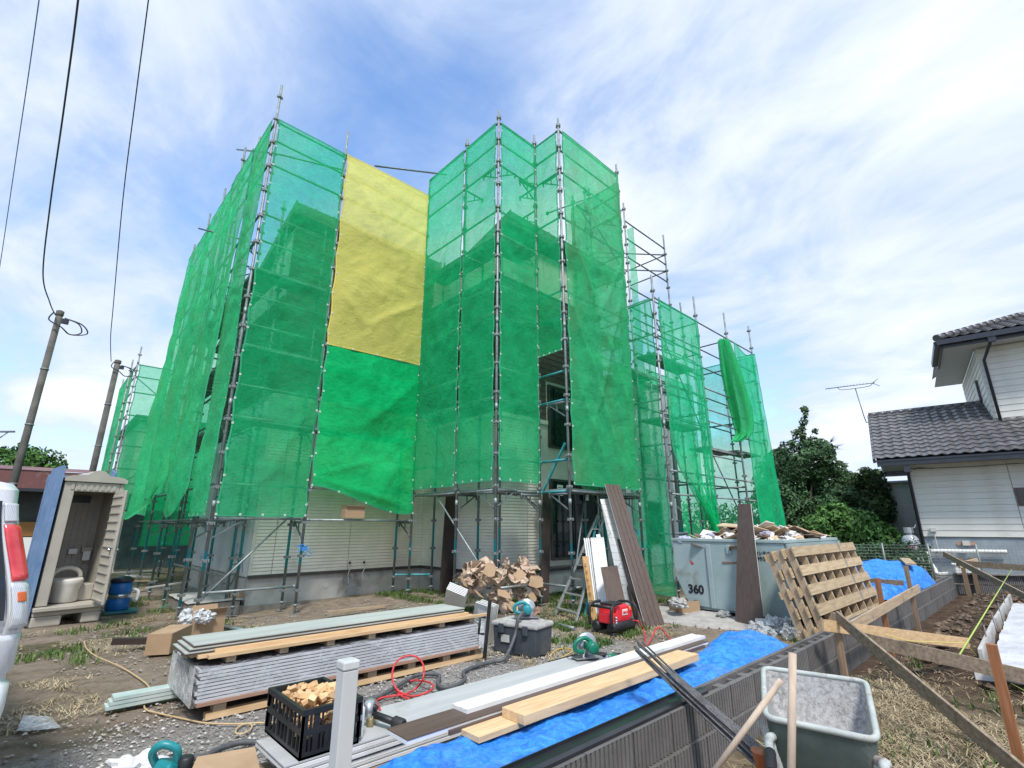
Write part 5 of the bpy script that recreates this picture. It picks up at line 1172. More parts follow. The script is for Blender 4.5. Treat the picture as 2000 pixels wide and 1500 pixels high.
# ------------------------------------------------------------------ grey board pile with the crate
gp = thing('board_pile', 'low pile of long grey boards with white edges in the foreground', 'board pile', (-3.4, -3.7, 0))
for k in range(3): MB().box(-5.0 + .95 * k, -3.95, .005, -4.93 + .95 * k, -3.5, .06).build('bearer', OLDW, gp)
for k in range(4):
    z = .062 + k * .034; a = (-4.88, -4.92, -4.97, -5.02)[k]; j = (.02, 0, .012, 0)[k]
    MB().box(a, -3.98 - j, z, -1.86 + .02 * k, -3.50 - j, z + .018, 1).box(a, -3.965 - j, z + .0182, -1.86 + .02 * k, -3.50 - j, z + .023, 2).box(a, -3.975 - j, z + .0232, -1.86 + .02 * k, -3.50 - j, z + .031, 0).build('board', [GRB, WHB, BRPX], gp)
ZP = .195
cr = thing('crate', 'black folding plastic crate full of pine offcuts, behind the white post', 'crate', (-4.72, -3.68, ZP))
x0, x1, y0, y1, z0, z1 = -4.94, -4.585, -3.97, -3.40, ZP + .002, ZP + .245
mb = MB().box(x0, y0, z0, x1, y1, z0 + .012); mb.build('floor', BLK, cr)
def lattice(mb, fx_, L, Hh, cols, gaprow):
    # fx_(a, z, a2, z2): adds a bar in the side plane
    for z in (0, Hh * .47, Hh - .03): fx_(0, z, L, z + .03)
    for c in range(cols + 1):
        a = c * (L - .012) / cols; fx_(a, .03, a + (.024 if c % 3 == 0 else .009), Hh * .47)
        if not (gaprow and cols * .35 < c < cols * .65): fx_(a, Hh * .47 + .03, a + (.024 if c % 3 == 0 else .009), Hh - .03)
Hh = z1 - z0
for y in (y0, y1 - .012):
    mb = MB(); lattice(mb, lambda a, z, b, zt: mb.box(x0 + a, y, z0 + z, x0 + b, y + .012, z0 + zt), x1 - x0, Hh, 15, True); mb.build('side', BLK, cr)
for x in (x0, x1 - .012):
    mb = MB(); lattice(mb, lambda a, z, b, zt: mb.box(x, y0 + a, z0 + z, x + .012, y0 + b, z0 + zt), y1 - y0, Hh, 9, False); mb.build('side', BLK, cr)
mb = MB().box(x0 - .006, y0 - .006, z1 - .026, x1 + .006, y0 + .02, z1 + .004).box(x0 - .006, y1 - .02, z1 - .026, x1 + .006, y1 + .006, z1 + .004).box(x0 - .006, y0 + .021, z1 - .026, x0 + .02, y1 - .021, z1 + .004).box(x1 - .02, y0 + .021, z1 - .026, x1 + .006, y1 - .021, z1 + .004); mb.build('rim', BLK, cr)
r = random.Random(5); OFF = M('offcut_pine', (.58, .36, .17), (.72, .50, .28), scale=3, rough=.75, isl=.25, c3=(.45, .20, .10))
for i in range(120):
    L = r.uniform(.05, .12); lay = (i / 120) ** .8; R = rotm(r.uniform(-.6, .6), r.uniform(-.6, .6), r.uniform(0, 6.28)); mb = MB().obox((r.uniform(x0 + .07, x1 - .07), r.uniform(y0 + .08, y1 - .08), z0 + .03 + .225 * lay + r.uniform(0, .03)), (L, r.uniform(.03, .045), r.uniform(.018, .03)), R)
    tag(mb.build('wood_offcut', OFF, None), 'small pine offcut tumbled in the black crate', 'offcut', 'pine offcuts in the black crate')
# white post
wp = thing('fence_post', 'square pale grey post with a flat cap in the foreground beside the crate', 'post', (-5.36, -5.30, 0)); c = P(680, 1297, 1.0)
PG = M('grey_post_paint', (.45, .46, .45), (.52, .53, .52), scale=3, rough=.5, stretch=(3, 3, .4), c3=(.40, .39, .36))
MB().box(c.x - .027, c.y - .027, 0, c.x + .027, c.y + .027, .985).build('shaft', PG, wp, bevel=.003); MB().box(c.x - .030, c.y - .030, .9855, c.x + .030, c.y + .030, 1.015).build('cap', PG, wp, bevel=.006)
# strips, boards and timber on the tarp
def tarp_obj(label, poly_fn, nu, nv, group=None): o = MB().grid(poly_fn, nu, nv).build('tarpaulin', TARP, None); return tag(o, label, 'tarpaulin', group)
def t1(a, b):
    x = -5.3 + 5.25 * a; k = ss(a, .70, .92)
    yn = -5.10; yf = -4.28 + .10 * math.sin(a * 14) * .5 - .18 * (1 - ss(a, 0, .08)) + .14 * k - .75 * ss(a, .93, 1.0)
    y = yn + (yf - yn) * b; q = b
    z = .235 + .10 * math.sin(math.pi * q) * (.35 + k * 1.0) - .20 * (1 - k * .3) * ss(q, .72, 1.0) - .20 * ss(a, .93, 1.0) - .0 * (1 - q)
    z += .030 * noise.fractal(Vector((x * 2.6, y * 3, 1)), 1, 2, 5) + .022 * abs(noise.noise(Vector((x * 6 + y * 5, y * 7 - x * 2, 3)))) + .012 * noise.noise(Vector((x * 15, y * 15, 3)))
    return Vector((x + .02 * noise.noise(Vector((y * 5, 0, 2))), y + .02 * noise.noise(Vector((x * 5, 0, 2))), max(z, .02)))
tarp_obj('long crumpled blue tarpaulin beside the near end of the block wall', t1, 230, 50)
tag(boxes([(-5.2, -5.05, .0, -.9, -4.32, .20)]).build('covered_stack', OLDW, None), 'low stack hidden under the long blue tarpaulin', 'stack')
tag(MB().box(-4.57, -4.475, .315, -1.08, -4.255, .335, 0).box(-4.57, -4.478, .3355, -1.08, -4.258, .341, 1).build('composite_board', [WHB, BRPX], None), 'dark brown board with a white underside lying on the blue tarpaulin', 'board')
mb = MB().box(-4.10, -4.40, .342, -.98, -4.24, .362)
for y in (-4.40, -4.355, -4.28): mb.box(-4.10, y, .3625, -.98, y + .03, .366)
tag(mb.build('white_moulding', WHB, None), 'long white grooved moulding on top of the dark brown board', 'moulding')
tag(MB().box(-4.30, -4.50, .30, -1.2, -4.481, .325).build('composite_board', BRPX, None), 'narrow brown strip edge along the pine timber', 'board')
tag(MB().box(-3.92, -4.72, .315, -1.76, -4.52, .37).build('timber', PINE, None, bevel=.003), 'thick pale pine plank lying on the long blue tarpaulin', 'timber')
tag(MB().box(-4.22, -4.66, .285, -3.0, -4.50, .3145).build('timber', PINE, None), 'thinner pine board tucked under the thick pine plank', 'timber')
# black channel trim on the wall
mb = MB(); pr = [(0, -.03), (.004, -.03), (.004, 0), (.125, 0), (.125, .02), (.118, .02), (.118, .006), (.06, .006), (.055, .024), (.02, .024), (.0, .014)]
mb.prism(pr, (-6.0, -5.305, .388), (0, 1, 0), (0, 0, 1), (1, 0, 0), 3.22); tag(mb.build('black_trim', M('black_trim_metal', (.018, .02, .024), (.03, .032, .037), scale=6, rough=.3, metal=.2), None), 'long shiny black channel trim lying on the block wall', 'trim')
# rebar bundle
r = random.Random(8)
rb = thing('rebar_bundle', 'bundle of thin dark steel rods leaning over the block wall', 'rods', (-3.2, -5.5, 0))
for k in range(15):
    a = k / 14; j = r.uniform(-.1, .1)
    p0 = Vector((-2.95 + .20 * r.random() + .08 * a, -4.93 + .1 * r.random() - .05, .56 + .05 * r.random())); p1 = Vector((-3.12 + .07 * a, -5.27, .455 + .028 * (k % 3))); p2 = Vector((-3.42 + .10 * a, -6.15, .13 + .03 * (k % 3)))
    p0 = p1 + (p1 - p2) * (.36 + .10 * r.random()) + Vector((r.uniform(-.05, .05), 0, r.uniform(-.01, .03))); p3 = p1 + (p2 - p1) * 1.35; MB().tube([p0, p1, p2, p3], .0065, 6).build('rod', REB, rb)

# ------------------------------------------------------------------ wheelbarrow
wb = thing('wheelbarrow', 'cement stained green steel wheelbarrow beside the block wall', 'wheelbarrow', (-3.3, -6.15, 0))
m, t = new_mat('cement_stained_tub'); st = noise_tex(t, 7, 10, .8, .3, stretch=(1, 1, 1)); s2 = noise_tex(t, 45, 6, .8)
principled(t, mixc(t, ramp(t, s2, [(.4, (0, 0, 0)), (.6, (1, 1, 1))]), ramp(t, st, [(.35, (.13, .12, .115)), (.52, (.30, .295, .285)), (.66, (.16, .10, .085))]), (.45, .45, .44)), .8, 0, bump(t, s2, .5, .01)); CEM = m
TUBO = M('dark_green_tub', (.05, .075, .07), (.09, .12, .11), scale=6, rough=.5, c3=(.22, .22, .21)); TUBR = M('chipped_pale_tube', (.34, .37, .35), (.46, .49, .46), scale=14, rough=.6, c3=(.24, .15, .12))
nl = P(1497, 1400, .66); nr = P(1712, 1445, .66); fl_ = P(1492, 1305, .70); fr_ = P(1690, 1332, .70)
cen = (nl + nr + fl_ + fr_) / 4; dn = Vector((0, 0, -1))
def lip(k):
    c = [nl, nr, fr_, fl_]; out = []
    for i in range(4):
        a = c[i]; p_ = c[(i - 1) % 4]; n_ = c[(i + 1) % 4]
        for s in range(5):
            u_ = s / 4; q = (a + (p_ - a) * .10) * (1 - u_) ** 2 + a * 2 * u_ * (1 - u_) + (a + (n_ - a) * .10) * u_ ** 2; out.append(cen + (q - cen) * k)
    return out
rings = [lip(1.0), [p + dn * .12 + (cen - p) * .04 for p in lip(.98)], [p + dn * .24 for p in lip(.80)], [p + dn * .31 for p in lip(.58)], [p + dn * .33 for p in lip(.3)]]
n_ = 20; vs = [p for rg in rings for p in rg]; fs = [(i * n_ + k, i * n_ + (k + 1) % n_, (i + 1) * n_ + (k + 1) % n_, (i + 1) * n_ + k) for i in range(4) for k in range(n_)]; fs.append(tuple(4 * n_ + k for k in range(n_)))
MB().add(vs, [tuple(reversed(f)) for f in fs], 0, True).build('tub_inside', CEM, wb)
MB().add([cen + (p - cen) * 1.025 + Vector((0, 0, -.006)) for p in vs], fs, 0, True).build('tub_outside', TUBO, wb)
MB().tube(lip(1.02) + [lip(1.02)[0], lip(1.02)[1]], .013, 8, caps=False).build('rim', TUBR, wb)
for s_, e in ((nl, P(1470, 1470, .72)), (nr, P(1745, 1490, .72))):
    d = (nl - fl_).normalized(); q = s_ + dn * .06
    MB().tube(smooth_path([fl_.lerp(s_, .3) + dn * .25 + (cen - s_) * .3, q + dn * .02 + (cen - s_) * .08, q + d * .06 + dn * .0, q + d * .14 + dn * .02], 5), .017, 10).build('handle_bar', TUBR, wb)
    MB().tube([q + d * .13 + dn * .02, q + d * .25 + dn * .04], .022, 12).build('grip', RUB, wb)
    MB().tube(smooth_path([q + dn * .02 + (cen - s_) * .08, q + dn * .3 + (cen - s_) * .15, Vector((q.x, q.y, .02)) + (cen - s_) * .12 * Vector((1, 1, 0)).length * 0 + Vector(((cen - s_).x * .12, (cen - s_).y * .12, 0))], 4), .017, 8).build('leg', TUBR, wb)
fw = (fl_ + fr_) / 2; fw.z = .19; fd_ = (fw - cen); fd_.z = 0; fd_.normalize(); ax_ = Vector((-fd_.y, fd_.x, 0)); fw += fd_ * .12
MB().lathe([(.06, -.03), (.12, -.04), (.17, -.045), (.19, -.02), (.19, .02), (.17, .045), (.12, .04), (.06, .03)], fw, 22, R=Matrix((fd_, HZ, ax_)).transposed()).build('wheel', RUB, wb)
def stick(label, a, b, r0, mt): tag(MB().tube([Vector(a), (Vector(a) + Vector(b)) / 2, Vector(b)], r0, 10).build('tool_handle', mt, None), label, 'tool handle')
HW = wood('pale_tool_wood', (.42, .33, .25), (.52, .42, .33), 2)
stick('upright pale wooden tool handle standing in front of the wheelbarrow', P(1548, 1276, .98), P(1545, 1560, .55), .0145, HW)
stick('slanting squared wooden stick leaning by the left wheelbarrow handle', P(1526, 1328, .86), P(1385, 1520, .50), .0115, HW)
tag(MB().lathe([(.03, 0), (.04, .06), (.043, .062), (.043, .07)], P(1490, 1500, .40), 14).build('plastic_cup', M('orange_cup', (.42, .13, .06), rough=.4), None), 'small orange plastic cup hanging under the left barrow grip', 'cup')
mb = MB(); c = P(1490, 1440, .35)
mb.grid(lambda a, b: c + Vector((-.10 + .32 * a, -.05 + .04 * math.sin(a * 9), .12 - .45 * b)) + Vector((.03 * noise.noise(Vector((a * 5, b * 5, 1))), .05 * noise.noise(Vector((a * 4, b * 5, 2))), 0)), 20, 20); tag(mb.build('plastic_bag', FILM, None), 'clear plastic sheet hanging below the left side of the wheelbarrow', 'plastic sheet')

# ------------------------------------------------------------------ batter boards and the plot
bb = thing('batter_board', 'near corner of weathered batter boards on stakes beside the block wall', 'batter board', (.4, -5.5, 0))
def bd(p0, p1, w, th, mt, parent=bb, name='board', up=HZ): MB().beam(Vector(p0), Vector(p1), th, w, up).build(name, mt, parent)
k1 = Vector((-.55, -5.50, 0)); MB().box(k1.x - .025, k1.y - .025, -.1, k1.x + .025, k1.y + .025, .66).build('stake', OLDZ, bb)
s2_ = Vector((1.15, -5.53, 0)); MB().box(s2_.x - .025, s2_.y - .025, -.1, s2_.x + .025, s2_.y + .025, .86).build('stake', REDW, bb)
s3_ = Vector((2.7, -5.56, 0)); MB().box(s3_.x - .025, s3_.y - .025, -.1, s3_.x + .025, s3_.y + .025, .92).build('stake', OLDZ, bb)
bd((-.35, -5.565, .52), (2.95, -5.615, .62), .10, .02, OLDL); bd((-.80, -5.46, .58), (.95, -6.25, .30), .10, .02, PINE)
bd((-.38, -5.63, .44), (P(2060, 1335, .30)), .11, .02, OLDW); bd((-.62, -5.535, .64), P(2080, 1580, .05), .10, .022, OLDW)
os_ = P(1990, 1480, .02); MB().box(os_.x - .028, os_.y - .028, -.1, os_.x + .028, os_.y + .028, .68).build('stake', REDW, bb)
b2_ = thing('batter_board', 'far weathered batter board frame before the wall of the tiled house', 'batter board', tuple(P(1895, 1160)))
q1 = P(1893, 1160, .05); q2 = P(1912, 1158, .05); 
for q in (q1, q2): MB().box(q.x - .035, q.y - .035, -.1, q.x + .035, q.y + .035, .78).build('stake', OLDZ, b2_)
bd(q1 + HZ * .62 + Vector((.05, .1, 0)), P(2080, 1115, .62), .12, .03, OLDW, b2_); bd(q1 + HZ * .80 + Vector((.2, .3, 0)), P(2040, 1185, .12), .12, .03, OLDW, b2_); bd(q1 + HZ * .58 + Vector((-.12, .05, 0)), q2 + HZ * .66 + Vector((.1, -.1, 0)), .12, .03, OLDL, b2_)
def strg(label, pts, mt, r_=.004): tag(MB().tube([Vector(p) for p in pts], r_, 5).build('string_line', mt, None), label, 'string')
GS = M('lime_string', (.36, .48, .10), rough=.7); YS = M('yellow_string', (.62, .55, .14), rough=.7)
strg('lime green string line running across the dug plot', [P(1976, 1112, .6), P(1872, 1282, .35)], GS, .007); strg('yellow string line tied between the batter boards', [P(1672, 1224, .5), P(1776, 1252, .42), P(1885, 1256, .35), P(1908, 1282, .2)], YS)
strg('thin yellow string dropping near the red brown stake', [P(1700, 1232, .48), P(1700, 1245, .44)], YS); strg('green string running off under the orange stake', [P(1975, 1335, .1), P(2040, 1370, .05)], GS)
# formwork with plastic sheet
fo = thing('formwork', 'shallow foundation formwork with grey boards at the right edge of the plot', 'formwork', tuple(P(1960, 1260)))
fp = [P(1975, 1172, .17), P(1945, 1225, .17), P(1918, 1290, .17)]
MB().beam(fp[0], fp[1] + (fp[0] - fp[1]) * .02, .03, .2).build('form_board', CONC, fo); MB().beam(fp[1], fp[2], .03, .2).build('form_board', CONC, fo)
MB().beam(P(1905, 1322, .04), P(2060, 1345, .04), .03, .12).build('form_board', WHB, fo)
for k in range(4):
    q = fp[0].lerp(fp[2], .25 + .2 * k) + Vector((-.05, 0, 0)); MB().tube([q + HZ * -.15, q + HZ * .22], .008, 5).build('pin', REB, fo)
a0, a1, a2, a3 = P(1928, 1305, .20), P(2090, 1330, .20), P(2080, 1180, .20), P(1978, 1180, .20)
def shf(a, b):
    q = a0.lerp(a1, a).lerp(a3.lerp(a2, a), b); return q + Vector((0, 0, .035 * noise.fractal(Vector((q.x * 2.2, q.y * 2.2, 0)), 1, 2, 5) + .02 * abs(noise.noise(Vector((q.x * 5, q.y * 4, 5))))))
tag(MB().grid(shf, 60, 60).build('plastic_sheet', M('silver_sheet', (.50, .51, .54), (.64, .65, .68), scale=3, rough=.3, bs=.6, bscale=5, bd=.05), None), 'wrinkled silvery plastic sheet laid inside the formwork', 'plastic sheet')
# second tarp on a small stack by the wall corner
s0 = Vector((5.2, -4.75, 0)); tag(boxes([(4.9, -5.1, .0, 7.2, -4.0, .55)]).build('covered_stack', OLDW, None), 'low stack hidden under the small far blue tarpaulin', 'stack')
def t2(a, b):
    x = 4.7 + 2.5 * a; y = -5.30 + 1.5 * b; e = max(abs(2 * a - 1), abs(2 * b - 1)); z = .62 + .22 * (1 - e) * ss(a, 0, .5) - .38 * ss(e, .72, 1.0) + .05 * noise.fractal(Vector((x * 1.8, y * 2, 4)), 1, 2, 5); return Vector((x, y, z))
tarp_obj('small blue tarpaulin draped over a stack near the far end of the block wall', t2, 70, 50)
tag(MB().obox((6.2, -5.0, .80), (1.0, .16, .03), rotm(0, -.05, .25)).build('timber', OLDL, None), 'short pale board weighing down the small blue tarpaulin', 'timber')
tag(boxes([(4.3 + .12 * i, -5.1, .0, 4.38 + .12 * i, -4.4, .08 + .05 * (i % 3)) for i in range(8)]).build('brick_pile', M('brown_brick', (.16, .07, .045), (.24, .11, .07), scale=6, rough=.9), None), 'dark reddish pile of blocks below the small blue tarpaulin', 'bricks')
# ------------------------------------------------------------------ dumpster
DU = M('dumpster_paint', (.26, .345, .345), (.33, .415, .41), scale=2.6, rough=.5, c3=(.21, .22, .18), bs=.2, bscale=5, bd=.02, detail=10); RUST = M('rusty_steel', (.16, .08, .05), (.28, .17, .11), scale=12, rough=.85)
ds = thing('dumpster', 'pale blue green steel waste container heaped with rubbish, marked 360', 'dumpster', (3.6, -3.2, 0))
dx0, dx1, dy0, dy1, dz = 2.28, 5.0, -4.15, -2.28, 1.215
prof = [(dy1, dz - .02), (dy1, .62), (dy1 - .22, .16), (dy0, .10), (dy0, dz - .02)]       # left end seen square on, lower far corner cut away
mb = MB(); t_ = .04
mb.prism([(-y, z) for y, z in prof], (dx0, 0, 0), (0, -1, 0), (0, 0, 1), (1, 0, 0), t_); mb.build('end_wall', DU, ds)
MB().box(dx0 + .041, dy0, .10, dx1, dy0 + t_, dz - .02).build('side_wall', DU, ds); MB().box(dx0 + .041, dy1 - t_, .62, dx1, dy1, dz - .02).build('side_wall', DU, ds); MB().box(dx1 - .0, dy0, .10, dx1 + t_, dy1, dz - .02).build('end_wall', DU, ds)
MB().box(dx0 + .041, dy0 + .041, .10, dx1, dy1 - .25, .14).build('floor', DU, ds)
mb = MB().box(dx0 - .02, dy0 - .03, dz - .019, dx0 + .07, dy1 + .02, dz + .03).box(dx0 + .071, dy0 - .03, dz - .019, dx1 + .06, dy0 + .06, dz + .03).box(dx0 + .071, dy1 - .05, dz - .019, dx1 + .06, dy1 + .02, dz + .03).box(dx1 - .03, dy0 + .061, dz - .019, dx1 + .06, dy1 - .051, dz + .03); mb.build('rim', DU, ds, bevel=.008)
MB().box(dx0 - .035, -2.98, .14, dx0 - .001, -2.90, 1.15).build('rib', DU, ds, bevel=.008); MB().box(dx0 - .012, -3.72, .86, dx0 - .001, -3.16, .885).build('door_seam', RUST, ds)
mb = MB().tube(smooth_path([(dx0 - .02, -3.58, 1.06), (dx0 - .07, -3.55, 1.12), (dx0 - .07, -3.36, 1.13), (dx0 - .02, -3.32, 1.07)], 5), .016, 8); mb.build('handle', RUST, ds)
[MB().box(dx0 - .03, a, 1.0, dx0 - .001, a + .08, 1.15).build('lug', DU, ds, bevel=.01) for a in (-3.64, -3.33)]
[MB().box(dx0 + .05 + i * .66, dy0 - .05, .12, dx0 + .13 + i * .66, dy0 - .001, 1.18).build('rib', DU, ds, bevel=.008) for i in range(5)]; MB().box(dx0 + .03, dy0 - .06, 1.10, dx1 + .05, dy0 - .031, 1.19).build('top_rail', DU, ds)
[MB().box(dx0 + .1, a, 0, dx1, a + .15, .099).build('skid', RUST, ds) for a in (-2.95, -3.9)]
mb = MB()
for y in (-2.62, -3.02): mb.lathe([(.07, -.04), (.07, .04)], (dx0 + .12, y, .072), 12, R=Matrix(((0, 0, 1), (1, 0, 0), (0, 1, 0))).transposed())
mb.build('roller', RUST, ds)
text('360', (dx0 - .006, -2.50, .35), .19, (0, -1, 0), HZ, BLK, ds, .002, bold=.006)
text('コンテナの前に', (dx0 - .006, -3.70, 1.02), .062, (0, -1, 0), HZ, BLK, ds, .002, bold=.0015); text('物を置かない事', (dx0 - .006, -3.70, .94), .062, (0, -1, 0), HZ, BLK, ds, .002, bold=.0015)
mb = MB(); mb.obox((dx0 - .004, -2.62, .83), (.003, .05, .03)); mb.obox((dx0 - .004, -2.60, .86), (.003, .03, .03)); mb.build('mark', RED, ds)
# rubbish heap
r = random.Random(12)
DC = [M('debris_card', (.42, .30, .19), (.52, .38, .25), rough=.9, bs=.3), M('debris_white', (.62, .61, .58), (.72, .70, .68), rough=.7, bs=.4), M('debris_wood', (.46, .34, .22), (.58, .45, .30), rough=.85), M('debris_dark', (.13, .09, .07), (.2, .15, .12), rough=.85), M('debris_lilac', (.36, .36, .52), (.48, .48, .6), rough=.7)]
def crumple(c, s, seed, flat=1.0, n=9, k=.42):
    mb = MB(); c = Vector(c)
    def f(a, b):
        th = a * 2 * math.pi; ph = (b - .5) * math.pi * .98; d = Vector((math.cos(th) * math.cos(ph), math.sin(th) * math.cos(ph), math.sin(ph) * flat))
        w = 1 + k * (abs(noise.noise(d * 2.3 + Vector((seed, 0, 0)))) * 2.4 - .5) + .18 * noise.noise(d * 6 + Vector((seed, 4, 0))); return c + d * s * w
    mb.grid(f, n * 2, n, 0, False); return mb
def heap_z(x, y): return dz - .05 + .20 * ss(x, 2.6, 3.6) * (1 - ss(x, 4.6, 5.0)) * math.sin(math.pi * (y - dy0) / (dy1 - dy0)) ** .5 + .03
for i in range(150):
    x, y = r.uniform(dx0 + .1, dx1 - .1), r.uniform(dy0 + .1, dy1 - .1); z = heap_z(x, y) + r.uniform(-.04, .03); kk = r.random()
    if kk < .62:
        R = rotm(r.uniform(-.55, .55), r.uniform(-.55, .55), r.uniform(0, 6.3)); mb = MB().obox((x, y, z), (r.uniform(.12, .62), r.uniform(.05, .28), .012), R); o = mb.build('scrap_board', DC[r.choice((0, 0, 2, 2, 3, 1))], None)
        tag(o, ['torn cardboard scrap thrown on the heap in the dumpster', 'pale white board scrap thrown on the heap in the dumpster', 'bare wooden board scrap thrown on the heap in the dumpster', 'dark brown board scrap thrown on the heap in the dumpster'][[m_.name for m_ in DC].index(o.data.materials[0].name)], 'scrap', 'scraps heaped in the dumpster')
    else:
        o = crumple((x, y, z), r.uniform(.05, .13), i, .6).build('crumpled_wrap', DC[r.choice((1, 1, 1, 4, 0))], None); tag(o, 'crumpled pale packaging on the heap in the dumpster', 'packaging', 'crumpled packaging in the dumpster')
tag(boxes([(dx0 + .06, dy0 + .06, .15, dx1 - .02, dy1 - .26, dz - .14)]).build('rubble', DC[3], None), 'dark packed rubbish filling the dumpster below the heap', 'rubbish', kind='stuff')
tag(MB().obox((3.6, -2.85, dz + .25), (.9, .5, .015), rotm(.08, -.05, .3)).build('scrap_board', DC[2], None), 'large flat board scrap topping the dumpster heap', 'scrap')
# brown panel leaning on the end wall
def leaner(label, b0, b1, top0, top1, th, mt, name, cat='board', edge=None, grooves=0, gm_=None):
    b0, b1, t0_, t1_ = map(Vector, (b0, b1, top0, top1)); n_ = (b1 - b0).cross(t0_ - b0).normalized()
    if n_.dot(CAM - b0) < 0: n_ = -n_
    mb = MB(); f = [b0, b1, t1_, t0_]; bk_ = [p - n_ * th for p in f]
    if grooves:
        q = 0; W_ = b1 - b0; W2 = t1_ - t0_
        for g in range(grooves + 1):
            a = g / (grooves + 1) + (.012 if g else 0); b = (g + 1) / (grooves + 1) - .012 * (g < grooves)
            mb.add([b0 + W_ * a, b0 + W_ * b, t0_ + W2 * b, t0_ + W2 * a] + [b0 + W_ * a - n_ * th * .5, b0 + W_ * b - n_ * th * .5, t0_ + W2 * b - n_ * th * .5, t0_ + W2 * a - n_ * th * .5], [(0, 1, 2, 3), (0, 4, 5, 1), (1, 5, 6, 2), (2, 6, 7, 3), (3, 7, 4, 0)])
        f = [p - n_ * th * .5 for p in f]
    mb.add(f + bk_, [(0, 1, 2, 3)], 0); o = len(mb.v) - 8; mb.f += [(o, o + 4, o + 5, o + 1), (o + 1, o + 5, o + 6, o + 2), (o + 2, o + 6, o + 7, o + 3), (o + 3, o + 7, o + 4, o), (o + 7, o + 6, o + 5, o + 4)]; mb.m += [1 if edge else 0] * 5; mb.sm += [False] * 5
    ob = mb.build(name, [mt, edge] if edge else [mt], None); return tag(ob, label, cat)
BRZ = M('brown_panel_upright', (.060, .040, .033), (.085, .060, .050), scale=4, rough=.55, stretch=(8, 8, .5), bs=.15)
leaner('tall dark brown panel leaning against the end of the dumpster', P(1436, 1221), P(1494, 1229), PX(1441, 984, dx0 - .05), PX(1466, 984, dx0 - .05), .02, BRZ, 'brown_board', 'panel', WHB)
# stack of long pallets leaning on the dumpster side
pz = thing('pallet', 'front pallet of the tilted stack leaning against the dumpster, pale slats across', 'pallet', (3.2, -4.5, 0))
PB0 = Vector((1.62, -4.52, .02)); PX_ = Vector((1, -.0, 0)); tl_ = .27; PU = Vector((0, math.sin(tl_), math.cos(tl_))); PN = Vector((0, -math.cos(tl_), math.sin(tl_))); PL, PH = 3.05, 1.12
def pallet(parent, off, front=True, L=PL, sh=0):
    R = Matrix((PX_, PU, PN)).transposed()
    def bx(x, y, n_, sx, sy, sn, name, mt): MB().obox(PB0 + PX_ * (x + sh) + PU * y + PN * (off + n_), (sx, sy, sn), R).build(name, mt, parent)
    for j in range(5): bx(L / 2, .06 + j * .245, .0, L, .13, .018, 'slat', PALW)
    for i in range(8): bx(.05 + i * (L - .1) / 7, .55, -.055, .045, 1.08, .085, 'bearer', OLDL)
    for j in (0, 2, 4): bx(L / 2, .06 + j * .245, -.11, L, .095, .018, 'slat', PALW)
pallet(pz, .36, sh=-.30)
pz2 = thing('pallet', 'middle pallet of the tilted stack leaning against the dumpster', 'pallet', (3.2, -4.4, 0)); pallet(pz2, .235, sh=-.34)
pz3 = thing('pallet', 'rearmost pallet of the tilted stack, touching the dumpster', 'pallet', (3.2, -4.3, 0)); pallet(pz3, .11, sh=-.36)
# wrap, box and bundle near the dumpster
for k, (px, py, s) in enumerate(((1525, 1200, .15), (1510, 1225, .14), (1480, 1232, .11), (1540, 1225, .12), (1500, 1240, .09), (1530, 1180, .10), (1545, 1240, .10))):
    c = P(px, py, .08); tag(crumple(c + HZ * .02, s, 40 + k, .75, 14, .5).build('plastic_wrap', FILMW if k % 2 else FILM, None), ['largest', 'second', 'leftmost', 'right middle', 'small front', 'uppermost', 'rightmost'][k] + ' crumpled lump of clear plastic wrap at the foot of the brown panel', 'plastic wrap', 'crumpled clear wrap by the brown panel')
def carton(label, c, sx, sy, sz, rot, flaps=True, mt=None, name='cardboard_box'):
    mt = mt or CARD; t0 = thing(name, label, 'cardboard box', tuple(c)); R = rotm(0, 0, rot); c = Vector(c)
    for (ox, oy, ax, ay) in ((0, -sy / 2, sx, .005), (0, sy / 2, sx, .005), (-sx / 2, 0, .005, sy - .012), (sx / 2, 0, .005, sy - .012)): MB().obox(c + R @ Vector((ox, oy, sz / 2 + .003)), (ax, ay, sz), R).build('side', mt, t0)
    MB().obox(c + HZ * .006, (sx - .012, sy - .012, .006), R).build('bottom', mt, t0)
    if flaps:
        for s_, a in ((-1, .9), (1, 1.2)):
            MB().obox(c + R @ Vector((0, s_ * (sy / 2 + sy * .18 * math.cos(a)), sz + sy * .18 * math.sin(a))), (sx - .01, sy * .4, .005), R @ rotm(a * s_, 0, 0)).build('flap', mt, t0)
    return t0
carton('brown cardboard box with grey bag inside, left of the dumpster', P(1338, 1202), .40, .30, .24, -.55, False); tag(crumple(P(1325, 1178, .24), .13, 71, .55, 12).build('dusty_bag', M('grey_bag', (.34, .34, .32), (.44, .43, .41), rough=.8, bs=.5), None), 'dusty grey bag lying in the box left of the dumpster', 'bag')
for k in range(4): tag(crumple(P(1412 + k * 4, 1203 - k * 3, .07), .10 - .01 * k, 80 + k, .7, 12).build('rolled_sheet', M('dirty_sheet%d' % k, (.16, .17, .17), (.34, .35, .34), scale=6, rough=.6, bs=.6), None), 'crumpled grey sheet bundle under the edge of the dumpster', 'sheet', 'grey sheets bundled under the dumpster')
def dust(a, b): x = 1.3 + 1.6 * a; y = -3.9 + 2.4 * b; e = max(0, 1 - ((2 * a - 1) ** 2 + (2 * b - 1) ** 2)); return Vector((x, y, .02 + .05 * e ** .5 * (1 + .8 * fbm(x, y, 3, 4)) - .05 * (e <= 0)))
tag(MB().grid(dust, 60, 70).build('sawdust', M('grey_sawdust', (.30, .285, .26), (.42, .40, .37), scale=9, rough=.95, bs=.7, bscale=50), None), 'pale grey sawdust spread in front of the dumpster', 'sawdust', kind='stuff')

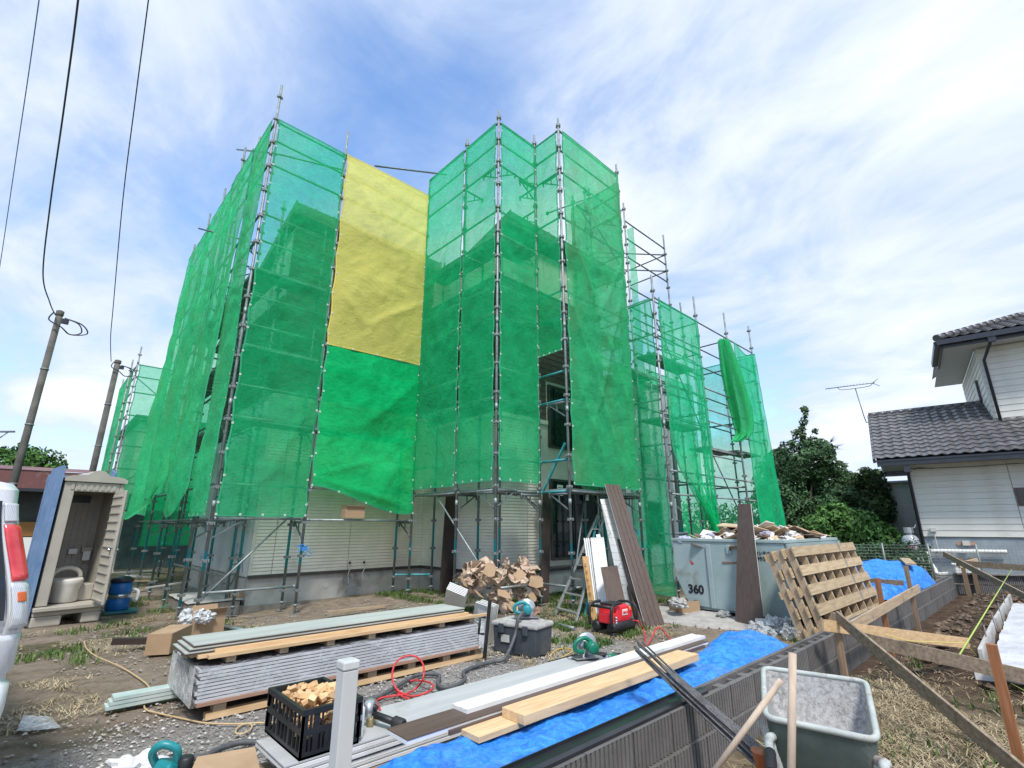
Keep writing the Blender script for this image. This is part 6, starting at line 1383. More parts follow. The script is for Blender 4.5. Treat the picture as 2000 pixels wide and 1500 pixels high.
# ------------------------------------------------------------------ boards leaning on the scaffold
yl = -.92
def lean(label, bl_, br_, tl_, tr_, mt, ya=yl, **k): return leaner(label, P(*bl_), P(*br_), PY(*tl_, ya), PY(*tr_, ya), .018, mt, k.pop('name', 'leaning_board'), **k)
WTL = M('white_tile_panel', (.60, .60, .58), (.68, .68, .66), scale=3, rough=.6)
m, t = new_mat('white_brick_panel'); br = N(t, 'ShaderNodeTexBrick'); br.inputs['Color1'].default_value = (.62, .62, .60, 1); br.inputs['Color2'].default_value = (.68, .68, .66, 1); br.inputs['Mortar'].default_value = (.42, .42, .41, 1); br.inputs['Scale'].default_value = 2.0; br.inputs['Mortar Size'].default_value = .012
tcn = N(t, 'ShaderNodeTexCoord'); mpn = N(t, 'ShaderNodeMapping'); mpn.inputs['Rotation'].default_value = (math.pi / 2, 0, 0); t.links.new(tcn.outputs['Object'], mpn.inputs[0]); t.links.new(mpn.outputs[0], br.inputs[0]); principled(t, br.outputs[0], .6); WBR = m
lean('white panel with block pattern leaning behind the tallest brown boards', (1222, 1208), (1250, 1215), (1172, 975), (1191, 974), WBR, edge=WHB)
lean('shadowed brown board between the white panel and the tallest brown board', (1240, 1215), (1262, 1222), (1184, 990), (1196, 990), BRP)
lean('tallest grooved brown board leaning on the scaffold', (1262, 1226), (1298, 1218), (1182, 945), (1210, 947), BRP, ya=-.97, grooves=3, edge=WHB)
for k in range(4): lean('thin brown board edge in the row left of the tallest board, number varies', (1246 + 5 * k, 1226), (1250 + 5 * k, 1228), (1219 + 2 * k, 1104), (1222 + 2 * k, 1104), BRP, ya=-1.6)['label'] = ['leftmost thin brown board leaning beside the tallest board', 'second thin brown board leaning beside the tallest board', 'third thin brown board leaning beside the tallest board', 'thin brown board touching the tallest board'][k]
lean('short grooved brown board leaning before the white panels', (1195, 1222), (1232, 1226), (1173, 1108), (1205, 1104), BRP, ya=-1.75, grooves=3)
lean('wide white panel with block pattern in the left leaning group', (1172, 1208), (1200, 1210), (1153, 1050), (1179, 1049), WBR, ya=-1.2, edge=WHB)
for k in range(3): lean('x', (1161 + 4 * k, 1206), (1164 + 4 * k, 1206), (1140 + 4 * k, 1051), (1143 + 4 * k, 1051), WHB, ya=-1.15)['label'] = ['leftmost narrow white edge strip of the leaning panels', 'middle narrow white edge strip of the leaning panels', 'right narrow white edge strip of the leaning panels'][k]
lean('narrow white strip standing taller than the white panels beside it', (1200, 1205), (1207, 1206), (1164, 1044), (1171, 1043), WHB, ya=-1.15)
ob = lean('orange wooden strip with black Japanese lettering leaning on the left', (1155, 1212), (1166, 1214), (1137, 1087), (1146, 1086), wood('orange_strip', (.42, .24, .09), (.52, .32, .14), 2), ya=-1.3)
pa, pb_, pt = P(1155, 1212), P(1166, 1214), PY(1137, 1087, -1.3); rgt = (pb_ - pa).normalized(); upv = (pt - pa).normalized(); nn = rgt.cross(upv).normalized(); nn = nn if nn.dot(CAM - pa) > 0 else -nn
for i, ch in enumerate('エスレンクロス'): text(ch, pt + (pa - pt) * (.17 + .115 * i) + rgt * .012 + nn * .004, .075, rgt, upv, BLK, ob, .001, bold=.001)
# two dark brown planks standing against the house
leaner('wide dark brown plank standing in the recessed corner of the house', P(859, 1165), P(886, 1160), PY(873, 962, 2.4), PY(905, 962, 2.4), .03, BROWNB, 'brown_plank')
leaner('dark brown plank standing left of the ground floor opening', P(1056, 1178), P(1072, 1176), PY(1061, 962, .85), PY(1077, 962, .85), .03, BROWNB, 'brown_plank')

# ------------------------------------------------------------------ stepladder
sd_ = thing('stepladder', 'weathered aluminium stepladder standing by the right scaffold post', 'stepladder', (1.0, -1.3, 0)); AL = M('worn_aluminium', (.26, .28, .27), (.40, .42, .40), scale=8, rough=.5, metal=.5, c3=(.10, .24, .24))
f0, f1, tp0, tp1 = P(1083, 1203), P(1124, 1216), PY(1168, 1003, -.3), PY(1180, 1003, -.3); g0, g1 = P(1150, 1190), P(1166, 1196)
for a, b in ((f0, tp0), (f1, tp1)): MB().beam(a, b, .05, .025, (1, 0, 0)).build('rail', AL, sd_)
for i in range(7):
    q = .06 + .125 * i; MB().beam(f0.lerp(tp0, q), f1.lerp(tp1, q), .07, .02).build('step', AL, sd_)
for a, b in ((P(1122, 1203), tp0), (P(1132, 1212), tp1)): MB().beam(a + Vector((.25, .1, 0)), b, .045, .022, (1, 0, 0)).build('rear_rail', TEAL, sd_)
tag(MB().tube([P(1090, 1220, .03), P(1122, 1228, .03)], .028, 10).build('loose_pipe', RAIL, None), 'short grey pipe lying in the grass at the ladder foot', 'pipe')

# ------------------------------------------------------------------ compressor
co = thing('air_compressor', 'red and black portable air compressor on the dirt', 'compressor', tuple(P(1200, 1245))); cc_ = P(1200, 1236); cdx = (P(1240, 1246) - P(1178, 1262)).normalized(); cdx.z = 0; cdy = Vector((-cdx.y, cdx.x, 0)); CR = Matrix((cdx, cdy, HZ)).transposed(); an_ = math.atan2(cdx.y, cdx.x)
def cb(x, y, z, sx, sy, sz, mt, name, bv_=.012, tp_=1.0): return MB().obox(cc_ + cdx * x + cdy * y + HZ * z, (sx, sy, sz), CR, 0, tp_).build(name, mt, co, bevel=bv_)
for y in (-.13, .13):
    MB().tube([cc_ + cdx * a + cdy * y + HZ * .11 for a in (-.27, -.24, .24, .27)], .075, 14, rs=[.045, .075, .075, .045]).build('tank', BLK, co)
for x in (-.24, .24):
    for y in (-.16, .16): cb(x, y, .025, .07, .07, .05, RUB, 'foot')
bdy = cb(.02, 0, .27, .34, .34, .21, REDP, 'housing', .03, .92); cb(-.20, -.05, .22, .12, .24, .13, REDP, 'valve_block', .015); cb(.235, 0, .25, .10, .26, .12, REDP, 'valve_block', .015); cb(.0, .03, .385, .26, .22, .03, BLK, 'top_panel', .01)
mb = MB(); 
for y in (-.19, .19): mb.tube(smooth_path([cc_ + cdx * -.30 + cdy * y + HZ * .12, cc_ + cdx * -.30 + cdy * y + HZ * .34, cc_ + cdx * -.22 + cdy * y * .95 + HZ * .40, cc_ + cdx * -.08 + cdy * y * .9 + HZ * .41], 5), .022, 8)
mb.tube([cc_ + cdx * -.27 + cdy * -.19 + HZ * .37, cc_ + cdx * -.27 + cdy * .19 + HZ * .37], .022, 8); mb.build('carry_handle', BLK, co)
MB().tube(smooth_path([cc_ + cdx * .31 + cdy * -.18 + HZ * .13, cc_ + cdx * .31 + cdy * -.15 + HZ * .36, cc_ + cdx * .31 + cdy * .15 + HZ * .36, cc_ + cdx * .31 + cdy * .18 + HZ * .13], 5), .018, 8).build('roll_bar', BLK, co)
ORK = M('orange_knob', (.65, .17, .03), rough=.4)
for x, y in ((-.19, -.12), (.22, -.12)): MB().lathe([(.02, .28), (.025, .29), (.025, .33), (.015, .34)], cc_ + cdx * x + cdy * y, 12).build('knob', ORK, co)
for z in (.17, .20, .235): MB().lathe([(.018, 0), (.018, .03), (.010, .035)], cc_ + cdx * -.20 + cdy * -.172 + HZ * z, 10, R=Matrix((cdx, HZ, -cdy)).transposed()).build('air_socket', STEEL, co)
cb(.045, -.168, .285, .12, .012, .075, WHB, 'badge', .002); text('MAX', cc_ + cdx * -.008 + cdy * -.1755 + HZ * .265, .052, cdx, HZ, REDP, co, .002, bold=.002)
cb(.05, -.165, .20, .20, .01, .05, M('red_relief', (.5, .015, .03), rough=.4), 'grille', .004)
REDH = M('red_hose', (.50, .025, .03), (.6, .05, .05), scale=30, rough=.45)
def hose(label, pts, r0, mt, cat='hose', name='air_hose'): return tag(MB().tube(smooth_path(pts, 8), r0, 8).build(name, mt, None), label, cat)
hose('red air hose rising in a hump right of the compressor', [P(1235, 1212, .22), P(1247, 1214, .22), P(1257, 1230, .1), P(1260, 1250, .03), P(1256, 1268, .02), P(1268, 1255, .03), P(1276, 1238, .08), P(1284, 1226, .13), P(1292, 1228, .12), P(1302, 1240, .05), P(1316, 1256, .02), P(1330, 1275, .02)], .009, REDH)
hose('red air hose coiled in two loose loops on the gravel', [P(742, 1385, .21), P(735, 1370, .05), P(750, 1362, .03), P(790, 1356, .02), P(812, 1345, .02), P(826, 1325, .12), P(827, 1300, .20), P(815, 1284, .24), P(795, 1281, .25), P(775, 1292, .22), P(766, 1315, .15), P(770, 1338, .08), P(782, 1352, .03), P(805, 1360, .02), P(835, 1352, .05), P(846, 1341, .06), P(836, 1332, .06), P(808, 1329, .02), P(788, 1334, .02), P(774, 1346, .02), P(782, 1358, .02), P(800, 1366, .02)], .0085, REDH)
# ------------------------------------------------------------------ toolbox
bx_ = thing('toolbox', 'dusty dark plastic toolbox with a pale grey lid on the gravel', 'toolbox', (-1.7, -2.45, 0)); tbx = Vector((.22, -.975, 0)).normalized(); tby = Vector((.975, .22, 0)); TC = Vector((-1.68, -2.42, 0)); TR = Matrix((tbx, tby, HZ)).transposed()
DBL = M('navy_dusty_plastic', (.035, .045, .058), (.07, .078, .088), scale=4, rough=.6, c3=(.12, .115, .105)); LID = M('dusty_lid', (.30, .30, .285), (.42, .41, .39), scale=6, rough=.75, c3=(.2, .19, .17))
def tbb(x, y, z, sx, sy, sz, mt, name, bv_=.01, tp_=1.0): return MB().obox(TC + tbx * x + tby * y + HZ * z, (sx, sy, sz), TR, 0, tp_).build(name, mt, bx_, bevel=bv_)
tbb(0, 0, .15, .58, .36, .29, DBL, 'body', .015, 1.06); tbb(0, 0, .325, .66, .42, .055, LID, 'lid', .02, .97); tbb(0, 0, .36, .50, .28, .025, LID, 'lid_panel', .01, .9)
for x in (-.17, .17): tbb(x, -.21, .28, .07, .03, .10, DBL, 'latch', .006)
tbb(-.12, -.196, .17, .12, .006, .08, M('worn_label', (.38, .38, .36), (.5, .5, .47), rough=.8), 'sticker', .001)
def saw(label, c, d, up=HZ, mt=TGR, s=1.0, cord_pts=None):
    t0 = thing('circular_saw', label, 'power tool', tuple(c)); c = Vector(c); d = Vector(d).normalized(); side = up.cross(d).normalized(); R = Matrix((d, side, up)).transposed()
    disc = Matrix((d, up, side)).transposed()
    MB().lathe([(.02, 0), (.085 * s, .004), (.095 * s, .02), (.095 * s, .045), (.08 * s, .05), (.02, .055)], c + up * .10 * s, 26, R=disc).build('blade_guard', STEEL, t0)
    MB().lathe([(.01, -.012), (.088 * s, -.010), (.088 * s, -.007), (.01, -.005)], c + up * .085 * s, 26, R=disc).build('blade', STEEL, t0)
    MB().obox(c + up * .02 - side * .01, (.26 * s, .13 * s, .006), R).build('base_plate', STEEL, t0)
    MB().lathe([(.035 * s, -.015), (.045 * s, -.02), (.045 * s, -.13 * s), (.03 * s, -.14 * s)], c + up * .10 * s, 14, R=disc).build('motor', mt, t0)
    MB().tube(smooth_path([c + up * .13 * s - side * .06 + d * .02, c + up * .165 * s - side * .06 - d * .05, c + up * .14 * s - side * .06 - d * .12 * s, c + up * .08 * s - side * .06 - d * .13 * s, c + up * .06 * s - side * .06 - d * .07], 5), .021, 10).build('handle', mt, t0)
    return t0
saw('teal circular saw resting on the toolbox lid', TC + HZ * .373 + tby * .02 + tbx * .05, (.75, -.66, 0), mt=TTE, s=1.15)
saw('green circular saw on the far end of the grey board pile', P(1148, 1286, ZP + .002), (.9, -.44, 0), mt=TGR, s=1.2)
ag = thing('angle_grinder', 'green angle grinder lying right of the green circular saw', 'power tool', tuple(P(1195, 1290, ZP))); ga, gb_ = P(1175, 1288, ZP + .05), P(1222, 1276, ZP + .05); gd = (gb_ - ga).normalized()
MB().tube([ga, ga + gd * .05, ga + gd * .08], .036, 12, rs=[.03, .038, .034]).build('gear_head', STEEL, ag); MB().tube([ga + gd * .082, ga + gd * .18], .032, 12).build('motor', TGR, ag); MB().tube([ga + gd * .182, ga + gd * .27], .024, 12, rs=[.03, .02]).build('handle', BLK, ag)
MB().lathe([(.03, .04), (.055, .045), (.055, .052), (.03, .056)], ga - gd * .0, 20).build('guard', BLK, ag)
YC = M('yellow_cord', (.60, .38, .08), rough=.55); TANC = M('tan_cord', (.46, .33, .17), (.54, .40, .22), scale=20, rough=.6)
hose('yellow power cord looped beside the angle grinder', [P(1222, 1276, .23), P(1234, 1271, .05), P(1248, 1272, .02), P(1252, 1282, .02), P(1240, 1288, .02), P(1222, 1286, .02), P(1210, 1276, .03)], .006, YC, 'cord', 'extension_cord')
hose('yellow power cord running on the dirt left of the circular saw', [P(1118, 1268, .03), P(1100, 1266, .02), P(1082, 1272, .02), P(1076, 1284, .02), P(1090, 1288, .02), P(1118, 1272, .02)], .006, YC, 'cord', 'extension_cord')
hose('black lead trailing left from the green circular saw', [P(1128, 1278, ZP + .06), P(1110, 1282, ZP + .02), P(1088, 1288, .05), P(1070, 1292, .02)], .006, RUB, 'cord', 'extension_cord')
# framing square hung by the toolbox
sq = thing('saw_guide', 'black aluminium saw guide standing against the siding offcuts', 'saw guide', tuple(P(950, 1285))); MB().beam(P(946, 1288, .0), PY(957, 1172, -2.45), .05, .012, (1, 0, 0)).build('rule', BLK, sq); mb = MB().tube([PY(948, 1206, -2.6), PY(938, 1206, -2.6), PY(935, 1238, -2.6), PY(945, 1238, -2.6)], .013, 8); mb.build('handle', BLK, sq)
# vacuum hose
HOSE = M('grey_hose', (.06, .065, .07), (.10, .105, .11), scale=30, rough=.6)
hp = [TC + HZ * .42 + tbx * .1, TC + HZ * .47 + tbx * .10 - tby * .1, TC + HZ * .40 - tby * .22 + tbx * .08, TC + HZ * .22 - tby * .26 + tbx * .06, P(986, 1285, .05), P(965, 1292, .03), P(932, 1300, .03), P(906, 1312, .03), P(908, 1326, .03), P(892, 1338, .03), P(866, 1343, .03), P(855, 1335, .03), P(858, 1320, .03), P(838, 1316, .03), P(812, 1320, .03), P(780, 1338, .03), P(745, 1358, .03), P(715, 1366, .03), P(690, 1372, .03), P(650, 1385, .03), P(600, 1405, .03), P(560, 1430, .03), P(515, 1448, .03), P(470, 1450, .03), P(430, 1462, .03), P(398, 1478, .03), P(360, 1480, .05), P(330, 1484, .08)]
hose('long ribbed grey vacuum hose winding over the gravel from the toolbox', hp, .019, HOSE, 'hose', 'vacuum_hose')
hose('thin tan cord lying across the dirt and gravel on the left', [P(165, 1252, .01), P(168, 1265, .01), P(185, 1280, .01), P(212, 1292, .01), P(235, 1302, .01), P(262, 1318, .01), P(285, 1335, .01), P(292, 1348, .01), P(283, 1368, .01), P(284, 1385, .01), P(305, 1392, .01), P(350, 1402, .01), P(400, 1412, .01), P(455, 1414, .01), P(488, 1414, .01), P(490, 1424, .01), P(474, 1433, .01), P(460, 1431, .01), P(466, 1420, .01), P(485, 1413, .01), P(535, 1411, .01), P(600, 1405, .01)], .0065, TANC, 'cord', 'extension_cord')
# nailers by the crate
nl_ = thing('coil_nailer', 'black coil nailer lying on the grey boards right of the white post', 'power tool', tuple(P(740, 1410, ZP))); na = P(722, 1392, ZP + .07); nb2 = P(775, 1412, ZP + .05); nd = (nb2 - na).normalized()
MB().lathe([(.03, -.03), (.06, -.028), (.065, 0), (.06, .028), (.03, .03)], na + HZ * .02, 20, R=Matrix((HZ, Vector((.7, .7, 0)), Vector((.7, -.7, 0)))).transposed()).build('magazine', STEEL, nl_)
MB().lathe([(.0, -.02), (.045, -.02), (.045, .02), (.0, .02)], na - HZ * .035 + nd * .02, 16, R=Matrix((HZ, Vector((.7, .7, 0)), Vector((.7, -.7, 0)))).transposed()).build('nail_coil', M('brass_coil', (.35, .28, .14), (.45, .37, .2), scale=60, rough=.4, metal=.6), nl_)
MB().tube([na, nb2], .022, 10).build('handle', BLK, nl_); MB().tube([nb2 - nd * .03, nb2 - nd * .02, nb2 + nd * .05, nb2 + nd * .06], .036, 16, rs=[.028, .036, .036, .028]).build('head', RUB, nl_); MB().tube([na + HZ * .05, na + HZ * .03 + nd * .10 + Vector((.0, .05, 0))], .02, 8).build('guard', BLK, nl_)
tag(MB().lathe([(.02, 0), (.022, .01), (.022, .16), (.012, .17), (.006, .2)], P(702, 1440, ZP + .003), 12).build('sealant_tube', WHB, None), 'white sealant cartridge standing between the post and the nailer', 'cartridge')
# bottom left: mitre saw top, cardboard, bag
ms = thing('miter_saw', 'teal power saw at the bottom edge, left of the flat cardboard', 'power tool', tuple(P(320, 1500))); mc = P(318, 1500, .12)
MB().tube(smooth_path([mc + Vector((-.02, .05, .0)), mc + Vector((-.06, .02, .08)), mc + Vector((-.03, -.03, .13)), mc + Vector((.04, -.06, .10)), mc + Vector((.06, -.03, .02))], 6), .022, 10).build('handle', TTE, ms); MB().obox(mc + Vector((.03, .0, -.03)), (.14, .12, .12), rotm(.2, .3, .5)).build('motor', TTE, ms, bevel=.02); MB().lathe([(.03, 0), (.04, .02), (.04, .1), (.03, .11)], mc + Vector((.10, -.06, -.06)), 14).build('cap', BLK, ms)
MB().obox(mc + Vector((0, 0, -.10)), (.3, .25, .05), rotm(0, 0, .4)).build('base', STEEL, ms, bevel=.01)
leaner('flat sheet of cardboard at the bottom edge of the picture', P(350, 1560, .10), P(520, 1560, .16), P(385, 1478, .16), P(498, 1458, .18), .006, CARD, 'cardboard_sheet', 'cardboard')
tag(crumple(P(262, 1506, .05), .14, 91, .5, 16).build('white_sack', M('white_cloth', (.55, .55, .56), (.65, .65, .66), rough=.8, bs=.4), None), 'white sack at the bottom edge beside the teal saw', 'sack')
def pf(a, b): q = P(30, 1435).lerp(P(118, 1425), a).lerp(P(45, 1400).lerp(P(100, 1405), a), b); return Vector((q.x, q.y, gz(q.x, q.y) + .012 + .02 * abs(noise.noise(Vector((q.x * 9, q.y * 9, 1))))))
tag(MB().grid(pf, 24, 24).build('plastic_sheet', FILMW, None), 'scrap of pale plastic film on the gravel near the silver car', 'plastic sheet')
# ------------------------------------------------------------------ paper sacks and offcut bundles by the middle post
r = random.Random(21); sp_ = [(915, 1120, .16, .55), (945, 1110, .15, .62), (960, 1130, .17, .5), (930, 1150, .16, .35), (985, 1110, .14, .6), (1005, 1135, .18, .45), (1035, 1125, .15, .5), (1045, 1150, .16, .35), (1010, 1165, .17, .3), (965, 1165, .16, .28), (910, 1150, .13, .3), (1025, 1185, .14, .16), (990, 1190, .15, .14), (940, 1135, .15, .45), (1020, 1110, .13, .62)]
def sack(c, sx, sy, sz, R, seed):
    """stiff creased paper bag: a squashed box with broken, flat shaded folds"""
    mb = MB(); c = Vector(c); n_ = 9; of = Vector((seed * 3.1, seed * 1.7, 0))
    def f(a, b):
        th = a * 2 * math.pi; ph = (b - .5) * math.pi; e = .45
        sg = lambda v: math.copysign(abs(v) ** e, v)
        d = Vector((sg(math.cos(th)) * abs(math.cos(ph)) ** e * sx, sg(math.sin(th)) * abs(math.cos(ph)) ** e * sy, sg(math.sin(ph)) * sz)) * .5
        d *= 1 + .30 * noise.noise(d * 7 + of); d += Vector([.05 * noise.noise(d * 14 + of + Vector((0, 0, 9 * k))) for k in range(3)]); return c + R @ d
    mb.grid(f, 20, n_, 0, False); return mb
where = ['at the upper left edge', 'on top at the back', 'upright in the middle', 'at the left, half way down', 'behind the corner post', 'in front of the corner post', 'at the upper right edge', 'folded open at the right', 'in the lower middle', 'low in front, left of the post', 'at the lower left', 'lowest at the right foot', 'lowest, lying on the grass', 'wedged under the diagonal brace', 'highest, beside the white stone panels']
for k, (px, py, s, z) in enumerate(sp_):
    c = PY(px, py, -.15 + .5 * r.random()); c.z = max(c.z, s * .5); R = rotm(r.uniform(-.9, .9), r.uniform(-.9, .9), r.uniform(0, 6.28))
    mb = sack(c, s * 1.9, s * 1.3, s * .5, R, k)
    for q in range(3):      # creased open sheets of the torn bag
        R2 = rotm(r.uniform(-1.2, 1.2), r.uniform(-1.2, 1.2), r.uniform(0, 6.28)); c2 = c + Vector((r.uniform(-.06, .06), r.uniform(-.06, .06), r.uniform(-.03, .08))); w_, h_ = s * r.uniform(1.4, 2.2), s * r.uniform(1.1, 1.7); sd2 = 17.3 * k + q
        def fs_(a, b):
            x, y = (a - .5) * w_, (b - .5) * h_; z = s * (1.0 * abs(noise.noise(Vector((x * 4.5 + sd2, y * 3.5, 0)))) + .55 * abs(noise.noise(Vector((x * 9 - y * 6 + sd2, y * 9, 3))))) + .25 * abs(x); return c2 + R2 @ Vector((x, y, z))
        mb.grid(fs_, 9, 7, 0, False)
    for q in range(2):      # torn flaps of the mouth
        e = R @ Vector((0, s * .6, 0)); p = c + R @ Vector((s * 1.05, 0, s * (.4 - .8 * q))); d = R @ Vector((s * .7, 0, s * r.uniform(-.3, .5))); mb.add([p + e, p - e, p - e * .8 + d, p + d * 1.2, p + e * .9 + d * .7], [(0, 1, 2, 3, 4)])
    tag(mb.build('paper_sack', KRAFT, None), 'torn brown paper sack ' + where[k] + ' of the heap' if k < 13 else 'torn brown paper sack ' + where[k], 'paper sack', 'brown paper sacks heaped under the scaffold')
for k in range(9):
    px, py = ((905, 1135), (935, 1160), (958, 1112), (985, 1160), (1015, 1122), (1040, 1165), (1000, 1185), (1048, 1135), (925, 1118))[k]
    c = PY(px, py, -.45 + .04 * k); c.z = max(c.z, .10); R = rotm(r.uniform(.5, 1.3), r.uniform(-.5, .5), r.uniform(-.9, .9))
    mb = MB(); w_, h_ = r.uniform(.16, .30), r.uniform(.14, .26); mb.add([c + R @ Vector(p) for p in ((-w_ / 2, -h_ / 2, 0), (w_ * .1, -h_ * .6, .01), (w_ / 2, -h_ * .35, 0), (w_ * .42, h_ * .3, 0), (w_ * .12, h_ * .5, .01), (-w_ * .5, h_ * .38, 0))] , [(0, 1, 2, 3, 4, 5)])
    v_ = [Vector(p) + R @ Vector((0, 0, -.006)) for p in mb.v]; mb.add(v_, [(5, 4, 3, 2, 1, 0)]); tag(mb.build('card_piece', CARD, None), 'flat torn piece of cardboard ' + ['at the left edge', 'low on the left', 'standing on top behind', 'in the middle', 'near the top right', 'low on the right', 'lowest in front', 'at the right edge', 'upright at the upper left'][k] + ' of the sack heap', 'cardboard', 'torn cardboard in the sack heap')
for k in range(7): c = P(1030 + 6 * (k % 4), 1196 + 5 * (k // 4), .05); tag(crumple(c, .07, 130 + k, .8, 6, .8).build('paper_scrap', M('dark_kraft%d' % k, (.22, .12, .07), (.33, .2, .12), rough=.85), None), 'small dark crumpled paper at the right foot of the sack heap', 'paper', 'dark paper scraps beside the sack heap')
def bundle(label, a, b, c, d, n, mt, gap):
    t0 = thing('siding_offcuts', label, 'offcuts', tuple(a)); a, b, c, d = map(Vector, (a, b, c, d)); nrm = (b - a).cross(d - a).normalized(); nrm = nrm if nrm.dot(CAM - a) < 0 else -nrm
    for i in range(n):
        o = nrm * gap * i + Vector((0, 0, .008 * math.sin(i * 2.1))); f = [p + o for p in (a, b, c, d)]; f += [p + nrm * gap * .72 for p in f]; MB().add(f, [(0, 1, 2, 3), (7, 6, 5, 4), (0, 4, 5, 1), (1, 5, 6, 2), (2, 6, 7, 3), (3, 7, 4, 0)]).build('panel_offcut', mt, t0)
q = P(925, 1262); e1 = P(960, 1275)
bundle('pale siding offcuts stacked upright between the pallet and the toolbox', P(918, 1248), P(945, 1262), PY(957, 1186, -2.05), PY(928, 1176, -1.75), 6, NS, .022)
bundle('white siding offcuts leaning behind the right end of the long pallet', P(862, 1200, .1), P(900, 1205, .1), PY(908, 1165, -.95), PY(872, 1150, -.75), 8, WHB, .014)
# boxes and bits on the left
carton('tall open cardboard box with a white plastic bag, behind the long stack', P(402, 1240), .34, .26, .28, .15); tag(crumple(P(375, 1205, .22), .14, 151, .9, 14).build('plastic_bag', FILMW, None), 'white plastic bag bulging beside the tall cardboard box', 'plastic bag'); tag(crumple(P(398, 1205, .26), .11, 152, .7, 14).build('plastic_bag', FILMW, None), 'white plastic bag spilling out of the tall cardboard box', 'plastic bag')
carton('long low cardboard box lying at the left end of the stack', P(328, 1268), .26, .60, .22, -.55, False)
tag(MB().obox(P(328, 1268) + HZ * .225, (.26, .6, .005), rotm(0, 0, -.55)).build('box_lid', CARD, None), 'flat lid closing the long low cardboard box', 'cardboard')
tag(MB().obox(P(258, 1252, .05), (.42, .10, .07), rotm(0, .1, -.15)).build('wood_piece', BROWNB, None), 'short dark brown board lying on the dirt left of the boxes', 'wood')
carton('small printed cardboard box standing on the concrete step', PY(463, 1172, 4.1), .24, .2, .16, .3, False)
bo = carton('open cardboard box balanced on the scaffold rail below the yellow sheet', PY(688, 1012, 2.86), .42, .22, .18, 0, True); 
tag(MB().beam(P(640, 1196, .03), P(755, 1183, .03), .07, .04).build('timber', OLDL, None), 'short old timber lying along the foundation behind the stack', 'timber')
tag(MB().tube([P(425, 1222, .04), P(478, 1232, .04)], .03, 10).build('loose_pipe', RAILD, None), 'short dark pipe on the ground behind the tall cardboard box', 'pipe')
tag(MB().box(-4.55, -2.72, .005, -4.05, -2.62, .03).build('board_offcut', GRB, None), 'narrow grey board offcut on the gravel left of the crate', 'board')
# cables poking out of the siding
for px, py, L in ((683, 1099, .42), (711, 1098, .38)):
    c = PY(px, py, 3.83); t0 = thing('wall_cable', 'x', 'cable', tuple(c)); MB().lathe([(.02, 0), (.028, .01), (.02, .03)], c, 10, R=Matrix(((1, 0, 0), (0, 0, 1), (0, -1, 0))).transposed()).build('sleeve', M('dark_red_sleeve', (.10, .02, .02), rough=.5), t0)
    MB().tube(smooth_path([c, c + Vector((.03, -.05, -.08)), c + Vector((-.04, -.05, -.22)), c + Vector((-.01, -.05, -L))], 5), .007, 6).build('lead', PAPER, t0); t0['label'] = 'left grey cable end poking out of the cream siding' if px < 700 else 'right grey cable end poking out of the cream siding'
# folding steps behind the left scaffold legs
st_ = thing('step_stool', 'small aluminium folding steps against the wrapped side wall', 'steps', (-3.3, 4.4, -.1)); a = PX(428, 1148, -3.3); b = PX(462, 1080, -3.15)
for o in (Vector((0, 0, 0)), Vector((.22, .12, 0))): MB().beam(a + o, b + o, .04, .02, (1, 0, 0)).build('rail', AL, st_)
for k in range(4): q = .1 + .28 * k; MB().beam(a.lerp(b, q), a.lerp(b, q) + Vector((.22, .12, 0)), .06, .02).build('step', AL, st_)
r = random.Random(31)
for k in range(9):
    q = P(r.uniform(250, 350), r.uniform(1120, 1165), .0); tag(MB().obox(q + HZ * (.04 + .02 * k), (r.uniform(.4, 1.1), .12, .025), rotm(0, r.uniform(-.1, .1), r.uniform(-.6, .6))).build('scrap_strip', [RAILD, CONC, OLDL][k % 3], None), 'scrap strip strewn under the left scaffold legs', 'scrap', 'scrap strips under the left scaffold')

# ------------------------------------------------------------------ silver minivan rear corner
cv = thing('minivan', 'silver minivan rear corner with a tall red and clear tail light', 'car', (-7.0, -1.4, 0))
SIL, t = new_mat('silver_paint'); pbs = principled(t, ramp(t, noise_tex(t, 250, 2, .5), [(.4, (.60, .61, .62)), (.6, (.68, .69, .70))]), .3, .25); pbs.inputs['Coat Weight'].default_value = .6
GLS, t = new_mat('tinted_glass'); principled(t, (.012, .013, .016), .05, 0)
XR, YR = -6.19, -3.40; WC = 1.72
def cw(z):            # half plan inset of the flank with height (tumblehome)
    return .13 * ss(z, .95, 1.65) + .04 * (1 - ss(z, .25, .7))
def rear(z): return .0 + .14 * ss(z, .98, 1.7) - .06 * (1 - ss(z, .55, .75)) * 1.0
RC = .07
def shear(x, y): return (x - .17 * (y - YR), y)
def plan(z, n=10):
    """outline of the body at height z: rear edge, rounded corner, flank"""
    xi = XR - cw(z); yr = YR + rear(z); rc = RC; out = [(XR - WC + cw(z), yr + .0)]
    out += [(XR - WC / 2, yr - .05), (xi - rc - .25, yr - .035)]
    for k in range(n + 1): a = -math.pi / 2 + math.pi / 2 * k / n; out.append((xi - rc + rc * math.cos(a), yr + rc + rc * math.sin(a) - .02 * (1 - k / n)))
    out += [(xi + .0, yr + 1.2), (xi + .0, yr + 3.2), (xi - .1, yr + 4.4), (XR - WC + .15, yr + 4.5)]; return [shear(*p) for p in out]
zs = [.24, .30, .45, .60, .70, .715, .74, .76, .9, .925, .935, .945, 1.0, 1.2, 1.4, 1.55, 1.64]; mb = MB(); vs = []; n0 = None
for z in zs:
    p = plan(z); n0 = len(p); ins = .018 if abs(z - .728) < .014 or z == .935 else 0; vs += [(x - ins, y + ins * .6, z) for x, y in p]
fs = [(i * n0 + k, i * n0 + k + 1, (i + 1) * n0 + k + 1, (i + 1) * n0 + k) for i in range(len(zs) - 1) for k in range(n0 - 1)]
mb.add(vs, fs, 0, True); mb.build('body', SIL, cv)
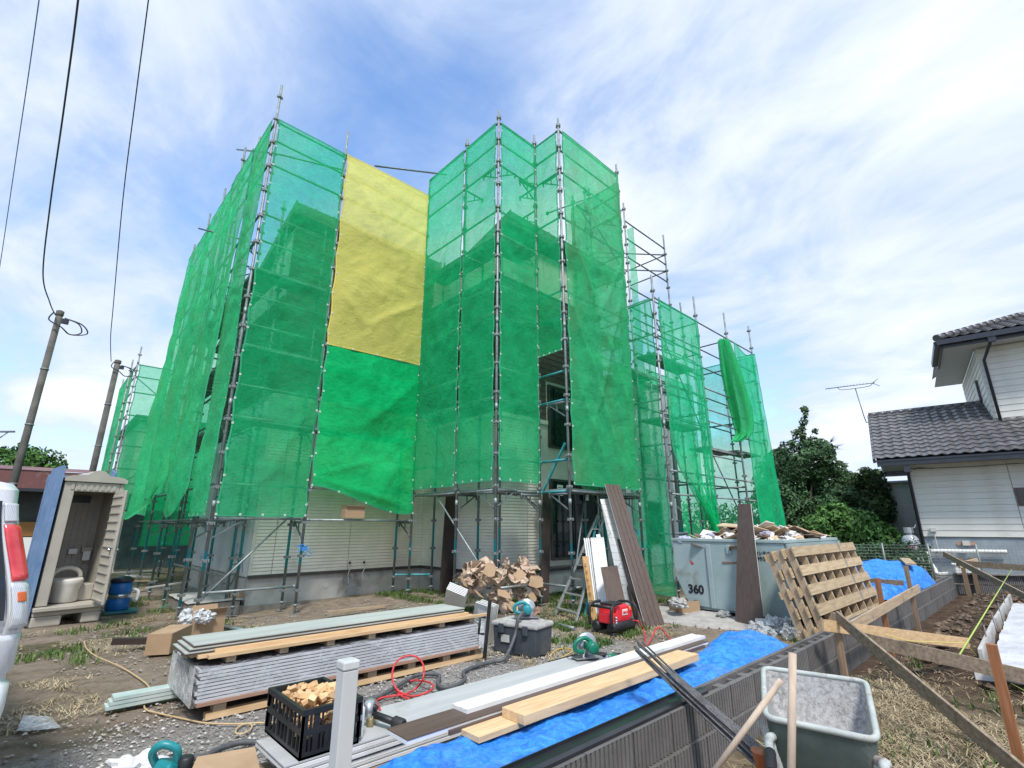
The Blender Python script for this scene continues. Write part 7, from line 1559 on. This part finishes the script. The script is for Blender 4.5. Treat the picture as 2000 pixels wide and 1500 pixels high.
vs = []; rz = [(1.64, 0), (1.675, .03), (1.69, .09), (1.70, .25)]
for z, k in rz: vs += [((x - k if x > XR - WC / 2 else x + k), y + k * (1 if y < YR + 1 else -.3), z) for x, y in plan(1.64)]
fs = [(i * n0 + k, i * n0 + k + 1, (i + 1) * n0 + k + 1, (i + 1) * n0 + k) for i in range(3) for k in range(n0 - 1)]; fs.append(tuple(3 * n0 + k for k in range(n0))); MB().add(vs, fs, 0, True).build('roof', SIL, cv)
mb = MB(); mb.grid(lambda a, b: (XR - .088 - cw(1.0 + .58 * b) - 1.3 * (1 - a), YR + rear(1.0 + .58 * b) - .040 - .03 * (1 - a), 1.0 + .58 * b), 10, 10); mb.build('rear_window', GLS, cv)
MB().grid(lambda a, b: (XR - .28 - 1.2 * (1 - a), YR + rear(.71 + .02 * b) - .06, .705 + .022 * b), 6, 2).build('panel_gap', BLK, cv)
# tail light: wraps the corner, made of a bezel, red upper lens, clear lower lens
def corner(a, z, out_=.0):    # a from 0 at the rear face to 1 on the flank
    xi = XR - cw(z); yr = YR + rear(z); rc = RC; t_ = -math.pi / 2 - .25 + (math.pi / 2 + .25) * a
    if t_ < -math.pi / 2: s_ = (-math.pi / 2 - t_) * rc * 1.4; sx_, sy_ = shear(xi - rc - s_, yr - .022 - out_); return Vector((sx_, sy_, z))
    sx_, sy_ = shear(xi - rc + (rc + out_) * math.cos(t_), yr + rc + (rc + out_) * math.sin(t_) - .02 * (1 + t_ / (math.pi / 2) * -1) * 0 - .02 * (-t_ / (math.pi / 2))); return Vector((sx_, sy_, z))
def lens(z0_, z1_, a0_, a1_, out_, mt, name, par=cv): return MB().grid(lambda a, b: corner(a0_ + (a1_ - a0_) * a + .12 * b * 0, z0_ + (z1_ - z0_) * b, out_ - .012 * (max(abs(2 * a - 1), abs(2 * b - 1)) > .97)), 14, 16).build(name, mt, par)
LRED, t = new_mat('red_lens'); pb = principled(t, ramp(t, noise_tex(t, 8, 3, .5), [(.3, (.45, .01, .02)), (.7, (.75, .08, .08))]), .08, 0); pb.inputs['Coat Weight'].default_value = .8
LCLR, t = new_mat('clear_lens'); wv = N(t, 'ShaderNodeTexWave'); wv.inputs['Scale'].default_value = 45; wv.inputs['Distortion'].default_value = 1.5; tcn = N(t, 'ShaderNodeTexCoord'); t.links.new(tcn.outputs['Object'], wv.inputs['Vector'])
principled(t, ramp(t, wv.outputs[0], [(.3, (.48, .49, .5)), (.7, (.66, .67, .69))]), .08, .3)
tlt = lens(.93, 1.59, .04, .86, .008, M('lamp_bezel', (.62, .63, .64), rough=.15, metal=.3), 'tail_light'); lens(1.18, 1.46, .16, .70, .024, LRED, 'red_lens', tlt); lens(.955, 1.172, .12, .68, .022, LCLR, 'clear_lens', tlt); lens(1.47, 1.57, .18, .62, .022, LCLR, 'reversing_lens', tlt)
lens(1.08, 1.13, .25, .5, .026, M('amber_bulb', (.6, .12, .02), rough=.2), 'indicator_bulb', tlt)
for x, y in ((XR - .34, YR + .85), (XR - .84, YR + 3.7)):
    w = MB().lathe([(.16, -.1), (.30, -.1), (.32, -.06), (.32, .06), (.30, .1), (.16, .1)], (x, y, .32), 24, R=Matrix(((0, 1, 0), (0, 0, 1), (1, 0, 0))).transposed()).build('wheel', RUB, cv)
